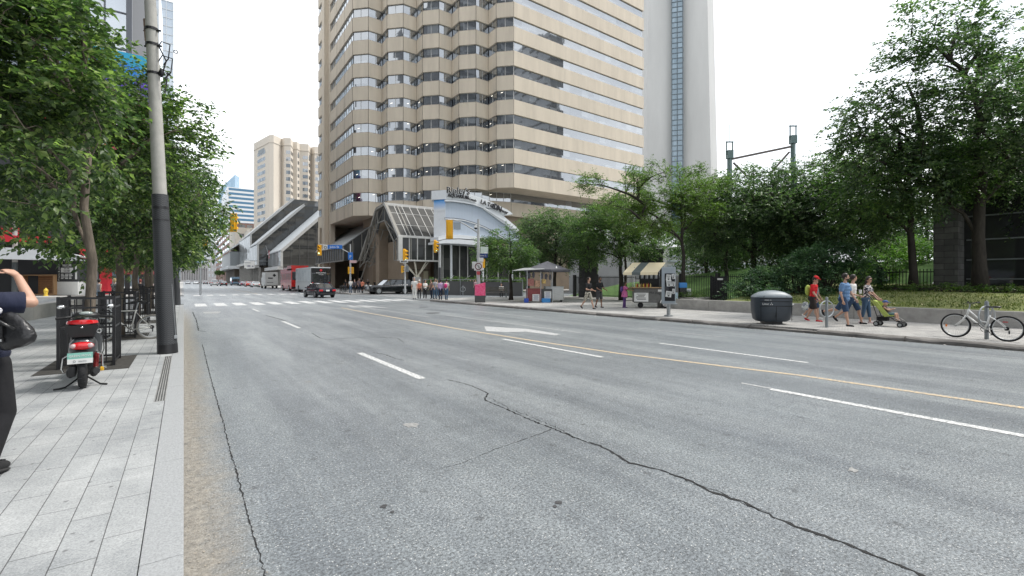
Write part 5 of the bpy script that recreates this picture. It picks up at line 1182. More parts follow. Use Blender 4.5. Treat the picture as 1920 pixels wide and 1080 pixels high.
for k, (z1, dx) in enumerate(((6.0, .3), (6.3, .42), (6.6, .38))):
    pts = [along(z1) + CX * .12, along(z1 + .12) + CX * .2, along(z1 + .05) + CX * dx, along(z1 - .25) + CX * (dx - .05), along(z1 - .38) + CX * .22]; b.tube(pts, .012, 6)
b.tube([along(6.7) + CX * .1, along(6.3) + CX * .28, along(5.95) + CX * .16], .014, 6); b.ell(along(6.05) + CX * .17, (.05, .05, .09)); b.torus(along(6.5) + CX * .5, .035, .01, 12, 5, Matrix.Rotation(R(90), 3, 'X')); b.build('cables_and_clamps', BLACKM, r)
b = MB(); b.tube([along(7.2) - CX * .13, along(6.75) - CX * .12, along(6.55) - CX * .05, along(6.2) + CX * .02], .035, 8); b.build('rusty_conduit', mat('rusty_conduit', (.22, .15, .11), .8, var=.3, vscale=20), r)
b = MB(); q = along(.35) + CX * .19; b.bbox(q, (.06, .05, .07), .01); b.tube([q, along(.9) + CX * .175, along(1.5) + CX * .16], .008, 6); b.build('lock_box', STEEL, r)
# second sleeved pole carrying a hanging signal
p2 = G(332, 572, .13); r = thing('signal_pole', 'black sleeved pole near the crossing carrying a yellow signal over the left lane', 'signal pole', p2); b = MB(); b.tube([(0, 0, 0), (-.1, 0, 3.4)], [.2, .16], 18); b.tube([(-.1, 0, 3.2), (-.35, 0, 8.5)], [.13, .1], 16); b.build('pole', SLV, r, smooth=True)
b = MB(); b.tube([(-.2, 0, 5.85), (1.4, -.2, 6.0), (3.2, -.6, 5.9)], [.05, .045, .035], 8); b.bar((-.2, 0, 4.9), (1.6, -.25, 5.9), .04); b.build('arm', STEEL, r)
def signal(par, pos, rz, s=1.0, lit=1, back=False):
    """Three-lamp vertical traffic signal; faces -y in its own frame."""
    e = MB(); M_ = Matrix.Translation(Vector(pos)) @ Matrix.Rotation(rz, 4, 'Z') @ Matrix.Scale(s, 4)
    def q(b, name, m, sm=False, p=None):
        b.v = [tuple(M_ @ Vector(x)) for x in b.v]; return b.build(name, m, p or par, sm)
    b = MB(); b.bbox((0, .04, 0), (.46, .04, 1.24), .015); b.bbox((0, 0, 0), (.30, .2, 1.08), .03); b.bbox((0, .12, .0), (.24, .06, .9), .02); hd = q(b, 'signal_head', YEL)
    for i, (c_, e_) in enumerate((((.16, .01, .01), .0), ((.16, .07, .01), 0), ((.5, .9, .6), 1.0))):
        b = MB(); MM = Matrix.Rotation(R(90), 3, 'X'); b.lathe([(.001, .0), (.09, .0), (.1, -.02)], 14, (0, -.11, .35 - .35 * i), MM)
        m_ = mat('lamp_%d' % i, c_, .3, emit=(1.2 if (e_ and lit) else 0)); q(b, 'lamp', m_, p=hd)
        b = MB(); rings = []
        for j in range(9): a = R(-20) + R(220) * j / 8; rings.append([(.125 * math.cos(a), -.1, .35 - .35 * i + .125 * math.sin(a)), (.125 * math.cos(a), -.32, .34 - .35 * i + .125 * math.sin(a)), (.11 * math.cos(a), -.32, .34 - .35 * i + .11 * math.sin(a)), (.11 * math.cos(a), -.1, .35 - .35 * i + .11 * math.sin(a))])
        b.loft(rings); q(b, 'visor', YEL, p=hd)
    return hd
A_ = -YAW
signal(r, DZ(438.5, 417.5, 30) - p2, A_ + R(180), .98); b = MB(); h = DZ(438.5, 402, 30) - p2; b.bar(h, h + Vector((0, 0, .35)), .03); b.build('hanger', STEEL, r)
# far left signal
p = D(376, 50, .13); p.z = .13; r = thing('signal_pole', 'far left signal pole beyond the crossing with one yellow signal', 'signal pole', p); b = MB(); b.tube([(0, 0, 0), (0, 0, 6.6)], [.11, .08], 12); b.build('pole', STEEL, r, smooth=True); signal(r, DZ(385, 456, 50) - p, A_ + R(60), 1.1)
# far corner pole with street name blade
p = D(657, 60, .13); r = thing('signal_pole', 'far right signal pole with a blue street name sign and a lit green signal', 'signal pole', p); b = MB(); b.tube([(0, 0, 0), (0, 0, 4)], [.13, .10], 12); b.tube([(0, 0, 4), (0, 0, 6.3)], [.09, .07], 12); b.tube([(0, 0, 5.1), tuple(DZ(640, 466, 60) - p), tuple(DZ(620, 461, 60) - p), tuple(DZ(600, 458, 60) - p)], .05, 8); b.build('pole', PT, r, smooth=True)
BLUE = mat('sign_blue', (.02, .16, .55), .5)
signal(r, DZ(599, 469, 60) - p, A_, 1.15)
def plate(par, pos, w_, h_, m_, name, rz=A_, th=.04, bev=0.01): b = MB(); b.bbox(pos, (w_, th, h_), bev, rz); return b.build(name, m_, par)
plate(r, DZ(628, 463, 59.9) - p, 1.9, .5, BLUE, 'street_name_sign'); text('John St', .42, WHITE, r, face_M(DZ(627, 463.3, 59.8) - p, CX))
plate(r, DZ(610, 464, 59.9) - p, .55, .55, WHITE, 'turn_sign'); plate(r, DZ(657, 480, 59.8) - p, .62, .95, BLUE, 'route_sign'); text('P', .5, WHITE, r, face_M(DZ(657, 481.5, 59.7) - p, CX))
b = MB(); b.torus(DZ(610, 464, 59.85) - p, .17, .03, 16, 5, Matrix.Rotation(-YAW, 3, 'Z') @ Matrix.Rotation(R(90), 3, 'X')); b.build('turn_symbol', BLACKM, r)
plate(r, DZ(662, 490.5, 59.8) - p, .9, .35, mat('pink_white', (.6, .4, .4), .5), 'small_notice'); signal(r, DZ(654.5, 507, 60) - p, A_ + R(70), .75, 0); signal(r, DZ(661, 507, 60.5) - p, A_ + R(200), .7, 0)
# pole by the glass hall
p = D(759.5, 56, .13); r = thing('signal_pole', 'signal pole in front of the glass hall with a white one way arrow', 'signal pole', p); b = MB(); b.tube([(0, 0, 0), (0, 0, 4.6)], [.11, .08], 12); b.build('pole', PT, r, smooth=True)
signal(r, DZ(759, 478.5, 56) - p, A_ + R(75), 1.25, 0); signal(r, DZ(754, 505, 56) - p, A_ + R(100), .8, 0); plate(r, DZ(757.5, 490, 55.8) - p, 1.0, .3, WHITE, 'one_way_sign')
b = MB(); a = DZ(757.5, 490, 55.75) - p; b.slab([a - CX * .42, a - CX * .2 + Vector((0, 0, .11)), a - CX * .2 + Vector((0, 0, .04)), a + CX * .35 + Vector((0, 0, .04)), a + CX * .35 - Vector((0, 0, .04)), a - CX * .2 - Vector((0, 0, .04)), a - CX * .2 - Vector((0, 0, .11))], -CZ * .02); b.build('arrow', BLACKM, r); plate(r, DZ(764, 504, 56) - p, .3, .75, GREYM, 'control_box', th=.2)
p = D(824.5, 47, .13); r = thing('signal_pole', 'two tone signal pole beside the sign wall with one striped signal', 'signal pole', p); b = MB(); b.tube([(0, 0, 2.2), (0, 0, 5.2)], [.09, .08], 12); b.bar((0, 0, 4.3), tuple(DZ(817, 466, 47) - p), .05); b.build('pole', PT, r, smooth=True); b = MB(); b.tube([(0, 0, 0), (0, 0, 2.9)], [.15, .13], 12); b.build('sleeve', SLV, r); signal(r, DZ(816.5, 462, 47) - p, A_ + R(75), 1.05, 0)
# near right corner pole
p = D(897, 34, .13); r = thing('signal_pole', 'near right corner pole with curved arm, camera dome and no right turn sign', 'signal pole', p); b = MB(); b.tube([(0, 0, 0), (0, 0, 1.5), (0, 0, 4.9), (0, 0, 6.1)], [.16, .12, .10, .09], 16); ar = [DZ(897, 437, 34), DZ(885, 429, 34), DZ(872, 421, 34), DZ(860, 414.5, 34), DZ(850, 412, 34), DZ(840, 412.5, 34)]; b.tube([tuple(q - p) for q in ar], [.055, .05, .045, .04, .04, .035], 10); b.build('pole', PT, r, smooth=True)
signal(r, DZ(843, 430, 34) - p, A_ + R(180), 1.12); b = MB(); c_ = DZ(892, 427, 34) - p; b.lathe([(.03, .18), (.12, .1), (.13, 0)], 14, c_); b.bar(c_ + Vector((0, 0, .17)), (0, 0, c_.z + .17), .03); dm = b.build('camera_housing', WHITE, r, smooth=True); b = MB(); b.ell(c_, (.12, .12, .12)); b.build('camera_dome', BLACKM, r, smooth=True)
plate(r, DZ(908, 469, 34) - p, .62, .5, mat('pale_green_sign', (.45, .52, .47), .5), 'notice_sign', rz=A_ + .5); plate(r, DZ(906, 479, 34) - p, .65, .33, mat('navy_sign', (.02, .05, .20), .5), 'street_name_sign', rz=A_); text('John St', .16, WHITE, r, face_M(DZ(906, 479.3, 33.95) - p, CX)); plate(r, DZ(906, 474.5, 34) - p, .6, .1, WHITE, 'sign_crest')
plate(r, DZ(889, 497, 34) - p, .3, .5, WHITE, 'side_sign'); plate(r, DZ(902, 487, 33.9) - p, .35, .3, WHITE, 'small_sign'); plate(r, DZ(906.5, 494, 34) - p, .22, .66, YEL, 'walk_signal', th=.2)
plate(r, DZ(897, 499.5, 33.8) - p, .62, .6, WHITE, 'no_turn_sign', th=.02); MX = Matrix.Rotation(-YAW, 3, 'Z') @ Matrix.Rotation(R(90), 3, 'X'); c_ = DZ(897, 499.5, 33.76) - p; b = MB(); b.torus(c_, .23, .03, 24, 6, MX, ry=.008); b.build('ban_ring', mat('sign_red_dark', (.10, .01, .015), .5), r); b = MB(); b.bar(c_ + CX * .04 - Vector((0, 0, .14)), c_ + CX * .04 + Vector((0, 0, .06)), .05, .01); b.bar(c_ + CX * .04 + Vector((0, 0, .06)), c_ - CX * .09 + Vector((0, 0, .06)), .05, .01); b.bar(c_ - CX * .16 + Vector((0, 0, .16)), c_ + CX * .16 - Vector((0, 0, .16)), .04, .01); b.build('turn_arrow', BLACKM, r); plate(r, DZ(897, 512, 33.8) - p, .25, .25, mat('red_tag', (.45, .08, .09), .5), 'red_tag', th=.02)
# pink wrapped box
PINK = mat('pink_floral_wrap', (.75, .02, .14), .5, col2=(.80, .16, .30), vscale=9); p = G(900, 567, .13); r = thing('wrapped_utility_box', 'utility box with a bright pink floral wrap and grey base at the corner', 'utility box', p, A_ + R(8)); b = MB(); b.slab([(-.36, -.3, .5), (.36, -.3, .5), (.36, -.3, 1.42), (-.36, -.3, 1.25)], (0, .6, 0)); b.build('pink_body', PINK, r); b = MB(); b.bbox((0, 0, .25), (.72, .6, .5), .02); b.build('grey_base', mat('grey_base', (.07, .07, .07), .7), r)
# litter bin
p = G(1446, 607, .13); r = thing('litter_bin', 'large rounded dark grey litter bin with a domed pale lid', 'litter bin', p, A_ + R(-6)); BN = mat('dark_bin', (.030, .040, .052), .42, var=.15, vscale=3); n_ = 40
def oct_(w_, d_, z, k=.62): return [(w_ * (1 if math.cos(a) >= 0 else -1) * abs(math.cos(a)) ** k, d_ * (1 if math.sin(a) >= 0 else -1) * abs(math.sin(a)) ** k, z) for a in [2 * math.pi * i / n_ for i in range(n_)]]
b = MB(); b.loft([oct_(.50, .30, .10), oct_(.60, .36, .18), oct_(.66, .40, .5), oct_(.66, .40, .96)]); bd = b.build('body', BN, r, smooth=True)
b = MB(); b.loft([oct_(.64, .385, .955), oct_(.66, .40, .965), oct_(.66, .40, .98), oct_(.60, .37, 1.05), oct_(.42, .26, 1.15), oct_(.2, .13, 1.20), oct_(.02, .02, 1.215)]); ld = b.build('lid', mat('bin_lid', (.20, .23, .25), .45, var=.1), r, smooth=True)
b = MB()
for q in (-.32, -.12, .08, .28): b.tube([(q * 1.3, -.38, .985), (q * 1.1 + .03, -.30, 1.08), (q * .7 + .06, -.16, 1.165), (q * .4 + .08, 0, 1.205)], .008, 5)
b.build('lid_grooves', DARKV, ld); b = MB(); [b.box((0, -.395, z), (1.1, .012, .02)) for z in (.66, .82, .93)]; [b.box((x, -.398, .4), (.014, .012, .5)) for x in (0, -.52, .52)]; b.build('seams', DARKV, bd)
text('Litter', .10, WHITE, r, face_M((-.36, -.41, .735), (1, 0, 0)), ext=.003); text('Litter', .10, WHITE, r, face_M((.585, -.36, .735), (.62, .75, 0)), ext=.003)
b = MB(); M3 = Matrix.Rotation(R(90), 3, 'X')
for a in (0, 120, 240): c_ = Vector((-.17 + .035 * math.cos(R(a + 90)), -.413, .735 + .035 * math.sin(R(a + 90)))); b.slab([c_ + Vector((.022 * math.cos(R(a + k)), 0, .022 * math.sin(R(a + k)))) for k in (0, 120, 240)], (0, -.004, 0))
b.box((-.33, -.41, .875), (.14, .006, .014)); b.box((-.2, -.41, .875), (.06, .006, .010)); b.build('recycling_mark', WHITE, r); b = MB(); b.b2(-.3, .3, -.2, .2, .02, .11); b.build('foot', BLACKM, r)
# poster column
p = G(1253.5, 593, .13); r = thing('poster_stand', 'grey metal poster stand on a post covered in torn white posters', 'poster stand', p, A_ - R(18)); b = MB(); b.lathe([(.19, 0), (.19, .05), (.08, .07), (.08, .6)], 16); b.build('post', STEEL, r, smooth=True); b = MB(); b.bbox((0, 0, 1.35), (.58, .34, 1.62), .03); b.build('cabinet', mat('cabinet_grey', (.33, .37, .40), .5, var=.1), r)
b = MB(); b.box((.05, -.175, 1.28), (.42, .01, 1.2)); b.build('dark_panel', BLACKM, r); random.seed(2)
for i, (x, z, w_, h_, a) in enumerate(((.0, 1.7, .2, .26, .1), (.02, 1.45, .21, .27, -.1), (.0, .98, .24, .26, .15), (.2, 1.75, .12, .22, -.2), (.2, 1.42, .12, .2, .1), (.2, 1.1, .1, .22, 0), (-.08, 1.22, .16, .18, -.05))):
    b = MB(); b.box((x, -.188 - i * .003, z), (w_, .004, h_), M=None); b.v = [tuple(Matrix.Translation((x, -.19 - i * .003, z)) @ Matrix.Rotation(a, 4, 'Y') @ (Vector(q) - Vector((x, -.188 - i * .003, z)))) for q in b.v]
    o = b.build('poster', WHITE if i != 6 else mat('dark_poster', (.05, .05, .06), .6), r)
    b = MB(); [b.box((x, -.1975 - i * .003, z + h_ * (.3 - .15 * k)), (w_ * random.uniform(.4, .8), .003, .012)) for k in range(4)]; b.box((x, -.1975 - i * .003, z - h_ * .3), (w_ * .3, .003, h_ * .18)); b.build('print', mat('ink', (.05, .05, .05), .6), o)
b = MB(); b.box((.05, -.17, .56), (.6, .38, .05)); b.build('sill', STEEL, r)
# ring and post bicycle stands
def bike_post(p, label, rz): 
    r = thing('bicycle_stand', label, 'bicycle stand', p, rz, group='ring and post bicycle stands'); b = MB(); b.lathe([(.045, 0), (.045, .98), (.03, 1.02), (.001, 1.03)], 14); b.build('post', GREYM, r, smooth=True); b = MB(); b.torus((0, 0, .62), .27, .02, 26, 8, Matrix.Rotation(R(90), 3, 'X')); b.build('ring', STEEL, r, smooth=True); return r
bike_post(G(1550, 614, .13), 'ring and post bicycle stand in front of the man in blue', A_ + R(10)); bike_post(G(1850, 636, .13), 'ring and post bicycle stand behind the white bicycle', A_ + R(10))
bike_post(G(868, 553, .13), 'small bicycle stand left of the pink wrapped box', A_)
# bench with seated figure spot, white sign boxes near the corner
p = G(930, 558, .13); r = thing('bench', 'grey slatted bench in the shade behind the pink wrapped box', 'bench', p, A_ + R(8)); b = MB()
for i in range(4): b.box((0, -.15 + i * .12, .46), (2.2, .09, .04))
b.build('seat', mat('bench_slats', (.16, .15, .13), .8, var=.2), r); b = MB()
for i in range(3): b.box((0, .3 + i * .03, .62 + i * .14), (2.2, .03, .10))
b.build('backrest', MATS['bench_slats'], r)
for s_ in (-.95, .95): b = MB(); b.bar((s_, -.15, 0), (s_, -.1, .45), .06); b.bar((s_, .25, 0), (s_, .38, .95), .06); b.bar((s_, -.15, .44), (s_, .27, .44), .05); b.build('leg', GREYM, r)
# newspaper boxes
for i, (px, m_, lab) in enumerate(((912, WHITE, 'white newspaper box behind the bench'), (921, STEEL, 'grey newspaper box next to the white one'))):
    p = G(px, 551, .13); r = thing('newspaper_box', lab, 'newspaper box', p, A_); b = MB(); b.bbox((0, 0, .85), (.5, .4, .75), .03); b.build('box', m_, r); b = MB(); b.box((0, -.21, .95), (.34, .01, .35)); b.build('window', BLACKM, r); b = MB(); b.b2(-.04, .04, -.04, .04, 0, .5); b.b2(-.2, .2, -.15, .15, 0, .04); b.build('stand', GREYM, r)

# ---- food stands
def stand_umbrella():
    p = G(1038, 566, .13); r = thing('umbrella_food_cart', 'steel food cart under a dark grey umbrella', 'food cart', p, A_ + R(5)); b = MB(); b.bbox((0, 0, .62), (1.35, .8, .95), .03); b.build('cart_body', mat('brushed_steel', (.50, .51, .50), .35, .8, var=.15, vscale=3, stretch=(1, 1, 6)), r)
    b = MB(); b.b2(-.7, .7, -.45, .45, 1.09, 1.14); b.build('counter', STEEL, r); b = MB(); b.box((-.35, -.41, .6), (.5, .02, .7)); b.build('door', WHITE, r); b = MB(); b.box((-.32, -.425, .5), (.14, .01, .16)); b.build('vent', BLACKM, r)
    for s_ in (-.5, .5): b = MB(); b.lathe([(.09, -.03), (.1, 0), (.09, .03)], 14, (s_, -.3, .1), Matrix.Rotation(R(90), 3, 'X')); b.build('wheel', RUBBER, r)
    b = MB(); b.tube([(-.1, .1, 1.1), (-.4, .1, 3.0)], .025, 8); b.build('umbrella_pole', STEEL, r); n = 8; b = MB(); c = Vector((-.45, .1, 0)); vs = [c + Vector((0, 0, 3.0))]; fs = []
    for i in range(n): a = 2 * math.pi * i / n; vs.append(c + Vector((1.7 * math.cos(a), 1.6 * math.sin(a), 2.36)))
    for i in range(n): vs.append(vs[1 + i] + Vector((0, 0, -.16)))
    for i in range(n): j = (i + 1) % n; fs += [(0, 1 + i, 1 + j), (1 + i, 9 + i, 9 + j, 1 + j)]
    b.add(vs, fs); b.build('umbrella', mat('grey_canvas', (.10, .10, .115), .8, var=.1), r); b = MB(); b.slab([(-.05, -1.15, 2.45), (.06, -1.15, 2.45), (.04, -1.02, 2.58), (0, -1.0, 2.6)], (0, -.02, 0)); b.build('umbrella_logo', WHITE, r)
    return r
stand_umbrella()
def stand_snacks():
    p = G(1010, 567, .13); r = thing('snack_stall', 'snack stall with red counters, hanging goods and a dark flat awning', 'food stall', p, A_ + R(5)); b = MB()
    b.bbox((-.35, 0, .55), (1.0, .7, .9), .02); b.build('red_counter', mat('dark_red_panel', (.22, .05, .05), .6, var=.3, vscale=5), r); b = MB(); b.bbox((.55, 0, .5), (.75, .7, .95), .02); b.build('grey_counter', mat('dark_counter', (.07, .07, .07), .6), r)
    for x, y in ((-.85, -.3), (.95, -.3), (-.85, .3), (.95, .3), (.1, -.35)): b = MB(); b.bar((x, y, 0), (x, y, 2.35), .04); b.build('post', STEEL, r)
    b = MB(); b.slab([(-2.0, -.9, 2.22), (.3, -.9, 2.34), (.3, .8, 2.5), (-1.0, .8, 2.45)], (0, 0, .04)); b.build('awning', mat('pale_tarpaulin', (.30, .31, .31), .7), r)
    for i, (x, z, w_, h_, c_) in enumerate(((-.6, 1.45, .45, .5, (.35, .14, .12)), (-.1, 1.35, .4, .45, (.5, .3, .2)), (.35, 1.5, .25, .3, (.6, .42, .15)), (-.35, .95, .7, .1, (.5, .1, .08)))): b = MB(); b.bbox((x, -.1, z), (w_, .4, h_), .02); b.build('snack_rack', mat('snack_%d' % i, c_, .6, var=.6, vscale=14), r)
    random.seed(6)
    for x in (-.7, -.4, .2, .5, .8): b = MB(); b.ell((x, -.2, 1.9 + random.uniform(-.1, .1)), (.1, .08, .22)); b.build('hanging_bag', mat('dark_bag_%d' % (int(x * 10) % 3), ((.05, .05, .06), (.2, .12, .1), (.1, .1, .12))[int(x * 10) % 3], .5), r)
    for x, z, m_ in ((-.25, .35, WHITE), (.6, .55, WHITE)):
        b = MB(); b.box((x, -.38, z), (.5, .02, .5)); o = b.build('menu_board', m_, r); b = MB(); [b.box((x, -.393, z + .17 - .08 * k), (.36 - .06 * (k % 2), .004, .025)) for k in range(5)]; b.build('menu_lines', mat('menu_ink', (.08, .1, .25), .6), o)
    for x, c_ in ((-.95, (.02, .08, .45)), (.45, (.04, .25, .6))): b = MB(); b.bbox((x, -.45, .16), (.3 if x < 0 else .6, .3, .3), .03); q = b.build('crate_tmp', mat('blue_plastic_%d' % (x > 0), c_, .4), None); q.name = 'cooler_box'; q.location = p; q.rotation_euler = (0, 0, A_ + R(5)); tag(q, 'small deep blue box beside the snack stall' if x < 0 else 'bright blue box at the foot of the snack stall', 'box')
    return r
stand_snacks()
def hotdog():
    p = G(1223, 577, .13); r = thing('hot_dog_cart', 'grey hot dog cart with a yellow and grey striped awning', 'food cart', p, A_ - R(8)); b = MB(); GC = mat('cart_grey', (.13, .13, .125), .45, .4, var=.2, vscale=4)
    b.bbox((-.25, 0, .72), (1.65, .9, .82), .03); b.bbox((.95, .1, 1.05), (.85, 1.0, 1.55), .03); b.build('cart_body', GC, r)
    b = MB(); b.b2(-1.2, .5, -.6, .5, 1.14, 1.19); b.build('wood_counter', mat('counter_wood', (.34, .23, .12), .6, var=.3, vscale=8, stretch=(1, 6, 6)), r)
    b = MB(); b.lathe([(.13, -.06), (.21, -.07), (.215, 0), (.21, .07), (.13, .06)], 22, (.62, -.5, .225), Matrix.Rotation(R(90), 3, 'X')); w_ = b.build('wheel', RUBBER, r, smooth=True); b = MB(); b.lathe([(.001, .08), (.13, .085), (.13, -.0)], 16, (.62, -.5, .225), Matrix.Rotation(R(90), 3, 'X')); b.build('rim', CHROME, w_)
    b = MB(); b.tube([(.35, -.56, .3), (.4, -.56, .45), (.55, -.56, .52), (.7, -.56, .52), (.88, -.56, .42)], .03, 6); b.build('mudguard', WHITE, r); b = MB(); b.lathe([(.13, -.05), (.16, 0), (.13, .05)], 16, (-.7, -.3, .16), Matrix.Rotation(R(90), 3, 'X')); b.build('jockey_wheel', RUBBER, r)
    for x, y in ((-1.05, -.4), (.48, -.4), (-1.05, .45), (.48, .45)): b = MB(); b.bar((x, y, 1.1), (x, y, 2.35), .035); b.build('post', STEEL, r)
    b = MB(); YL = mat('cream_canvas', (.74, .64, .44), .8); GL_ = mat('grey_canvas_stripe', (.10, .12, .12), .8)
    x0, x1 = -1.25, .62
    for i in range(4):
        a = x0 + (x1 - x0) * i / 4; c = x0 + (x1 - x0) * (i + 1) / 4; sk = .65; b = MB(); b.slab([(a - .75, -1.2, 1.98), (c - .75, -1.2, 1.98), (c, .45, 2.62), (a, .45, 2.62)] if False else [(a - .5, -1.1, 2.0), (c - .5, -1.1, 2.0), (c + .2, .45, 2.6), (a + .2, .45, 2.6)], (0, 0, .025)); b.slab([(a - .5, -1.12, 1.88), (c - .5, -1.12, 1.88), (c - .5, -1.12, 2.02), (a - .5, -1.12, 2.02)], (0, .02, 0)); b.build('awning_stripe', GL_ if i in (1, ) else YL, r) if i < 4 else None
    b = MB(); b.b2(-.95, .45, .3, .42, 1.95, 2.0); b.b2(-.95, .45, .0, .42, 1.65, 1.68); b.build('shelf', BLACKM, r)
    random.seed(9); cols = ((.62, .45, .05), (.5, .06, .03), (.62, .5, .2), (.35, .2, .08), (.6, .4, .04), (.5, .1, .05))
    for i in range(9):
        b = MB(); x = -.95 + i * .1; b.lathe([(.035, 0), (.035, .15), (.012, .19), (.006, .24)], 8, (x, -.35 + .1 * (i % 2), 1.19)); q = b.build('sauce_bottle', mat('sauce_%d' % (i % 6), cols[i % 6], .4), None, smooth=True); q.location = p; q.rotation_euler = (0, 0, A_ - R(8)); tag(q, ('yellow', 'red', 'cream', 'brown', 'mustard yellow', 'orange red', 'second yellow', 'second red', 'second cream')[i] + ' sauce bottle from the left on the hot dog cart counter', 'bottle', 'sauce bottles on the hot dog cart')
    for i in range(5): b = MB(); b.lathe([(.09, 0), (.1, .2), (.1, .22)], 12, (-.8 + .26 * i, .2, 1.68)); q = b.build('steel_pot', STEEL, None, smooth=True); q.location = p; q.rotation_euler = (0, 0, A_ - R(8)); tag(q, ('leftmost', 'second', 'middle', 'fourth', 'rightmost')[i] + ' steel pot on the shelf of the hot dog cart', 'pot', 'pots on the cart shelf')
    b = MB(); b.box((-.68, -.455, .62), (.78, .02, .5)); o = b.build('menu_board', WHITE, r); random.seed(12); b = MB(); [b.box((-.68 + random.uniform(-.05, .05), -.468, .8 - .075 * k), (random.uniform(.35, .6), .004, .03)) for k in range(5)]; b.build('menu_lines', mat('menu_ink2', (.03, .03, .03), .6), o)
    b = MB(); b.box((1.1, -.42, .6), (.45, .02, .6)); b.build('blue_notice', mat('pale_blue_paper', (.4, .52, .6), .6), r); b = MB(); b.box((.35, -.455, 1.0), (.22, .01, .12)); b.build('badge', WHITE, r)
    text('Hot Dogs', .17, BLACKM, r, face_M((.1, -.462, .86), (1, 0, -.1)), ext=.003)
    return p
hp = hotdog()
p = G(1282, 577, .13); r = thing('plastic_bin', 'dark bin with a bright blue lid beside the hot dog cart', 'bin', p + CX * -.1, A_); b = MB(); b.bbox((0, 0, .6), (.42, .4, 1.15), .04); b.build('body', BLACKM, r); b = MB(); b.bbox((0, 0, 1.3), (.46, .42, .3), .06); b.build('blue_lid', mat('bright_blue_plastic', (.03, .22, .58), .4), r)

# ---- left far side
p = D(70, 50.2, .13); r = thing('wooden_booth', 'open slatted wooden booth on the far left pavement', 'booth', p, 0); wo_ = mat('orange_wood', (.40, .20, .09), .6, var=.35, vscale=2, stretch=(1, 1, 14)); b = MB()
q0 = D(43, 50.2) - p; q1 = D(103, 48.8) - p; Lq = (q1 - q0).length; r.location = p + q0; r.location.z = .13; r.rotation_euler = (0, 0, math.atan2((q1 - q0).y, (q1 - q0).x)); b = MB(); [b.b2(.1, Lq - .1, 1.0, 1.08, .1 + k * .2, .28 + k * .2) for k in range(10)]; b.build('back_wall', wo_, r); b = MB(); [b.b2(0, .1, 0, 1.1, .1 + k * .2, .29 + k * .2) for k in range(10)]; b.build('side_wall', wo_, r); b = MB(); b.b2(-.05, Lq, -.05, 0, 0, .15); b.b2(-.05, .1, -.08, .1, 0, 2.15); b.b2(Lq - .2, Lq, -.08, 1.1, 0, 2.15); b.b2(-.05, Lq, -.08, 1.1, 2.1, 2.2); b.build('frame', mat('pale_wood', (.5, .3, .15), .6), r)
p = D(106, 49, .13); q1 = D(146, 47.8, .13); r = thing('poster_kiosk', 'white kiosk with a dark board of white hand lettering', 'kiosk', p, math.atan2((q1 - p).y, (q1 - p).x)); Lq = (q1 - p).length; b = MB(); b.bbox((Lq / 2, .5, .75), (Lq, 1, 1.4), .02); b.build('white_base', WHITE, r); b = MB(); b.b2(0, Lq, 0, 1, 1.46, 3.9); b.build('dark_board', mat('chalkboard', (.03, .033, .035), .7), r)
text('WELCOME', .38, WHITE, r, face_M((Lq * .5, -.01, 3.15), (1, 0, 0)), ext=.01, sx=.85); b = MB(); b.b2(Lq * .22, Lq * .78, -.02, 0, 2.42, 2.92); b.build('white_panel', WHITE, r); text("WE'LL MAKE", .17, BLACKM, r, face_M((Lq * .5, -.03, 2.8), (1, 0, 0)), ext=.005); text('U A FAN', .27, BLACKM, r, face_M((Lq * .5, -.03, 2.57), (1, 0, 0)), ext=.005)
text('Front & John', .36, WHITE, r, face_M((Lq * .12, -.01, 2.45), (0, 0, 1), (-1, 0, 0)), ext=.005, sx=.95); b = MB(); random.seed(1)
for i in range(3):
    for k in range(4): b.b2(Lq * (.22 + .19 * i), Lq * (.22 + .19 * i) + Lq * random.uniform(.1, .17), -.015, 0, 1.75 + k * .15, 1.83 + k * .15)
for i in range(7): b.b2(Lq * (.2 + .09 * i), Lq * (.2 + .09 * i) + .08, -.015, 0, 3.5, 3.57)
b.b2(Lq * .88, Lq * .97, -.015, 0, 1.7, 3.3); b.build('chalk_lines', WHITE, r)
p = G(86, 555, .13); r = thing('fire_hydrant', 'small yellow fire hydrant in front of the wooden booth', 'fire hydrant', p); b = MB(); b.lathe([(.2, 0), (.2, .06), (.14, .1), (.14, .5), (.19, .52), (.19, .58), (.13, .7), (.04, .78), (.04, .84)], 16); b.build('barrel', mat('hydrant_yellow', (.72, .50, .06), .45), r, smooth=True); b = MB(); [b.lathe([(.08, 0), (.08, .1), (.1, .1), (.1, .16)], 10, (0, 0, .42), Matrix.Rotation(R(90), 3, 'X') if s_ == 0 else Matrix.Rotation(R(90) * s_, 3, 'Y')) for s_ in (0, 1, -1)]; b.build('outlets', MATS['hydrant_yellow'], r)
p = D(28, 46, .13); r = thing('street_pole', 'dark and pale banded pole at the far left edge', 'pole', p); b = MB(); b.tube([(0, 0, 0), (0, 0, 3.4)], [.26, .22], 16); b.build('sleeve', mat('dark_grey_sleeve', (.07, .08, .085), .6), r, smooth=True); b = MB(); b.tube([(0, 0, 3.4), (0, 0, 9)], [.21, .16], 16); b.build('shaft', CONCL, r, smooth=True)
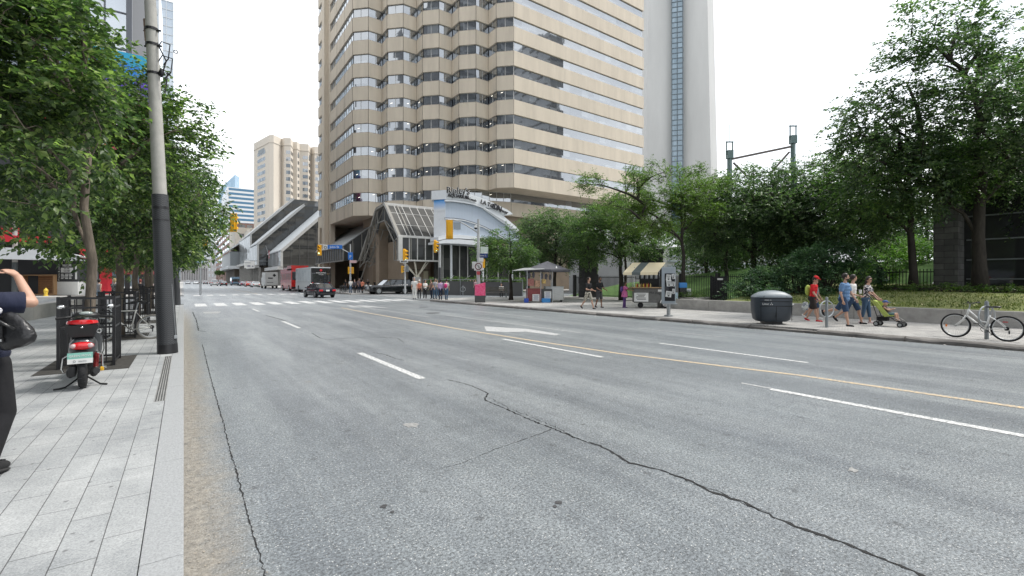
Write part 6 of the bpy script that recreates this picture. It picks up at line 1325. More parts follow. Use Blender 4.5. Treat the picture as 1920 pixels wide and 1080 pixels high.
# ---- tree guards on dark grates
def guard():
    r = thing('tree_guard', 'black bar tree guard around the nearest elm, behind the scooter', 'tree guard', (-1.5, 11.0, .13), group='black tree guards'); W_, L_, H2 = .74, .95, 1.25; b = MB(); x0, x1, y0, y1 = -W_ / 2, W_ / 2, -L_ / 2, L_ / 2
    def side(p, q):
        p = Vector(p); q = Vector(q); L = (q - p).length; n = int(L / .105); bb = MB()
        for i in range(1, n): c = p.lerp(q, i / n); bb.bar(c + Vector((0, 0, .08)), c + Vector((0, 0, H2 - .02)), .017)
        for z in (.08, .72, 1.08, H2): bb.bar(p + Vector((0, 0, z)), q + Vector((0, 0, z)), .022, .035)
        bb.build('panel', BLACKM, r)
    side((x0, y0, 0), (x1, y0, 0)); side((x1, y0, 0), (x1, y1, 0)); side((x1, y1, 0), (x0, y1, 0)); side((x0, y1, 0), (x0, y0, 0))
    for x, y in ((x0, y0), (x1, y0), (x1, y1), (x0, y1)): bb = MB(); bb.b2(x - .022, x + .022, y - .022, y + .022, 0, H2 + .03); bb.build('post', BLACKM, r)
    return r
g0 = guard(); g0.location = (-1.42, 11.66, .13)
for i, (y, lab) in enumerate(((16.7, 'second black tree guard, with the silver bicycle leaning on it'), (22.2, 'third black tree guard in the row'), (27.7, 'fourth black tree guard in the row'), (33.0, 'fifth black tree guard, nearest the crossing'))): dup(g0, (-1.45, y, .13), 0, lab)
gr = MB(); gr.b2(-.62, .62, -.85, .95, .001, .006); r0_ = thing('tree_grate', 'dark soil and metal grate under the nearest tree guard', 'tree grate', (-1.42, 11.55, .13), group='dark grates under the street trees'); gr.build('plate', mat('dark_grate', (.05, .047, .042), .9, var=.4, vscale=12), r0_)
for y, lab in ((16.7, 'dark grate under the second street tree'), (22.2, 'dark grate under the third street tree'), (27.7, 'dark grate under the fourth street tree'), (33, 'dark grate under the last street tree')): dup(r0_, (-1.45, y, .13), 0, lab)
# ================================================================ PEOPLE
def cap(b, a, c, ra, rb, n=12):
    b.tube([a, c], [ra, rb], n); b.ell(a, (ra,) * 3, n, 8); b.ell(c, (rb,) * 3, n, 8)
def remesh(b, name, m, parent, vox, smooth=3):
    o = b.build(name, m, parent, smooth='full'); md = o.modifiers.new('Remesh', 'REMESH'); md.mode = 'VOXEL'; md.voxel_size = vox; md.use_smooth_shade = True
    ms = o.modifiers.new('Smooth', 'SMOOTH'); ms.factor = .5; ms.iterations = smooth; return o
def person(label, loc, rz, h=1.75, skin=SKIN, shirt=None, pants=None, hairm=HAIR, shoes=None, legs=((.35, .15), (-.35, .5)), arms=((.2, .3, .12), (-.2, .3, .12)), lean=0.03, look=(0, 0), sleeve='short', leglen='long', hair='short', hat=None, build=1.0, vox=.02, dress=False, group=None, sit=False, detail=False):
    """Faces +y. legs: per side (thigh swing, knee bend); arms: per side (upper arm swing, elbow bend, spread)."""
    S = h / 1.75; r = thing('person', ' '.join(label.split()[:16]), 'person', loc, rz, group=group); V_ = Vector; k = build
    shirt = shirt or WHITE; pants = pants or BLACKM; shoes = shoes or BLACKM
    hipz = .91 * S if not sit else .50 * S
    feet = []
    if not sit:
        for (th, kn) in legs: feet.append(.44 * math.cos(th) + .41 * math.cos(th - kn))
        hipz = (max(feet) + .075) * S
    hip = V_((0, 0, hipz)); sl = math.sin(lean); cl_ = math.cos(lean)
    def T(x, y, z): return hip + V_((x * S * 1.0, (y + z * sl) * S, z * cl_ * S))
    neck = T(0, 0, .56); hd = T(0, .02, .73) ; LR = Matrix.Rotation(look[0], 3, 'Z') @ Matrix.Rotation(look[1], 3, 'X')
    b = MB(); sh = MB(); pn = MB(); K = S * k; off = .012
    # trunk
    for z, rx, ry, yy in ((.0, .155, .115, -.01), (.10, .145, .105, .0), (.22, .140, .105, .0), (.34, .160, .112, .0), (.43, .170, .105, 0)):
        b.ell(T(0, yy, z), (rx * K, ry * K * (1.08 if k > 1.05 else 1), .11 * S), 14, 8); sh.ell(T(0, yy, z), ((rx + off) * K, (ry + off) * K * (1.15 if k > 1.05 else 1), .115 * S), 14, 8)
    b.tube([T(0, 0, .46), T(0, .01, .62)], [.062 * S, .05 * S], 12)
    sh.ell(T(0, 0, .48), (.12 * K, .075 * K, .055 * S))
    HM = lambda p: hd + LR @ (V_(p) * S)
    b.ell(HM((0, 0, .015)), (.074 * S, .092 * S, .112 * S), 16, 12, LR); b.ell(HM((0, .035, -.06)), (.05 * S, .055 * S, .05 * S), 12, 8, LR); b.ell(HM((0, .098, -.015)), (.013 * S, .018 * S, .022 * S), 8, 6)
    for s_ in (-1, 1): b.ell(HM((s_ * .076, -.005, -.01)), (.010 * S, .018 * S, .028 * S), 8, 6)
    fingers = []
    for i, s_ in enumerate((-1, 1)):
        sw, eb, sp_ = arms[i][:3]; shd = T(s_ * .178 * k, 0, .475); ua = V_((s_ * math.sin(sp_), math.sin(sw) * math.cos(sp_), -math.cos(sw) * math.cos(sp_))); el = shd + ua * .29 * S
        inw = arms[i][3] if len(arms[i]) > 3 else .1
        fa = V_((s_ * (math.sin(sp_) * .4 - inw), math.sin(sw + eb), -math.cos(sw + eb))).normalized(); wr = el + fa * .25 * S
        cap(b, shd, el, .05 * K, .040 * S); cap(b, el, wr, .039 * S, .026 * S)
        hn = wr + fa * .05 * S; side = fa.cross(V_((s_, 0, 0))).normalized(); b.ell(hn, (.028 * S, .035 * S, .045 * S), 10, 7, fa.to_track_quat('Z', 'Y').to_matrix())
        pal = hn + fa * .035 * S
        for f_ in range(4):
            o_ = side * (.026 - .0175 * f_) * S; L_ = (.066, .074, .07, .055)[f_] * S; p1 = pal + o_; p2 = p1 + (fa + V_((-s_ * .35, 0, 0))).normalized() * L_ * .55; p3 = p2 + (fa + V_((-s_ * 1.1, 0, 0))).normalized() * L_ * .5
            b.tube([p1, p2, p3], [.0105 * S, .0095 * S, .008 * S], 7)
        b.tube([hn + side * .02 * S, hn + side * .045 * S + fa * .02 * S, hn + side * .048 * S + fa * .055 * S], [.013 * S, .011 * S, .009 * S], 7)
        if sleeve == 'short': m_ = shd.lerp(el, .62); cap(sh, shd, m_, .066 * K, .062 * K)
        elif sleeve == 'long': cap(sh, shd, el, .064 * K, .054 * S); cap(sh, el, el.lerp(wr, .92), .054 * S, .038 * S)
        else: sh.ell(shd * .96 + T(0, 0, .47) * .04, (.05 * K,) * 3)
    pl_ = MB(); shoesm = []
    for i, s_ in enumerate((-1, 1)):
        th, kn = legs[i]; hp_ = T(s_ * .088 * k, 0, -.02); u = V_((s_ * .02, math.sin(th), -math.cos(th))); kn_ = hp_ + u * .43 * S; w2 = V_((0, math.sin(th - kn), -math.cos(th - kn))); an = kn_ + w2 * .41 * S
        cap(b, hp_, kn_, .082 * K, .052 * S); b.ell(kn_ + w2 * .12 * S - V_((0, .012 * S, 0)), (.05 * S, .055 * S, .12 * S), 10, 8, w2.to_track_quat('Z', 'Y').to_matrix()); cap(b, kn_, an, .047 * S, .034 * S)
        pr = MB(); pn.ell(hp_ + V_((0, -.02, .0)), (.105 * K, .115 * K, .11 * S))
        if leglen == 'long': cap(pn, hp_, kn_, .098 * K, .068 * S); cap(pn, kn_, an.lerp(kn_, .04), .066 * S, .056 * S)
        elif leglen == 'capri': cap(pn, hp_, kn_, .102 * K, .066 * S); cap(pn, kn_, kn_.lerp(an, .5), .066 * S, .058 * S)
        elif leglen == 'short': e_ = hp_.lerp(kn_, .97); pn.tube([hp_, e_], [.102 * K, .085 * S], 14); pn.ell(hp_, (.102 * K,) * 3)
        q = MB(); pit = min(0.0, (th - kn)) * .9; MS = Matrix.Rotation(pit, 3, 'X'); c_ = an + MS @ V_((0, .055 * S, -.045 * S))
        q.ell(c_ , (.043 * S, .125 * S, .042 * S), 12, 8, MS); q.ell(an + MS @ V_((0, -.015 * S, -.03 * S)), (.04 * S, .055 * S, .05 * S), 10, 7, MS); b.ell(c_, (.034 * S, .11 * S, .03 * S), 10, 6, MS); b.tube([an, an - V_((0, 0, .03 * S))], .032 * S)
        shoesm.append((q, c_, MS))
    if not dress: pn.ell(T(0, -.005, .02), (.165 * K, .128 * K, .10 * S), 14, 8)
    body = remesh(b, 'body', skin, r, vox * .8, 2)
    if dress: sh.tube([T(0, 0, .2), T(0, 0, -.1), T(0, 0, -.38)], [.14 * K, .17 * K, .20 * K], 16)
    remesh(sh, 'shirt' if not dress else 'dress', shirt, r, vox, 2)
    if not dress: remesh(pn, 'trousers' if leglen == 'long' else 'shorts', pants, r, vox, 2)
    for q, c_, MS in shoesm:
        s1 = remesh(q, 'shoe', shoes, r, vox * .7, 1)
        if detail: qq = MB(); qq.ell(c_ + MS @ V_((0, 0, -.03 * S)), (.046 * S, .13 * S, .016 * S), 12, 6, MS); qq.build('sole', WHITE, s1, smooth='full')
    hb = MB(); hb.ell(HM((0, -.016, .034)), (.090 * S, .103 * S, .112 * S), 16, 10, LR)
    if hair == 'long': hb.ell(HM((0, -.07, -.07)), (.085 * S, .055 * S, .16 * S), 12, 8, LR)
    elif hair == 'bun': hb.ell(HM((0, -.11, .06)), (.045 * S,) * 3)
    elif hair == 'bob': hb.ell(HM((0, -.03, -.02)), (.095 * S, .085 * S, .11 * S), 14, 8, LR)
    elif hair == 'beard': hb2 = MB(); hb2.ell(HM((0, .045, -.075)), (.052 * S, .055 * S, .045 * S), 12, 8, LR); remesh(hb2, 'beard', hairm, r, vox * .7, 1)
    # keep the face clear: slice the cap in front of the brow
    fwd = LR @ V_((0, 1, 0)); c0 = HM((0, .048, 0)); hb.v = [tuple(V_(p) - fwd * max(0, (V_(p) - c0).dot(fwd)) * 1.0 if (V_(p) - HM((0, 0, .06))).z < 0 else V_(p)) for p in hb.v]
    remesh(hb, 'hair', hairm, r, vox * .7, 1)
    if vox <= .016:
        for s_ in (-1, 1): e = MB(); e.ell(HM((s_ * .031, .087, .012)), (.012 * S, .007 * S, .006 * S), 8, 6); e.build('eye', BLACKM, r)
        e = MB(); e.ell(HM((0, .091, -.062)), (.024 * S, .007 * S, .006 * S), 8, 6); e.build('mouth', mat('lip', (.33, .12, .10), .5), r)
    if hat:
        q = MB(); q.ell(HM((0, -.005, .075)), (.088 * S, .10 * S, .075 * S), 16, 10, LR); q.slab([HM((-.07, .05, .075)), HM((-.06, .14, .06)), HM((0, .17, .06)), HM((.06, .14, .06)), HM((.07, .05, .075))], (0, 0, .012)); q.build('cap', hat, r, smooth=True)
    r['hand_l'] = 0; del r['hand_l']
    return r, S, T, HM
def cl(name, c, var=.12, **k): return mat('cloth_' + name, c, .85, var=var, vscale=k.pop('vscale', 5), **k)
RED = cl('red', (.62, .015, .02)); BLUEST = cl('blue', (.10, .24, .48)); NAVY = cl('navy', (.012, .018, .045)); JEAN = cl('jean', (.05, .10, .17)); DJEAN = cl('dark_jean', (.02, .03, .055)); BLK = cl('black', (.014, .014, .016)); GRY = cl('grey', (.28, .28, .30)); WHT = cl('white', (.70, .69, .66), .04); PINKC = cl('pink', (.65, .05, .22)); LIL = cl('lilac', (.50, .36, .55)); ORG = cl('salmon', (.60, .20, .12)); CAMO = cl('camo', (.18, .17, .13), col2=(.60, .56, .48), vscale=22); MAG = cl('magenta', (.55, .14, .32)); PURP = cl('purple', (.09, .04, .16)); GRN = cl('lime', (.40, .50, .10)); DNIM = cl('denim_short', (.03, .06, .12)); PLAID = cl('plaid', (.14, .05, .06), col2=(.25, .22, .22), vscale=18)
FLOR = cl('floral', (.015, .018, .04), col2=(.70, .66, .64), vscale=14)
m, n, bs = newmat('blue_stripes'); t_ = node(n, 'ShaderNodeTexCoord'); sp = node(n, 'ShaderNodeSeparateXYZ'); n.links.new(t_.outputs['Object'], sp.inputs[0]); n.links.new(ramp(n, mth(n, 'SINE', mth(n, 'MULTIPLY', sp.outputs[2], 150)), .5, (.07, .17, .36), .85, (.30, .42, .55)), bs.inputs['Base Color']); bs.inputs['Roughness'].default_value = .9; STRB = m
HS = R(180)   # heading -y: towards the right of the picture along the right pavement
N1 = .013
REDSH = cl('red_shoe', (.50, .02, .03))
# red shirt man with green backpack
p = G(1524, 602, .13); r, S, T, HM = person('man in a red shirt, red cap and red shoes wearing a lime backpack', p, HS, 1.74, shirt=RED, pants=cl('brown_short', (.03, .022, .02)), shoes=REDSH, legs=((-.18, .28), (.30, .10)), arms=((-.12, .25, .10), (.25, .35, .10)), leglen='short', hat=RED, look=(.15, -.45), lean=.10, vox=N1, detail=True)
b = MB(); b.ell(T(0, -.20, .30), (.14, .10, .22)); remesh(b, 'tmp', GRN, None, .02, 3); q = bpy.context.scene.objects['tmp']; q.name = 'backpack'; q.location = p; q.rotation_euler = (0, 0, HS); tag(q, 'lime green backpack on the back of the man in the red shirt', 'backpack')
b = MB(); b.loft([[(.27, -.24, .42), (.33, -.24, .42), (.33, -.06, .42), (.27, -.06, .42)], [(.25, -.27, .55), (.35, -.27, .55), (.35, -.03, .55), (.25, -.03, .55)], [(.27, -.22, .74), (.32, -.22, .74), (.32, -.07, .74), (.27, -.07, .74)]]); b.tube([(.3, -.18, .72), (.28, -.10, .92), (.3, -.09, .72)], .012, 5); remesh(b, 'shopping_bag', cl('plaid_bag', (.25, .27, .30), col2=(.62, .64, .62), vscale=10), None, .018, 2); q = bpy.context.scene.objects['shopping_bag']; q.location = p; q.rotation_euler = (0, 0, HS); tag(q, 'pale patterned shopping bag hanging beside the man in red', 'bag')
person('person almost hidden behind the man in red, only pale shoes and legs showing', G(1521, 599.5, .13) + Vector((.55, .1, 0)), HS, 1.62, shirt=GRY, pants=DNIM, shoes=WHT, legs=((.2, .1), (-.3, .4)), leglen='short')
p = G(1583, 611, .13); r, S, T, HM = person('heavy bearded man in a blue striped shirt and dark shorts passing the bicycle stand', p, HS, 1.80, shirt=STRB, pants=DNIM, shoes=BLK, legs=((-.62, .75), (.22, .08)), arms=((.30, .25, .22), (-.10, .35, .18)), leglen='short', hair='beard', build=1.16, look=(.25, 0), vox=N1, detail=True)
p = G(1590, 608, .13) + Vector((.45, .02, 0)); person('man in a white shirt walking behind the bearded man, holding a white cup', p, HS, 1.80, shirt=WHT, pants=DNIM, shoes=BLK, legs=((.4, .2), (-.4, .5)), arms=((-.2, .5, .1), (.0, 1.3, .05)), leglen='short', look=(.6, 0))
b = MB(); b.lathe([(.035, 0), (.045, .14)], 12); q = b.build('paper_cup', WHITE, None, smooth=True); q.location = p + Vector((-.16, -.30, 1.10)); tag(q, 'white paper cup held by the man in the white shirt', 'cup')
p = G(1624, 606, .13); r, S, T, HM = person('woman in a black and white floral top and cropped jeans pushing the stroller', p, HS, 1.70, shirt=FLOR, pants=JEAN, shoes=cl('pale_pink', (.65, .52, .52)), legs=((.14, .05), (-.10, .12)), arms=((.40, .42, .06, .10), (.46, .36, .06, .10)), leglen='capri', hair='long', look=(-.5, 0), lean=.10, vox=N1, detail=True, build=.98)
b = MB(); b.box(HM((0, .092, .012)), (.13, .02, .035)); b.build('sunglasses', BLACKM, r)
# stroller and child
p = G(1669, 612, .13); st = thing('stroller', 'lime green folding stroller with black frame and double wheels', 'stroller', p, HS); b = MB(); LM = cl('stroller_lime', (.40, .48, .12))
for s_ in (-.2, .2):
    b.tube([(s_, -.58, 1.06), (s_, -.50, 1.0), (s_, -.24, .55), (s_, .30, .14)], .013, 8); b.tube([(s_, -.42, .72), (s_, -.30, .30), (s_, -.32, .10)], .012, 8); b.tube([(s_, -.20, .36), (s_, .18, .30), (s_, .34, .20)], .012, 8)
b.tube([(-.2, -.3, .35), (.2, -.3, .35)], .01, 6); b.tube([(-.2, .28, .16), (.2, .28, .16)], .01, 6); b.bbox((0, .32, .13), (.34, .12, .03), .01); b.build('frame', BLACKM, st, smooth=True)
b = MB(); b.slab([(-.18, -.46, .86), (.18, -.46, .86), (.18, -.14, .36), (-.18, -.14, .36)], (0, .035, .02)); b.slab([(-.18, -.14, .36), (.18, -.14, .36), (.18, .10, .36), (-.18, .10, .36)], (0, 0, .03)); b.slab([(-.2, -.5, .9), (-.2, -.1, .33), (-.2, .06, .36), (-.2, -.3, .84)], (.012, 0, 0)); b.slab([(.2, -.5, .9), (.2, -.1, .33), (.2, .06, .36), (.2, -.3, .84)], (.012, 0, 0)); b.build('seat', LM, st)
b = MB(); b.bbox((0, -.2, .25), (.3, .3, .14), .04); b.build('basket', BLK, st)
for x in (-.2, .2):
    for y in (-.33, .32): 
        b = MB(); [b.torus((x + d_, y, .085), .065, .02, 18, 7, Matrix.Rotation(R(90), 3, 'Y')) for d_ in (-.03, .03)]; w_ = b.build('wheel', RUBBER, st, smooth=True); b = MB(); b.lathe([(.05, -.05), (.05, .05)], 12, (x, y, .085), Matrix.Rotation(R(90), 3, 'Y')); b.build('hub', STEEL, w_)
for s_ in (-.2, .2): b = MB(); b.tube([(s_, -.60, 1.07), (s_, -.52, 1.02)], .02, 8); b.build('handle', RUBBER, st)
b = MB(); cap(b, (0, -.06, .44), (0, -.16, .66), .085, .07); b.ell((0, -.13, .80), (.068, .078, .085)); b.tube([(0, -.15, .66), (0, -.14, .76)], .035, 8); b.ell((0, -.052, .79), (.012, .015, .015))
for s_ in (-1, 1): cap(b, (s_ * .06, -.02, .42), (s_ * .08, .16, .44), .045, .038); cap(b, (s_ * .08, .16, .44), (s_ * .08, .20, .24), .036, .028); cap(b, (s_ * .09, -.14, .64), (s_ * .11, -.02, .56), .03, .025); cap(b, (s_ * .11, -.02, .56), (s_ * .05, .08, .60), .025, .02); b.ell((s_ * .04, .11, .61), (.022, .028, .018)); b.ell((s_ * .08, .23, .20), (.03, .06, .03)); [b.tube([(s_ * .04 + .008 * f, .12, .61), (s_ * .04 + .008 * f, .145, .60)], .006, 5) for f in (-2, -1, 0, 1, 2)]
k_ = thing('person', 'small child in a blue cap sitting in the lime stroller', 'person', p, HS); remesh(b, 'body', SKIN, k_, .011, 2); b = MB(); cap(b, (0, -.06, .46), (0, -.16, .65), .095, .08); remesh(b, 'shirt', cl('brown_shirt', (.10, .07, .07)), k_, .012, 2); b = MB(); [cap(b, (s_ * .06, -.03, .42), (s_ * .08, .12, .44), .055, .046) for s_ in (-1, 1)]; remesh(b, 'shorts', cl('teal_short', (.12, .20, .22)), k_, .012, 2)
b = MB(); b.ell((0, -.135, .835), (.074, .082, .06)); b.slab([(-.05, -.07, .83), (-.04, 0, .815), (.04, 0, .815), (.05, -.07, .83)], (0, 0, .01)); b.build('cap', cl('child_cap', (.07, .12, .30)), k_, smooth=True)
for s_ in (-1, 1): b = MB(); b.ell((s_ * .08, .235, .195), (.034, .066, .034)); b.build('shoe', BLK, k_, smooth='full'); b = MB(); b.ell((s_ * .028, -.06, .81), (.008, .006, .007), 6, 5); b.build('eye', BLACKM, k_)
# two men walking towards the cart, girl at the cart
p = G(1103, 579, .13); person('man in a black t-shirt and cream camouflage shorts walking with long strides', p, HS, 1.78, shirt=BLK, pants=CAMO, shoes=BLK, legs=((.42, .10), (-.38, .35)), arms=((.1, 1.2, .1), (.2, 1.3, .1)), leglen='short', vox=.016, look=(.3, -.2))
p = G(1117, 577, .13); person('man in a black t-shirt and grey shorts walking beside the camouflage shorts', p + Vector((.3, 0, 0)), HS, 1.76, skin=SKIND, shirt=BLK, pants=cl('charcoal', (.06, .06, .065)), shoes=BLK, legs=((.12, .05), (-.15, .2)), arms=((.3, .9, .1), (0, 1.2, .1)), leglen='short', vox=.016, hair='beard')
p = G(1171, 577, .13); r, S, T, HM = person('girl in a magenta tunic reaching onto the hot dog cart counter', p, HS + R(35), 1.50, skin=SKIND, shirt=MAG, pants=PURP, shoes=PURP, legs=((.05, .05), (-.05, .05)), arms=((1.1, .5, .1), (.9, .5, .1)), leglen='long', hair='long', dress=False, sleeve='short', vox=.016); b = MB(); b.tube([T(0, 0, .2), T(0, 0, -.02), T(0, 0, -.2)], [.15, .165, .175], 16); b.build('tunic_skirt', MAG, r, smooth=True)
b = MB(); b.ell(T(0, -.19, .30), (.14, .10, .19)); remesh(b, 'backpack_purple', cl('purple_pack', (.10, .05, .20)), None, .02, 2); q = bpy.context.scene.objects['backpack_purple']; q.name = 'backpack'; q.location = p; q.rotation_euler = (0, 0, HS + R(35)); tag(q, 'dark purple backpack worn by the girl in magenta', 'backpack')
# corner group
def std(px, py, rz, lab, **k): return person(lab, G(px, py, .13), rz, **dict(dict(legs=((.06, .05), (-.06, .06)), vox=.024, arms=((.1, .4, .12), (0, .5, .12))), **k))
CR = A_ + R(180)     # facing the camera
std(777, 560.5, CR, 'man dressed all in white standing at the corner crossing', h=1.82, shirt=WHT, pants=WHT, hairm=GRY, shoes=BLK)
std(786, 560, CR + .3, 'short person in an orange top with a yellow green bag at the crossing', h=1.6, shirt=ORG, pants=BLK, hat=WHT)
std(797, 560, CR + .8, 'dark haired person in a white top and black trousers using a phone', h=1.6, shirt=WHT, pants=BLK, shoes=WHT, arms=((.2, 1.7, .1), (.2, 1.6, .1)))
std(809, 559.5, CR - .7, 'woman with long dark hair in a brown top and dark jeans at the crossing', h=1.66, shirt=cl('brown_top', (.25, .16, .13)), pants=DJEAN, hair='long')
std(815.5, 560, CR + .9, 'person in a pale grey t-shirt and jeans facing the woman with long hair', h=1.74, shirt=GRY, pants=JEAN, hairm=HAIR)
std(820, 556, CR, 'person in a mustard top half hidden behind the lilac cardigan', h=1.62, shirt=cl('mustard', (.35, .28, .10)), pants=JEAN)
std(826, 562, A_, 'woman in a lilac cardigan and dark trousers seen from behind', h=1.66, shirt=LIL, pants=DJEAN, sleeve='long', hair='bob')
r, S, T, HM = std(837, 562, A_ - .3, 'person in a white top and jeans with a hot pink backpack seen from behind', h=1.66, shirt=WHT, pants=JEAN)
b = MB(); b.ell(T(0, -.17, .28), (.15, .11, .19)); q = b.build('backpack', PINKC, None, smooth='full'); q.location = r.location; q.rotation_euler = r.rotation_euler; tag(q, 'hot pink backpack at the corner crossing', 'backpack')
std(882, 551, CR, 'person in a pale shirt and blue jeans beside the ramp wall', h=1.68, shirt=cl('pale_blue', (.42, .46, .55)), pants=JEAN); std(887, 551.5, CR + .5, 'person in dark red clothes next to the pale shirt by the ramp wall', h=1.6, shirt=PLAID, pants=cl('wine', (.14, .03, .05)))
std(892, 552, CR - .5, 'person in a pink patterned top behind the pink wrapped box', h=1.7, shirt=cl('pink_top', (.5, .25, .3), col2=(.6, .5, .5), vscale=12), pants=BLK)
person('person in a white shirt sitting on the shaded bench', G(940, 556.5, .13) + CZ * .1, CR, 1.7, shirt=WHT, pants=BLK, legs=((1.45, 1.5), (1.4, 1.45)), arms=((.5, .9, .1), (.5, .9, .1)), sit=True, vox=.024)
std(657.5, 549.5, A_ + .4, 'grey haired man in a white shirt and jeans waiting across the side street', h=1.74, shirt=WHT, pants=JEAN, hairm=GRY); std(665, 549.5, CR, 'person in a dark grey jacket behind the man in the white shirt', h=1.7, shirt=cl('char', (.07, .06, .07)), pants=BLK, sleeve='long')
std(673, 549, CR + 1, 'tall person in a plaid shirt across the side street', h=1.85, shirt=PLAID, pants=DJEAN); std(679.5, 549.5, A_ - .4, 'broad person in a salmon shirt bending by the black van nose', h=1.66, shirt=ORG, pants=BLK, build=1.15); std(690, 546.5, CR, 'person in a dark cap behind the bonnet of the black van', h=1.72, shirt=BLK, pants=BLK, hat=GRY); std(703, 545, CR, 'dark haired person half hidden behind the black van', h=1.6, shirt=BLK, pants=BLK); std(648, 546.5, CR, 'person in black beside the parked bicycles', h=1.7, shirt=BLK, pants=DJEAN)
# left pavement
r = person('woman in a grey sleeveless top and light jeans walking away along the left pavement', G(185, 572, .13), A_ - .2, 1.66, shirt=GRY, pants=cl('light_jean', (.16, .24, .32)), shoes=cl('pk', (.6, .4, .4)), legs=((.2, .05), (-.2, .3)), sleeve='none', hair='bob', vox=.016, leglen='long')
person('blond person in a black patterned top and short skirt beyond the second elm', G(214, 575, .13), A_, 1.68, shirt=cl('black_print', (.02, .02, .025), col2=(.3, .3, .3), vscale=12), pants=BLK, hairm=BLOND, hair='bob', legs=((.2, .05), (-.2, .2)), leglen='short', vox=.016, arms=((.6, 1.6, .3), (.2, .8, .2)))
person('red haired person beyond the blond one on the left pavement', G(219, 568, .13), A_, 1.74, shirt=WHT, pants=BLK, hairm=cl('ginger', (.35, .12, .05)), legs=((.1, .05), (-.1, .2)), vox=.024)
person('dark dressed person with reddish hair behind the third elm guard', G(263, 566, .13), A_ + .4, 1.68, shirt=BLK, pants=BLK, hairm=cl('auburn', (.20, .05, .04)), hair='bob', vox=.024); person('person with pale hair and a pale top behind the fourth elm guard', G(283, 562, .13), CR, 1.7, shirt=cl('pale_rose', (.55, .42, .42)), pants=BLK, hairm=BLOND, hair='bob', vox=.024)

# ---- woman at the left edge, seen from behind with raised arm
p = G(-48, 888, .13); p.z = .13
fw = thing('person', 'woman in navy shirt and black trousers at the left edge, arm raised', 'person', p, A_ + R(4)); V_ = Vector
b = MB(); hz = .92
for z, rx, ry in ((.86, .205, .15), (.97, .20, .15), (1.08, .19, .14), (1.2, .195, .14), (1.32, .20, .125), (1.40, .185, .10)): b.ell((0, 0, z), (rx, ry, .10), 18, 10)
b.tube([(0, 0, 1.42), (0, .02, 1.55)], [.07, .055], 14); b.ell((0, .02, 1.64), (.078, .096, .115), 18, 12); b.ell((0, .115, 1.62), (.014, .018, .022)); b.ell((0, .06, 1.57), (.05, .055, .05))
LEG = {-1: ((-.1, 0, .88), (-.11, .12, .49), (-.11, .06, .09)), 1: ((.12, 0, .88), (.17, .04, .48), (.20, -.12, .13))}
for s_, (a_, k_, n_) in LEG.items(): cap(b, a_, k_, .10, .062); cap(b, k_, n_, .058, .036); b.ell(((k_[0] + n_[0]) / 2, (k_[1] + n_[1]) / 2 - .02, (k_[2] + n_[2]) / 2 + .06), (.058, .062, .12))
def arm(b, sh_, el, wr, hd_):
    cap(b, sh_, el, .056, .045); cap(b, el, wr, .044, .028); f = (V_(hd_) - V_(wr)).normalized(); pc = V_(wr) + f * .05; M = f.to_track_quat('Z', 'Y').to_matrix(); b.ell(pc, (.034, .022, .05), 12, 8, M)
    sd = M @ V_((1, 0, 0)); nn = M @ V_((0, 1, 0))
    for k in range(4): q1 = pc + f * .035 + sd * (.027 - .018 * k); L_ = (.07, .08, .075, .058)[k]; q2 = q1 + (f - nn * .35).normalized() * L_ * .5; q3 = q2 + (f - nn * .9).normalized() * L_ * .5; b.tube([q1, q2, q3], [.0105, .0098, .0085], 8)
    b.tube([pc + sd * .02, pc + sd * .05 + f * .02, pc + sd * .052 + f * .06], [.014, .012, .009], 8)
SHR = (.205, 0, 1.40); ELR = (.275, .14, 1.395); ELR = (.315, .13, 1.385); WRR = (.145, .20, 1.60); arm(b, SHR, ELR, WRR, (.04, .22, 1.68)); arm(b, (-.205, 0, 1.40), (-.30, .14, 1.36), (-.16, .22, 1.58), (-.05, .24, 1.66))
remesh(b, 'body', SKIN, fw, .008, 3)
b = MB()
for z, rx, ry in ((.97, .232, .178), (1.08, .225, .168), (1.2, .225, .162), (1.32, .222, .145), (1.395, .205, .118)): b.ell((0, 0, z), (rx, ry, .11), 18, 10)
for s_ in (-1, 1): a_ = V_((s_ * .20, 0, 1.39)); e_ = V_((s_ * .315, .13, 1.385)); b.tube([a_, a_.lerp(e_, .78)], [.088, .092], 16); b.ell(a_, (.088,) * 3)
NVY = mat('navy_jersey', (.012, .016, .040), .85, var=.3, vscale=4, bump=1.0, bscale=9, stretch=(1, 1, .5)); o = remesh(b, 't_shirt', NVY, fw, .012, 3)
b = MB(); b.ell((0, 0, .87), (.215, .165, .12), 18, 10)
for s_, (a_, k_, n_) in LEG.items(): cap(b, a_, k_, .125, .088); cap(b, k_, V_(k_).lerp(V_(n_), .93), .086, .075)
remesh(b, 'trousers', mat('black_trousers', (.008, .008, .010), .9, var=.3, vscale=6, bump=.6, bscale=7), fw, .012, 3)
for s_, (a_, k_, n_) in LEG.items():
    pit = -.18 if s_ > 0 else 0; M = Matrix.Rotation(pit, 3, 'X'); c_ = V_(n_) + M @ V_((0, .06, -.045)); b = MB(); b.ell(c_, (.052, .145, .05), 16, 10, M); b.ell(V_(n_) + M @ V_((0, -.02, -.02)), (.048, .06, .07), 14, 9, M); s1 = remesh(b, 'shoe', mat('black_sneaker', (.015, .015, .016), .7, var=.3, vscale=20), fw, .009, 1); b = MB(); b.ell(c_ + M @ V_((0, -.002, -.036)), (.056, .152, .022), 16, 8, M); b.build('sole', mat('dark_sole', (.03, .03, .03), .8), s1, smooth='full'); b = MB(); [b.tube([c_ + M @ V_((-.03, .01 + .025 * i, .045)), c_ + M @ V_((.03, .02 + .025 * i, .045))], .004, 5) for i in range(3)]; b.tube([c_ + M @ V_((.02, .0, .05)), c_ + M @ V_((.055, .01, .05)), c_ + M @ V_((.05, .03, .045))], .003, 5); b.build('laces', BLACKM, s1)
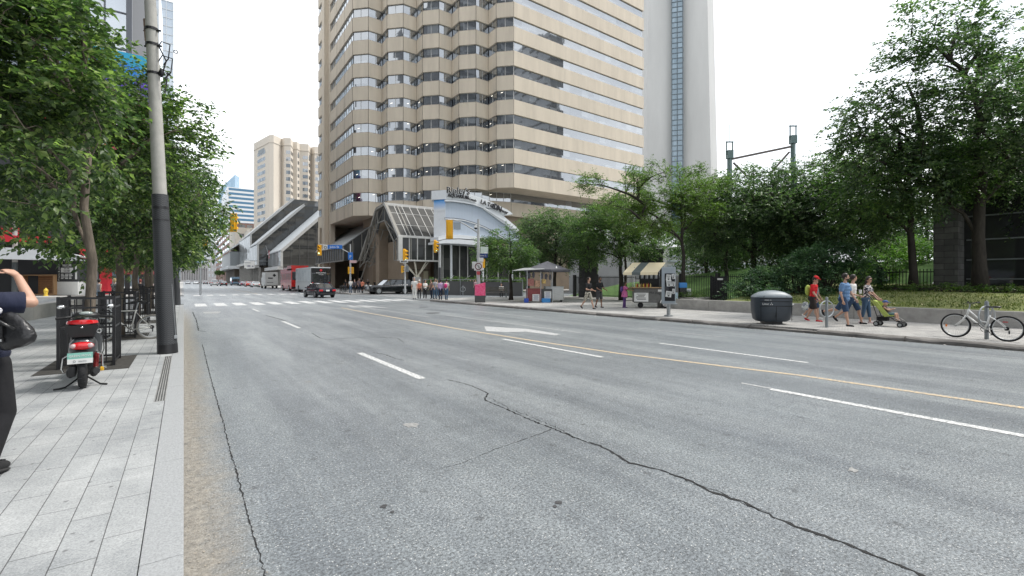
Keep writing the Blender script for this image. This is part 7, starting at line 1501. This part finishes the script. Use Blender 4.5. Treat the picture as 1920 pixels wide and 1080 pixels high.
b = MB(); b.ell((0, -.01, 1.67), (.088, .10, .115), 18, 12); b.ell((0, -.07, 1.60), (.075, .05, .10)); remesh(b, 'hair', mat('brown_hair', (.05, .025, .015), .5, var=.4, vscale=60, stretch=(1, 1, .1)), fw, .012, 2)
# shoulder bag
bg_ = thing('shoulder_bag', 'black leather shoulder bag hanging at the hip of the woman in navy', 'bag', p, A_ + R(4)); LTH = mat('black_leather', (.014, .014, .015), .32, var=.4, vscale=8, bump=.7, bscale=14); b = MB(); Mb = Matrix.Rotation(R(-24), 3, 'Y')
rg = []
for t_, rx_, ry_ in ((0, .03, .02), (.12, .075, .04), (.35, .115, .058), (.6, .145, .07), (.82, .15, .075), (.95, .12, .06), (1, .06, .03)): c_ = V_((.30, -.06, 1.31)).lerp(V_((.405, -.07, 1.03)), t_); rg.append([c_ + V_((rx_ * math.cos(a_) * .94, ry_ * math.sin(a_), rx_ * math.cos(a_) * .30 + .006 * math.sin(5 * a_ + t_ * 9))) for a_ in [2 * math.pi * k / 24 for k in range(24)]])
b.loft(rg); remesh(b, 'pouch', LTH, bg_, .011, 3)
b = MB(); b.tube([(-.12, .10, 1.46), (-.05, -.06, 1.475), (.03, -.14, 1.38), (.14, -.17, 1.36), (.24, -.14, 1.30)], .013, 8, sq=.5); b.tube([(.24, -.12, 1.28), (.33, -.15, 1.25), (.42, -.12, 1.18)], .012, 8); b.build('strap', LTH, bg_, smooth='full'); b = MB(); b.bbox((.33, -.142, 1.17), (.045, .012, .10), .006); b.bbox((.34, -.146, 1.10), (.04, .012, .035), .004); b.build('buckle_tab', LTH, bg_); b = MB(); b.box((.345, -.154, 1.10), (.022, .006, .018)); b.torus((.24, -.135, 1.28), .018, .004, 14, 6, Matrix.Rotation(R(90), 3, 'X')); b.build('buckle', CHROME, bg_)
b = MB(); random.seed(17); [b.ell((.25 + random.uniform(-.04, .05), -.11 + random.uniform(-.02, .02), 1.30 + random.uniform(-.02, .03)), (.025, .02, .03), 8, 5) for i in range(8)]; remesh(b, 'scarf', cl('print_scarf', (.04, .04, .05), col2=(.65, .65, .68), vscale=30), None, .010, 1); q = bpy.context.scene.objects['scarf']; q.location = p; q.rotation_euler = (0, 0, A_ + R(4)); tag(q, 'small black and white patterned scarf tucked in the top of the black bag', 'scarf')

# ================================================================ BICYCLES
def bicycle(name, label, pf, pr, col, rw=.33, drop=False, tyre=RUBBER, lowstep=True, tilt=0.06, simple=False, group=None, rimc=None):
    pf = V_(pf); pr = V_(pr); d = (pf - pr); a = math.atan2(d.y, d.x); r = thing(name, label, 'bicycle', (pr.x, pr.y, pr.z), a, group=group); r.rotation_euler = (tilt, 0, a); L = 1.03; X90 = Matrix.Rotation(R(90), 3, 'X'); s = rw / .33
    for x in (0, L):
        b = MB(); b.torus((x, 0, rw), rw - .018, .021, 40, 8, X90); w_ = b.build('wheel', tyre, r, smooth='full'); b = MB(); b.torus((x, 0, rw), rw - .048, .010, 40, 6, X90, ry=.012); b.build('rim', rimc or STEEL, w_, smooth='full'); b = MB(); n = 12 if simple else 28
        for i in range(n): t = 2 * math.pi * i / n; b.bar((x, .02 * (-1) ** i, rw), (x + (rw - .05) * math.cos(t), 0, rw + (rw - .05) * math.sin(t)), .0025)
        b.lathe([(.025, -.04), (.025, .04)], 10, (x, 0, rw), X90); b.build('spokes', STEEL, w_)
    bb = (.43, 0, .28); st = (.33, 0, .66 if lowstep else .80); hd0 = (.80, 0, .62); hd1 = (.755, 0, .80); b = MB(); fr_ = .017 if not lowstep else .019
    b.tube([bb, st], fr_, 10); b.tube([bb, hd0], fr_ * 1.15, 10)
    if lowstep: b.tube([(.375, 0, .46), (.5, 0, .48), (.66, 0, .66), (.765, 0, .77)], fr_ * .95, 10)
    else: b.tube([(.335, 0, .78), (.76, 0, .78)], fr_, 10)
    b.tube([hd0, hd1], .023, 10)
    for y in (-.05, .05): b.tube([bb, (0, y, rw)], .010, 8); b.tube([(st[0] + .01, 0, st[2] - .04), (.18, y * .9, .52), (0, y, rw)], .009, 8)
    for y in (-.05, .05): b.tube([(.80, y * .8, .62), (.86, y, .50), (L, y, rw)], [.02, .019, .012], 8)
    b.build('frame', col, r, smooth='full')
    b = MB(); b.tube([st, (st[0] - .05, 0, st[2] + .20)], .013, 8); b.tube([hd1, (.735, 0, .93)], .014, 8); b.build('posts', STEEL, r, smooth=True); sx = st[0] - .06; sz = st[2] + .22
    b = MB(); b.ell((sx - .06, 0, sz), (.10, .075, .03)); b.ell((sx + .08, 0, sz - .005), (.10, .028, .022)); b.build('saddle', BLACKM, r, smooth='full'); b = MB()
    if drop:
        b.tube([(.735, -.2, .93), (.735, .2, .93)], .012, 8)
        for y in (-.2, .2): b.tube([(.735, y, .93), (.83, y, .94), (.87, y, .88), (.82, y, .81), (.74, y, .80)], .012, 8)
    else:
        b.tube([(.66, -.31, .99), (.72, -.2, .97), (.75, 0, .95), (.72, .2, .97), (.66, .31, .99)], .011, 8)
        for y in (-1, 1): b.tube([(.655, y * .32, .99), (.69, y * .22, .98)], .017, 8); b.tube([(.72, y * .2, .96), (.78, y * .27, .93)], .006, 6)
        b.tube([(.75, .05, .93), (.88, .03, .90), (.84, 0, .72)], .004, 6)
    b.build('handlebar', BLACKM if not drop else STEEL, r, smooth=True)
    b = MB(); b.torus(bb, .08, .006, 24, 5, X90); b.tube([(bb[0], -.06, bb[2]), (bb[0] - .12, -.07, bb[2] - .13)], .009, 6); b.tube([(bb[0], .06, bb[2]), (bb[0] + .12, .07, bb[2] + .13)], .009, 6); b.bbox((bb[0] - .13, -.11, bb[2] - .14), (.09, .08, .02), .005); b.bbox((bb[0] + .13, .11, bb[2] + .14), (.09, .08, .02), .005); b.bar((bb[0], -.05, bb[2] - .08), (0, -.04, rw - .04), .006); b.bar((bb[0], -.05, bb[2] + .08), (0, -.04, rw + .04), .006); b.lathe([(.05, -.045), (.05, -.03)], 14, (0, 0, rw), X90); b.bbox((-.02, -.05, rw - .09), (.03, .02, .10), .006); b.build('crank', BLACKM, r)
    if lowstep and not simple: b = MB(); b.box((L + .20, 0, rw - .02), (.035, .02, .07)); b.build('orange_reflector', mat('orange_reflector', (.8, .22, .02), .3), r); b = MB(); b.box((.04, 0, rw + .17), (.09, .02, .025)); b.build('red_reflector', mat('red_reflector', (.5, .02, .03), .3), r)
    return r
bicycle('white_bicycle', 'white step through bicycle locked at the right edge of the pavement', (17.42, 3.30, .13), (17.22, 2.24, .13), mat('bike_white', (.78, .78, .76), .3, coat=.3), tilt=.05, rimc=mat('rim_silver', (.6, .62, .62), .35, .5))
bicycle('silver_bicycle', 'silver drop bar bicycle leaning on the second tree guard', (-1.72, 15.62, .13), (-.70, 15.72, .13), mat('bike_silver', (.50, .50, .47), .3, .5), drop=True, lowstep=False, tilt=-.08, tyre=mat('pale_tyre', (.20, .19, .17), .7))
for i, px in enumerate((640, 644, 648)):
    q = G(px, 548.5 - .3 * i, .13); bicycle('parked_bicycle', 'dark bicycle in the cluster behind the coach, ' + ('nearest the coach', 'the middle one', 'nearest the crossing')[i], q + CX * .3 - CZ * .3, q - CX * .3 + CZ * .4, BLACKM, simple=True, group='bicycles parked behind the coach')

# ================================================================ SCOOTER
sp0 = G(150, 733, .13); s = thing('motor_scooter', 'dark grey scooter with a topcase and red lights parked against the tree guard', 'scooter', sp0, R(5)); X90 = Matrix.Rotation(R(90), 3, 'X'); Y90 = Matrix.Rotation(R(90), 3, 'Y')
s.location = sp0 + V_((0, .22, 0)); s.scale = (.86, 1, 1); DG2 = mat('scooter_graphite', (.06, .065, .07), .28, .3, coat=.5, var=.08); BPL = mat('black_plastic', (.015, .015, .016), .45, var=.15); RLT = mat('red_lens', (.60, .01, .015), .12, coat=.6); CLR = mat('clear_lens', (.55, .40, .40), .1, coat=.6)
def wheel_s(y):
    b = MB(); rings = []
    b.torus((0, y, .235), .175, .06, 36, 12, Y90, ry=.058); w_ = b.build('wheel', RUBBER, s, smooth='full'); b = MB(); b.lathe([(.13, -.04), (.135, 0), (.13, .04)], 24, (0, y, .235), Y90); [b.bar((.0, y, .235), (.0, y + .13 * math.cos(k * 1.257), .235 + .13 * math.sin(k * 1.257)), .07, .02) for k in range(5)]; b.build('rim', STEEL, w_, smooth=True)
    b = MB(); [b.box((0.02 * (-1) ** i, y + .232 * math.cos(i * .2618), .235 + .232 * math.sin(i * .2618)), (.05, .008, .010)) for i in range(24)]; b.build('tread', BLACKM, w_)
wheel_s(.0); wheel_s(1.25)
b = MB(); b.tube([(0, -.20, .38), (0, -.12, .47), (0, .02, .52), (0, .15, .50)], [.07, .08, .08, .07], 12, sq=.35); b.build('rear_mudguard', BPL, s, smooth='full')
b = MB(); b.loft([[(x * w_, y, z0 + zz * hh) for x, zz in ((-.8, 0), (-1, .35), (-.95, .7), (-.6, 1), (.6, 1), (.95, .7), (1, .35), (.8, 0))] for y, w_, z0, hh in ((-.16, .10, .54, .16), (-.08, .16, .48, .26), (.10, .185, .40, .36), (.35, .185, .34, .42), (.55, .15, .32, .40), (.62, .12, .30, .28))]); b.build('tail_body', DG2, s, smooth='full')
b = MB(); b.loft([[(x * w_, y, z) for x, z in ((-1, z0), (-.9, z0 + .05), (.9, z0 + .05), (1, z0))] for y, w_, z0 in ((-.05, .13, .72), (.2, .16, .74), (.5, .14, .74), (.72, .10, .70))]); b.build('seat', BLK, s, smooth='full')
# tail light
b = MB(); b.ell((0, -.175, .635), (.155, .07, .058), 24, 12); tl = b.build('tail_light', RLT, s, smooth='full')
for s_ in (-1, 1): b = MB(); b.ell((s_ * .105, -.215, .640), (.042, .03, .033), 14, 8); b.build('indicator_lens', CLR, tl, smooth='full')
# top case
TC = [(-.19, .5), (-.2, .35), (-.17, 0), (.17, 0), (.2, .35), (.19, .5)]; b = MB(); b.loft([[(-.15, y0, .76), (.15, y0, .76), (.205, y0 - o_, .90), (.205, y0 - o_, .93), (-.205, y0 - o_, .93), (-.205, y0 - o_, .90)] for y0, o_ in ((-.14, .05), (-.0, .03), (.20, -.02))]); tcs = b.build('top_case', BPL, s, smooth=True)
b = MB(); b.ell((0, .02, .925), (.20, .22, .135), 28, 14); b.v = [(x, y, max(.932, z)) for x, y, z in b.v]; b.build('case_lid', mat('gloss_black', (.012, .012, .014), .12, coat=.8), tcs, smooth='full')
b = MB(); b.loft([[(.207 * math.sin(a), .02 - .222 * math.cos(a), .945), (.212 * math.sin(a), .02 - .226 * math.cos(a), .955), (.200 * math.sin(a), .02 - .214 * math.cos(a), .99 + .018 * math.cos(a * 1.5)), (.19 * math.sin(a), .02 - .20 * math.cos(a), .985)] for a in [R(-72) + R(144) * k / 14 for k in range(15)]]); b.build('red_reflector_band', RLT, tcs, smooth=True)
b = MB(); b.ell((.0, -.197, .90), (.02, .008, .012)); b.build('case_lock', CHROME, tcs, smooth=True)
# plate
PLT = mat('plate_teal', (.22, .50, .42), .45, var=.1); Mt = Matrix.Rotation(R(-12), 4, 'X'); pc_ = V_((-.02, -.225, .46)); b = MB(); b.box(pc_, (.31, .006, .085)); b.v = [tuple(V_((x, y, z)) + V_((0, 0, .042))) for x, y, z in b.v]; pt = b.build('plate', PLT, s); b = MB(); b.box(pc_ - V_((0, .001, .035)), (.31, .006, .07)); b.build('plate_white', WHITE, pt); text('GREEN MOVE', .045, WHITE, pt, face_M(pc_ + V_((0, -.006, .04)), (1, 0, 0)), ext=.001); text('electric', .034, GREYM, pt, face_M(pc_ + V_((.03, -.007, -.035)), (1, 0, 0)), ext=.001); b = MB(); b.torus(pc_ + V_((-.07, -.006, -.035)), .014, .003, 14, 5, X90); b.build('emblem', GREYM, pt); b = MB(); b.box(pc_ + V_((0, .02, .07)), (.2, .03, .06)); b.build('plate_bracket', BPL, s)
# shock, engine, exhaust
b = MB(); b.tube([(.16, .05, .25), (.17, .02, .55)], .018, 8); b.build('shock_rod', CHROME, s); b = MB(); [b.torus((.163 + .001 * k, .045 - .003 * k, .30 + .02 * k), .032, .007, 14, 6) for k in range(11)]; b.build('shock_spring', mat('red_spring', (.30, .02, .02), .4), s, smooth='full')
b = MB(); b.bbox((-.13, .12, .26), (.10, .42, .16), .04); b.ell((-.15, .0, .24), (.06, .08, .08)); b.ell((.14, .02, .22), (.06, .09, .07)); b.tube([(.17, .1, .22), (.18, -.12, .25)], [.05, .045], 12); b.build('engine', BPL, s, smooth=True)
b = MB(); b.tube([(-.17, -.05, .5), (-.24, -.03, .46), (-.26, 0, .30), (-.24, .02, .25)], .013, 8); b.build('side_guard', CHROME, s, smooth=True); b = MB(); b.tube([(.18, -.05, .52), (.25, -.02, .48), (.25, .04, .3), (.30, .06, .27)], .015, 8); b.build('side_guard', CHROME, s, smooth=True)
b = MB(); b.tube([(.0, .25, .16), (-.22, .10, .02), (-.30, .06, .012), (-.36, .04, .012)], .013, 8); b.tube([(.0, .25, .16), (.22, .10, .02), (.31, .05, .012)], .013, 8); b.build('centre_stand', BPL, s, smooth=True); b = MB(); b.bbox((.24, .28, .22), (.05, .14, .05), .01); b.build('yellow_tab', mat('yellow_tab', (.75, .42, .02), .5), s)
b = MB(); b.loft([[(x * w_, y, z) for x in (-1, 1) for z in ((zl, zh) if x < 0 else (zh, zl))] for y, w_, zl, zh in ((.55, .14, .20, .30), (.9, .16, .20, .26), (1.0, .16, .22, .30))]); b.build('footboard', BPL, s)
b = MB(); b.loft([[(-w_, y + .03, z), (-w_ * .8, y - .03, z), (0, y - .05, z), (w_ * .8, y - .03, z), (w_, y + .03, z), (w_ * .8, y + .05, z), (0, y + .08, z), (-w_ * .8, y + .05, z)] for z, w_, y in ((.22, .14, 1.02), (.35, .21, 1.03), (.6, .23, 1.02), (.8, .18, .99), (.93, .12, .96))]); b.build('leg_shield', DG2, s, smooth='full')
b = MB(); b.tube([(0, 1.25, .24), (0, 1.12, .6), (0, .98, .95)], .035, 10); b.build('steering_column', BPL, s); b = MB(); b.ell((0, 1.23, .44), (.09, .26, .10)); b.build('front_mudguard', DG2, s, smooth='full')
b = MB(); b.ell((0, .93, 1.0), (.20, .12, .075), 20, 10); b.ell((0, 1.0, .93), (.13, .10, .10)); b.build('handlebar_cowl', BPL, s, smooth='full'); b = MB(); b.ell((0, .855, 1.045), (.10, .05, .032), 18, 8); b.build('instrument_glass', mat('dial_glass', (.35, .40, .38), .1, coat=.8), s, smooth='full')
for s_ in (-1, 1):
    b = MB(); b.tube([(s_ * .15, .93, 1.0), (s_ * .28, .89, .985)], .02, 8); b.build('handlebar', BPL, s); b = MB(); b.tube([(s_ * .28, .89, .985), (s_ * .40, .84, .975)], .021, 10); b.build('grip', RUBBER, s); b = MB(); b.tube([(s_ * .24, .93, 1.0), (s_ * .36, .95, .975)], .006, 6); b.build('brake_lever', BPL, s)
    b = MB(); b.tube([(s_ * .19, .95, 1.02), (s_ * .20, .96, 1.10), (s_ * .25, .95, 1.16), (s_ * (.30), .94, 1.15)], .007, 6); st_ = b.build('mirror_stem', BPL, s); b = MB(); b.ell((s_ * .34, .93, 1.15), (.065, .02, .04), 16, 8); b.build('mirror', mat('mirror_shell', (.05, .05, .05), .3), st_, smooth='full'); b = MB(); b.ell((s_ * .34, .916, 1.15), (.055, .01, .032), 14, 6); b.build('mirror_glass', CHROME, st_, smooth='full')
b = MB(); b.tube([(.12, .8, .95), (.24, .9, .7), (.25, .95, .45), (.2, .9, .3)], .008, 6); b.tube([(-.1, .85, .98), (-.12, .7, .85), (-.05, .95, .7)], .007, 6); b.build('cables', BPL, s, smooth=True); b = MB(); b.torus((.19, .55, .78), .03, .009, 14, 6, X90); b.build('helmet_hook', CHROME, s)

# ================================================================ VEHICLES
def car(label, loc, rz, col, kind='sedan', name='parked_car', cat='car', group=None, detail=True, plate=True):
    """Drives towards +x in its own frame."""
    r = thing(name, label, cat, loc, rz, group=group)
    if kind == 'sedan': L, W_, H_, bel, sta, gh, rw, wb = 4.7, .90, 1.45, .92, [(-2.35, .40, .80, .72), (-2.25, .28, .98, .82), (-1.7, .22, 1.02, .89), (-.8, .2, .95, .9), (.7, .2, .93, .9), (1.5, .2, .88, .88), (2.1, .25, .74, .82), (2.35, .38, .58, .68)], (-1.95, -1.05, .35, 1.15), .33, (-1.4, 1.42)
    elif kind == 'suv': L, W_, H_, bel, sta, gh, rw, wb = 5.6, .99, 1.85, 1.18, [(-2.8, .45, 1.14, .88), (-2.72, .35, 1.20, .96), (-2.0, .3, 1.2, .99), (0, .3, 1.16, .99), (1.2, .3, 1.14, .99), (1.35, .3, 1.12, .98), (2.4, .32, 1.13, .96), (2.75, .4, 1.06, .92), (2.82, .5, .96, .88)], (-2.72, -2.5, .45, 1.25), .42, (-1.65, 1.75)
    else: L, W_, H_, bel, sta, gh, rw, wb = 4.9, .95, 2.0, 1.1, [(-2.4, .4, 1.1, .88), (-2.35, .3, 1.12, .95), (0, .25, 1.12, .95), (1.4, .25, 1.08, .94), (2.2, .3, .95, .9), (2.4, .4, .75, .8)], (-2.36, -2.25, .9, 1.6), .35, (-1.5, 1.6)
    rings = []
    for x, zb, zt, hw in sta: rings.append([(x, -hw * .88, zb), (x, -hw, zb + .13), (x, -hw * 1.0, zt - .28), (x, -hw * .97, zt - .1), (x, -hw * .88, zt), (x, hw * .88, zt), (x, hw * .97, zt - .1), (x, hw, zt - .28), (x, hw, zb + .13), (x, hw * .88, zb)])
    b = MB(); b.loft(rings); bd = b.build('body', col, r, smooth=True)
    x0, x1, x2, x3 = gh; zb = bel - .06; a = W_ * .90; t = W_ * .74; b = MB(); b.loft([[(x0, -a, zb), (x3, -a, zb), (x3, a, zb), (x0, a, zb)], [(x1, -t, H_ - .05), (x2, -t, H_ - .05), (x2, t, H_ - .05), (x1, t, H_ - .05)]]); b.build('windows', DGLASS, r)
    b = MB(); b.loft([[(x1 - .03, -t - .01, H_ - .06), (x2 + .05, -t - .01, H_ - .06), (x2 + .05, t + .01, H_ - .06), (x1 - .03, t + .01, H_ - .06)], [(x1 + .15, -t * .86, H_), (x2 - .12, -t * .86, H_), (x2 - .12, t * .86, H_), (x1 + .15, t * .86, H_)]]); rf = b.build('roof', col, r, smooth=True)
    b = MB()
    for s_ in (-1, 1):
        b.bar((x0, s_ * a, zb), (x1, s_ * t, H_ - .05), .07); b.bar((x3, s_ * a, zb), (x2, s_ * t, H_ - .05), .06)
        for f in ((.45,) if kind == 'sedan' else (.34, .64)): xm = x0 + (x3 - x0) * f; xt = x1 + (x2 - x1) * f; b.bar((xm, s_ * (a + .005), zb), (xt, s_ * (t + .005), H_ - .05), .06)
    b.build('pillars', col, r)
    for x in wb:
        for s_ in (-1, 1):
            b = MB(); b.lathe([(rw + .07, -.005), (rw + .07, .006)], 22, (x, s_ * W_ * .985, rw + .02), X90); b.build('wheel_arch', DARKV, bd); b = MB(); b.lathe([(rw * .6, -.11), (rw * .95, -.12), (rw, -.08), (rw, .08), (rw * .95, .12), (rw * .6, .11)], 24, (x, s_ * (W_ - .08), rw), X90); w_ = b.build('wheel', RUBBER, r, smooth=True)
            b = MB(); b.lathe([(.001, 0), (rw * .62, .0), (rw * .66, .02)], 18, (x, s_ * (W_ + .035), rw), Matrix.Rotation(R(90) * s_, 3, 'X')); b.build('rim', STEEL, w_, smooth=True)
            if detail: b = MB(); [b.box((x + rw * .36 * math.cos(k * 1.257 + .6), s_ * (W_ + .045), rw + rw * .36 * math.sin(k * 1.257 + .6)), (rw * .2, .006, rw * .2)) for k in range(5)]; b.build('rim_gaps', DARKV, w_)
    xr, xf = sta[0][0], sta[-1][0]; lz = sta[0][2] - .05
    for s_ in (-1, 1):
        b = MB(); b.bbox((xr + .05, s_ * W_ * .70, lz - .02), (.12, .34, .16) if kind != 'suv' else (.14, .16, .5), .03); b.build('tail_light', RLT, r); b = MB(); b.bbox((xf - .12, s_ * W_ * .68, sta[-1][2] + (.12 if kind == 'suv' else .06)), (.25, .36, .15), .04); b.build('headlight', mat('headlamp', (.6, .62, .62), .1, coat=.7), r)
        b = MB(); b.ell((x3 - .25, s_ * (W_ + .10), bel + .05), (.08, .11, .07)); b.build('mirror', col, r, smooth='full')
        if detail: b = MB(); [b.box((xx, s_ * (W_ * 1.002), .68), (.008, .01, .5)) for xx in (x3 - .35, (x0 + x3) / 2, x0 + .35)]; b.box(((x0 + x3) / 2, s_ * (a + .01), zb + .02), (x3 - x0, .012, .02)); b.build('door_lines', DARKV, bd)
    if detail and kind == 'suv': b = MB(); b.bbox((xf - .02, 0, .82), (.08, 1.1, .34), .03); b.build('grille', CHROME, r)
    if plate: b = MB(); b.box((xr - .02 if kind == 'sedan' else xr - .02, 0, .72), (.02, .34, .15)); b.build('number_plate', WHITE, r); b = MB(); b.bbox((xr + .02, 0, .42), (.1, W_ * 1.5, .18), .04); b.build('rear_bumper', BPL, r)
    return r
def cp_(n_, c): return mat('paint_' + n_, c, .22, .2, coat=.7)
NVP = cp_('navy', (.008, .010, .02)); BKP = cp_('black', (.006, .007, .009)); WHP = cp_('white', (.62, .62, .62)); RDP = cp_('red', (.45, .04, .02)); PUP = cp_('purple', (.10, .05, .09)); GYP = cp_('grey', (.14, .15, .16)); SVP = cp_('silver', (.40, .41, .42))
car('dark navy sedan crossing the junction, seen from behind', (11.2, 49.5, 0), R(97), NVP, 'sedan', 'sedan')
car('long black van like sport utility vehicle turning out of the side street', (21.0, 56.0, 0), R(183), BKP, 'suv', 'sport_utility_vehicle')
PC = 'cars parked and queuing along the avenue'
sed = car('silver white car parked behind the white truck', (14.8, 133, 0), R(90), WHP, 'sedan', 'parked_car', group=PC, detail=False)
for (x, y, m_, lab, k_) in ((14.8, 147, RDP, 'small orange red car parked under the glass blocks', 'sedan'), (14.8, 163, PUP, 'dark purple car parked in front of the shuttle bus', 'sedan'), (10.3, 172, BKP, 'black car driving away in the right lane', 'sedan'), (8.0, 176, WHP, 'pale van driving away in the middle of the avenue', 'van'), (4.5, 250, WHP, 'white car coming down the avenue on the left', 'sedan'), (8.2, 255, GYP, 'grey car in the far queue behind the pale van', 'sedan'), (1.6, 262, SVP, 'silver car nearest the left kerb in the far queue', 'sedan'), (5.0, 290, WHP, 'second white car in the far queue', 'sedan'), (11.5, 280, RDP, 'red car at the right of the far queue', 'sedan'), (2, 320, WHP, 'far white car by the left kerb', 'van'), (8, 330, BKP, 'far black car in the middle lane', 'sedan'), (12.8, 230, SVP, 'silver car far behind the shuttle bus', 'van')):
    car(lab, (x, y, 0), R(90) if x > 5.5 else R(-90), m_, k_, 'parked_car', group=PC, detail=False)
def bus(name, label, loc, L, W_, H_, col, sidem, rear_dark, deck=False, lab2=None):
    r = thing(name, label, 'bus', loc, 0); b = MB(); b.bbox((0, L / 2, .35 + (H_ - .35) / 2 - (.35 if deck else 0)), (W_, L, H_ - .35 - (.7 if deck else 0)), .12); bd = b.build('body', col, r)
    for s_ in (-1, 1):
        b = MB(); b.b2(s_ * W_ / 2 - .012, s_ * W_ / 2 + .012, .4, L - .4, (H_ * .45), H_ - .35 - (.9 if deck else 0)); b.build('side_windows', sidem, bd)
        for y in (1.9, L - 2.2): b = MB(); b.lathe([(.3, -.15), (.48, -.16), (.5, 0), (.48, .16), (.3, .15)], 20, (s_ * (W_ / 2 - .12), y, .5), Y90); w_ = b.build('wheel', RUBBER, r, smooth=True); b = MB(); b.lathe([(.28, -.03), (.28, .03)], 14, (s_ * (W_ / 2 + .03), y, .5), Y90); b.build('rim', STEEL, w_)
    b = MB(); b.bbox((0, -.01, H_ * .60), (W_ * .9, .06, H_ * .33), .03); b.build('rear_window', DGLASS, bd); b = MB(); b.bbox((0, -.02, .55), (W_ * .96, .1, .3), .03); b.build('rear_bumper', BPL, r)
    for s_ in (-1, 1): b = MB(); b.bbox((s_ * W_ * .42, -.03, 1.25), (.14, .06, .4), .02); b.build('tail_light', RLT, r)
    if rear_dark: b = MB(); b.bbox((0, .0, H_ * .56), (W_ * .985, .05, H_ * .80), .05); b.build('rear_panel', rear_dark, bd)
    return r
cb = bus('coach', 'coach with a grey white mural side and black rear parked at the right kerb', (15.3, 66.5, 0), 10.5, 2.6, 3.55, mat('coach_white', (.50, .52, .53), .35, coat=.4), mat('mural_grey', (.34, .40, .42), .3, col2=(.62, .66, .68), vscale=.9), mat('coach_black', (.012, .012, .014), .25, coat=.5)); b = MB(); b.ell((0, -.05, 3.1), (.17, .02, .17)); b.build('rear_logo', mat('logo_red', (.6, .02, .03), .4), cb); text('SIGHTSEEING', .22, WHITE, cb, face_M((0, -.06, 2.75), (1, 0, 0)), ext=.004); text('TOURS', .2, WHITE, cb, face_M((0, -.06, 2.52), (1, 0, 0)), ext=.004)
BRD = mat('bus_red', (.72, .02, .015), .3, coat=.5, var=.1, vscale=1); rb = bus('double_decker_bus', 'red open top double decker bus parked ahead of the coach', (15.2, 80, 0), 10, 2.55, 4.1, BRD, mat('bus_side_print', (.60, .04, .03), .3, col2=(.16, .05, .04), vscale=.9), None, deck=True); b = MB(); b.b2(-1.27, 1.27, 0, 3.6, 3.35, 4.1); b.b2(-1.27, -1.2, 0, 10, 3.3, 3.6); b.b2(1.2, 1.27, 0, 10, 3.3, 3.6); b.build('upper_deck', BRD, rb); b = MB(); [b.b2(x_ - .2, x_ + .2, y_, y_ + .12, 3.3, 3.95) for x_ in (-.8, -.3, .3, .8) for y_ in (4.5, 5.5, 6.5, 7.5, 8.5)]; b.build('seats', cl('seat_white', (.5, .5, .5)), rb)
tk = thing('white_truck', 'white box truck with a dark emblem parked ahead of the red bus', 'truck', (15.1, 108, 0)); b = MB(); b.bbox((0, 3.0, 2.0), (2.4, 5.2, 2.9), .05); bx = b.build('cargo_box', mat('truck_white', (.60, .60, .58), .4, var=.1, vscale=1.5), tk); b = MB(); b.bbox((0, 6.6, 1.4), (2.2, 1.8, 1.9), .15); b.build('cab', WHP, tk); b = MB(); [b.lathe([(.45, -.15), (.45, .15)], 16, (s_ * 1.05, y_, .45), Y90) for s_ in (-1, 1) for y_ in (1.3, 6.5)]; b.build('wheels', RUBBER, tk); b = MB(); b.box((.5, .38, 2.8), (.5, .02, .5), M=Matrix.Rotation(R(45), 3, 'Y')); b.box((-.3, .38, 1.3), (1.2, .02, .08)); b.box((-.25, .38, 2.2), (.9, .02, .25)); b.build('emblem', BPL, bx); b = MB(); b.bbox((0, .3, .55), (2.3, .2, .2), .03); b.build('rear_bumper', BPL, tk)
sb_ = bus('shuttle_bus', 'small blue grey shuttle bus down the avenue', (14.4, 182, 0), 7, 2.3, 2.9, mat('shuttle_blue', (.12, .20, .28), .35), DGLASS, None)
# ================================================================ AIR
def haze_box(dens):
    b = MB(); b.b2(-200, 330, -90, 1050, -3, 560); o = b.build('haze', None); o.data.materials.clear(); m = bpy.data.materials.new('haze'); m.use_nodes = True; n = m.node_tree; n.nodes.clear(); ou = n.nodes.new('ShaderNodeOutputMaterial'); v_ = n.nodes.new('ShaderNodeVolumePrincipled'); v_.inputs['Density'].default_value = dens; v_.inputs['Color'].default_value = (.93, .96, 1, 1); v_.inputs['Anisotropy'].default_value = .3; n.links.new(v_.outputs[0], ou.inputs['Volume']); o.data.materials.append(m); o['kind'] = 'stuff'; return o
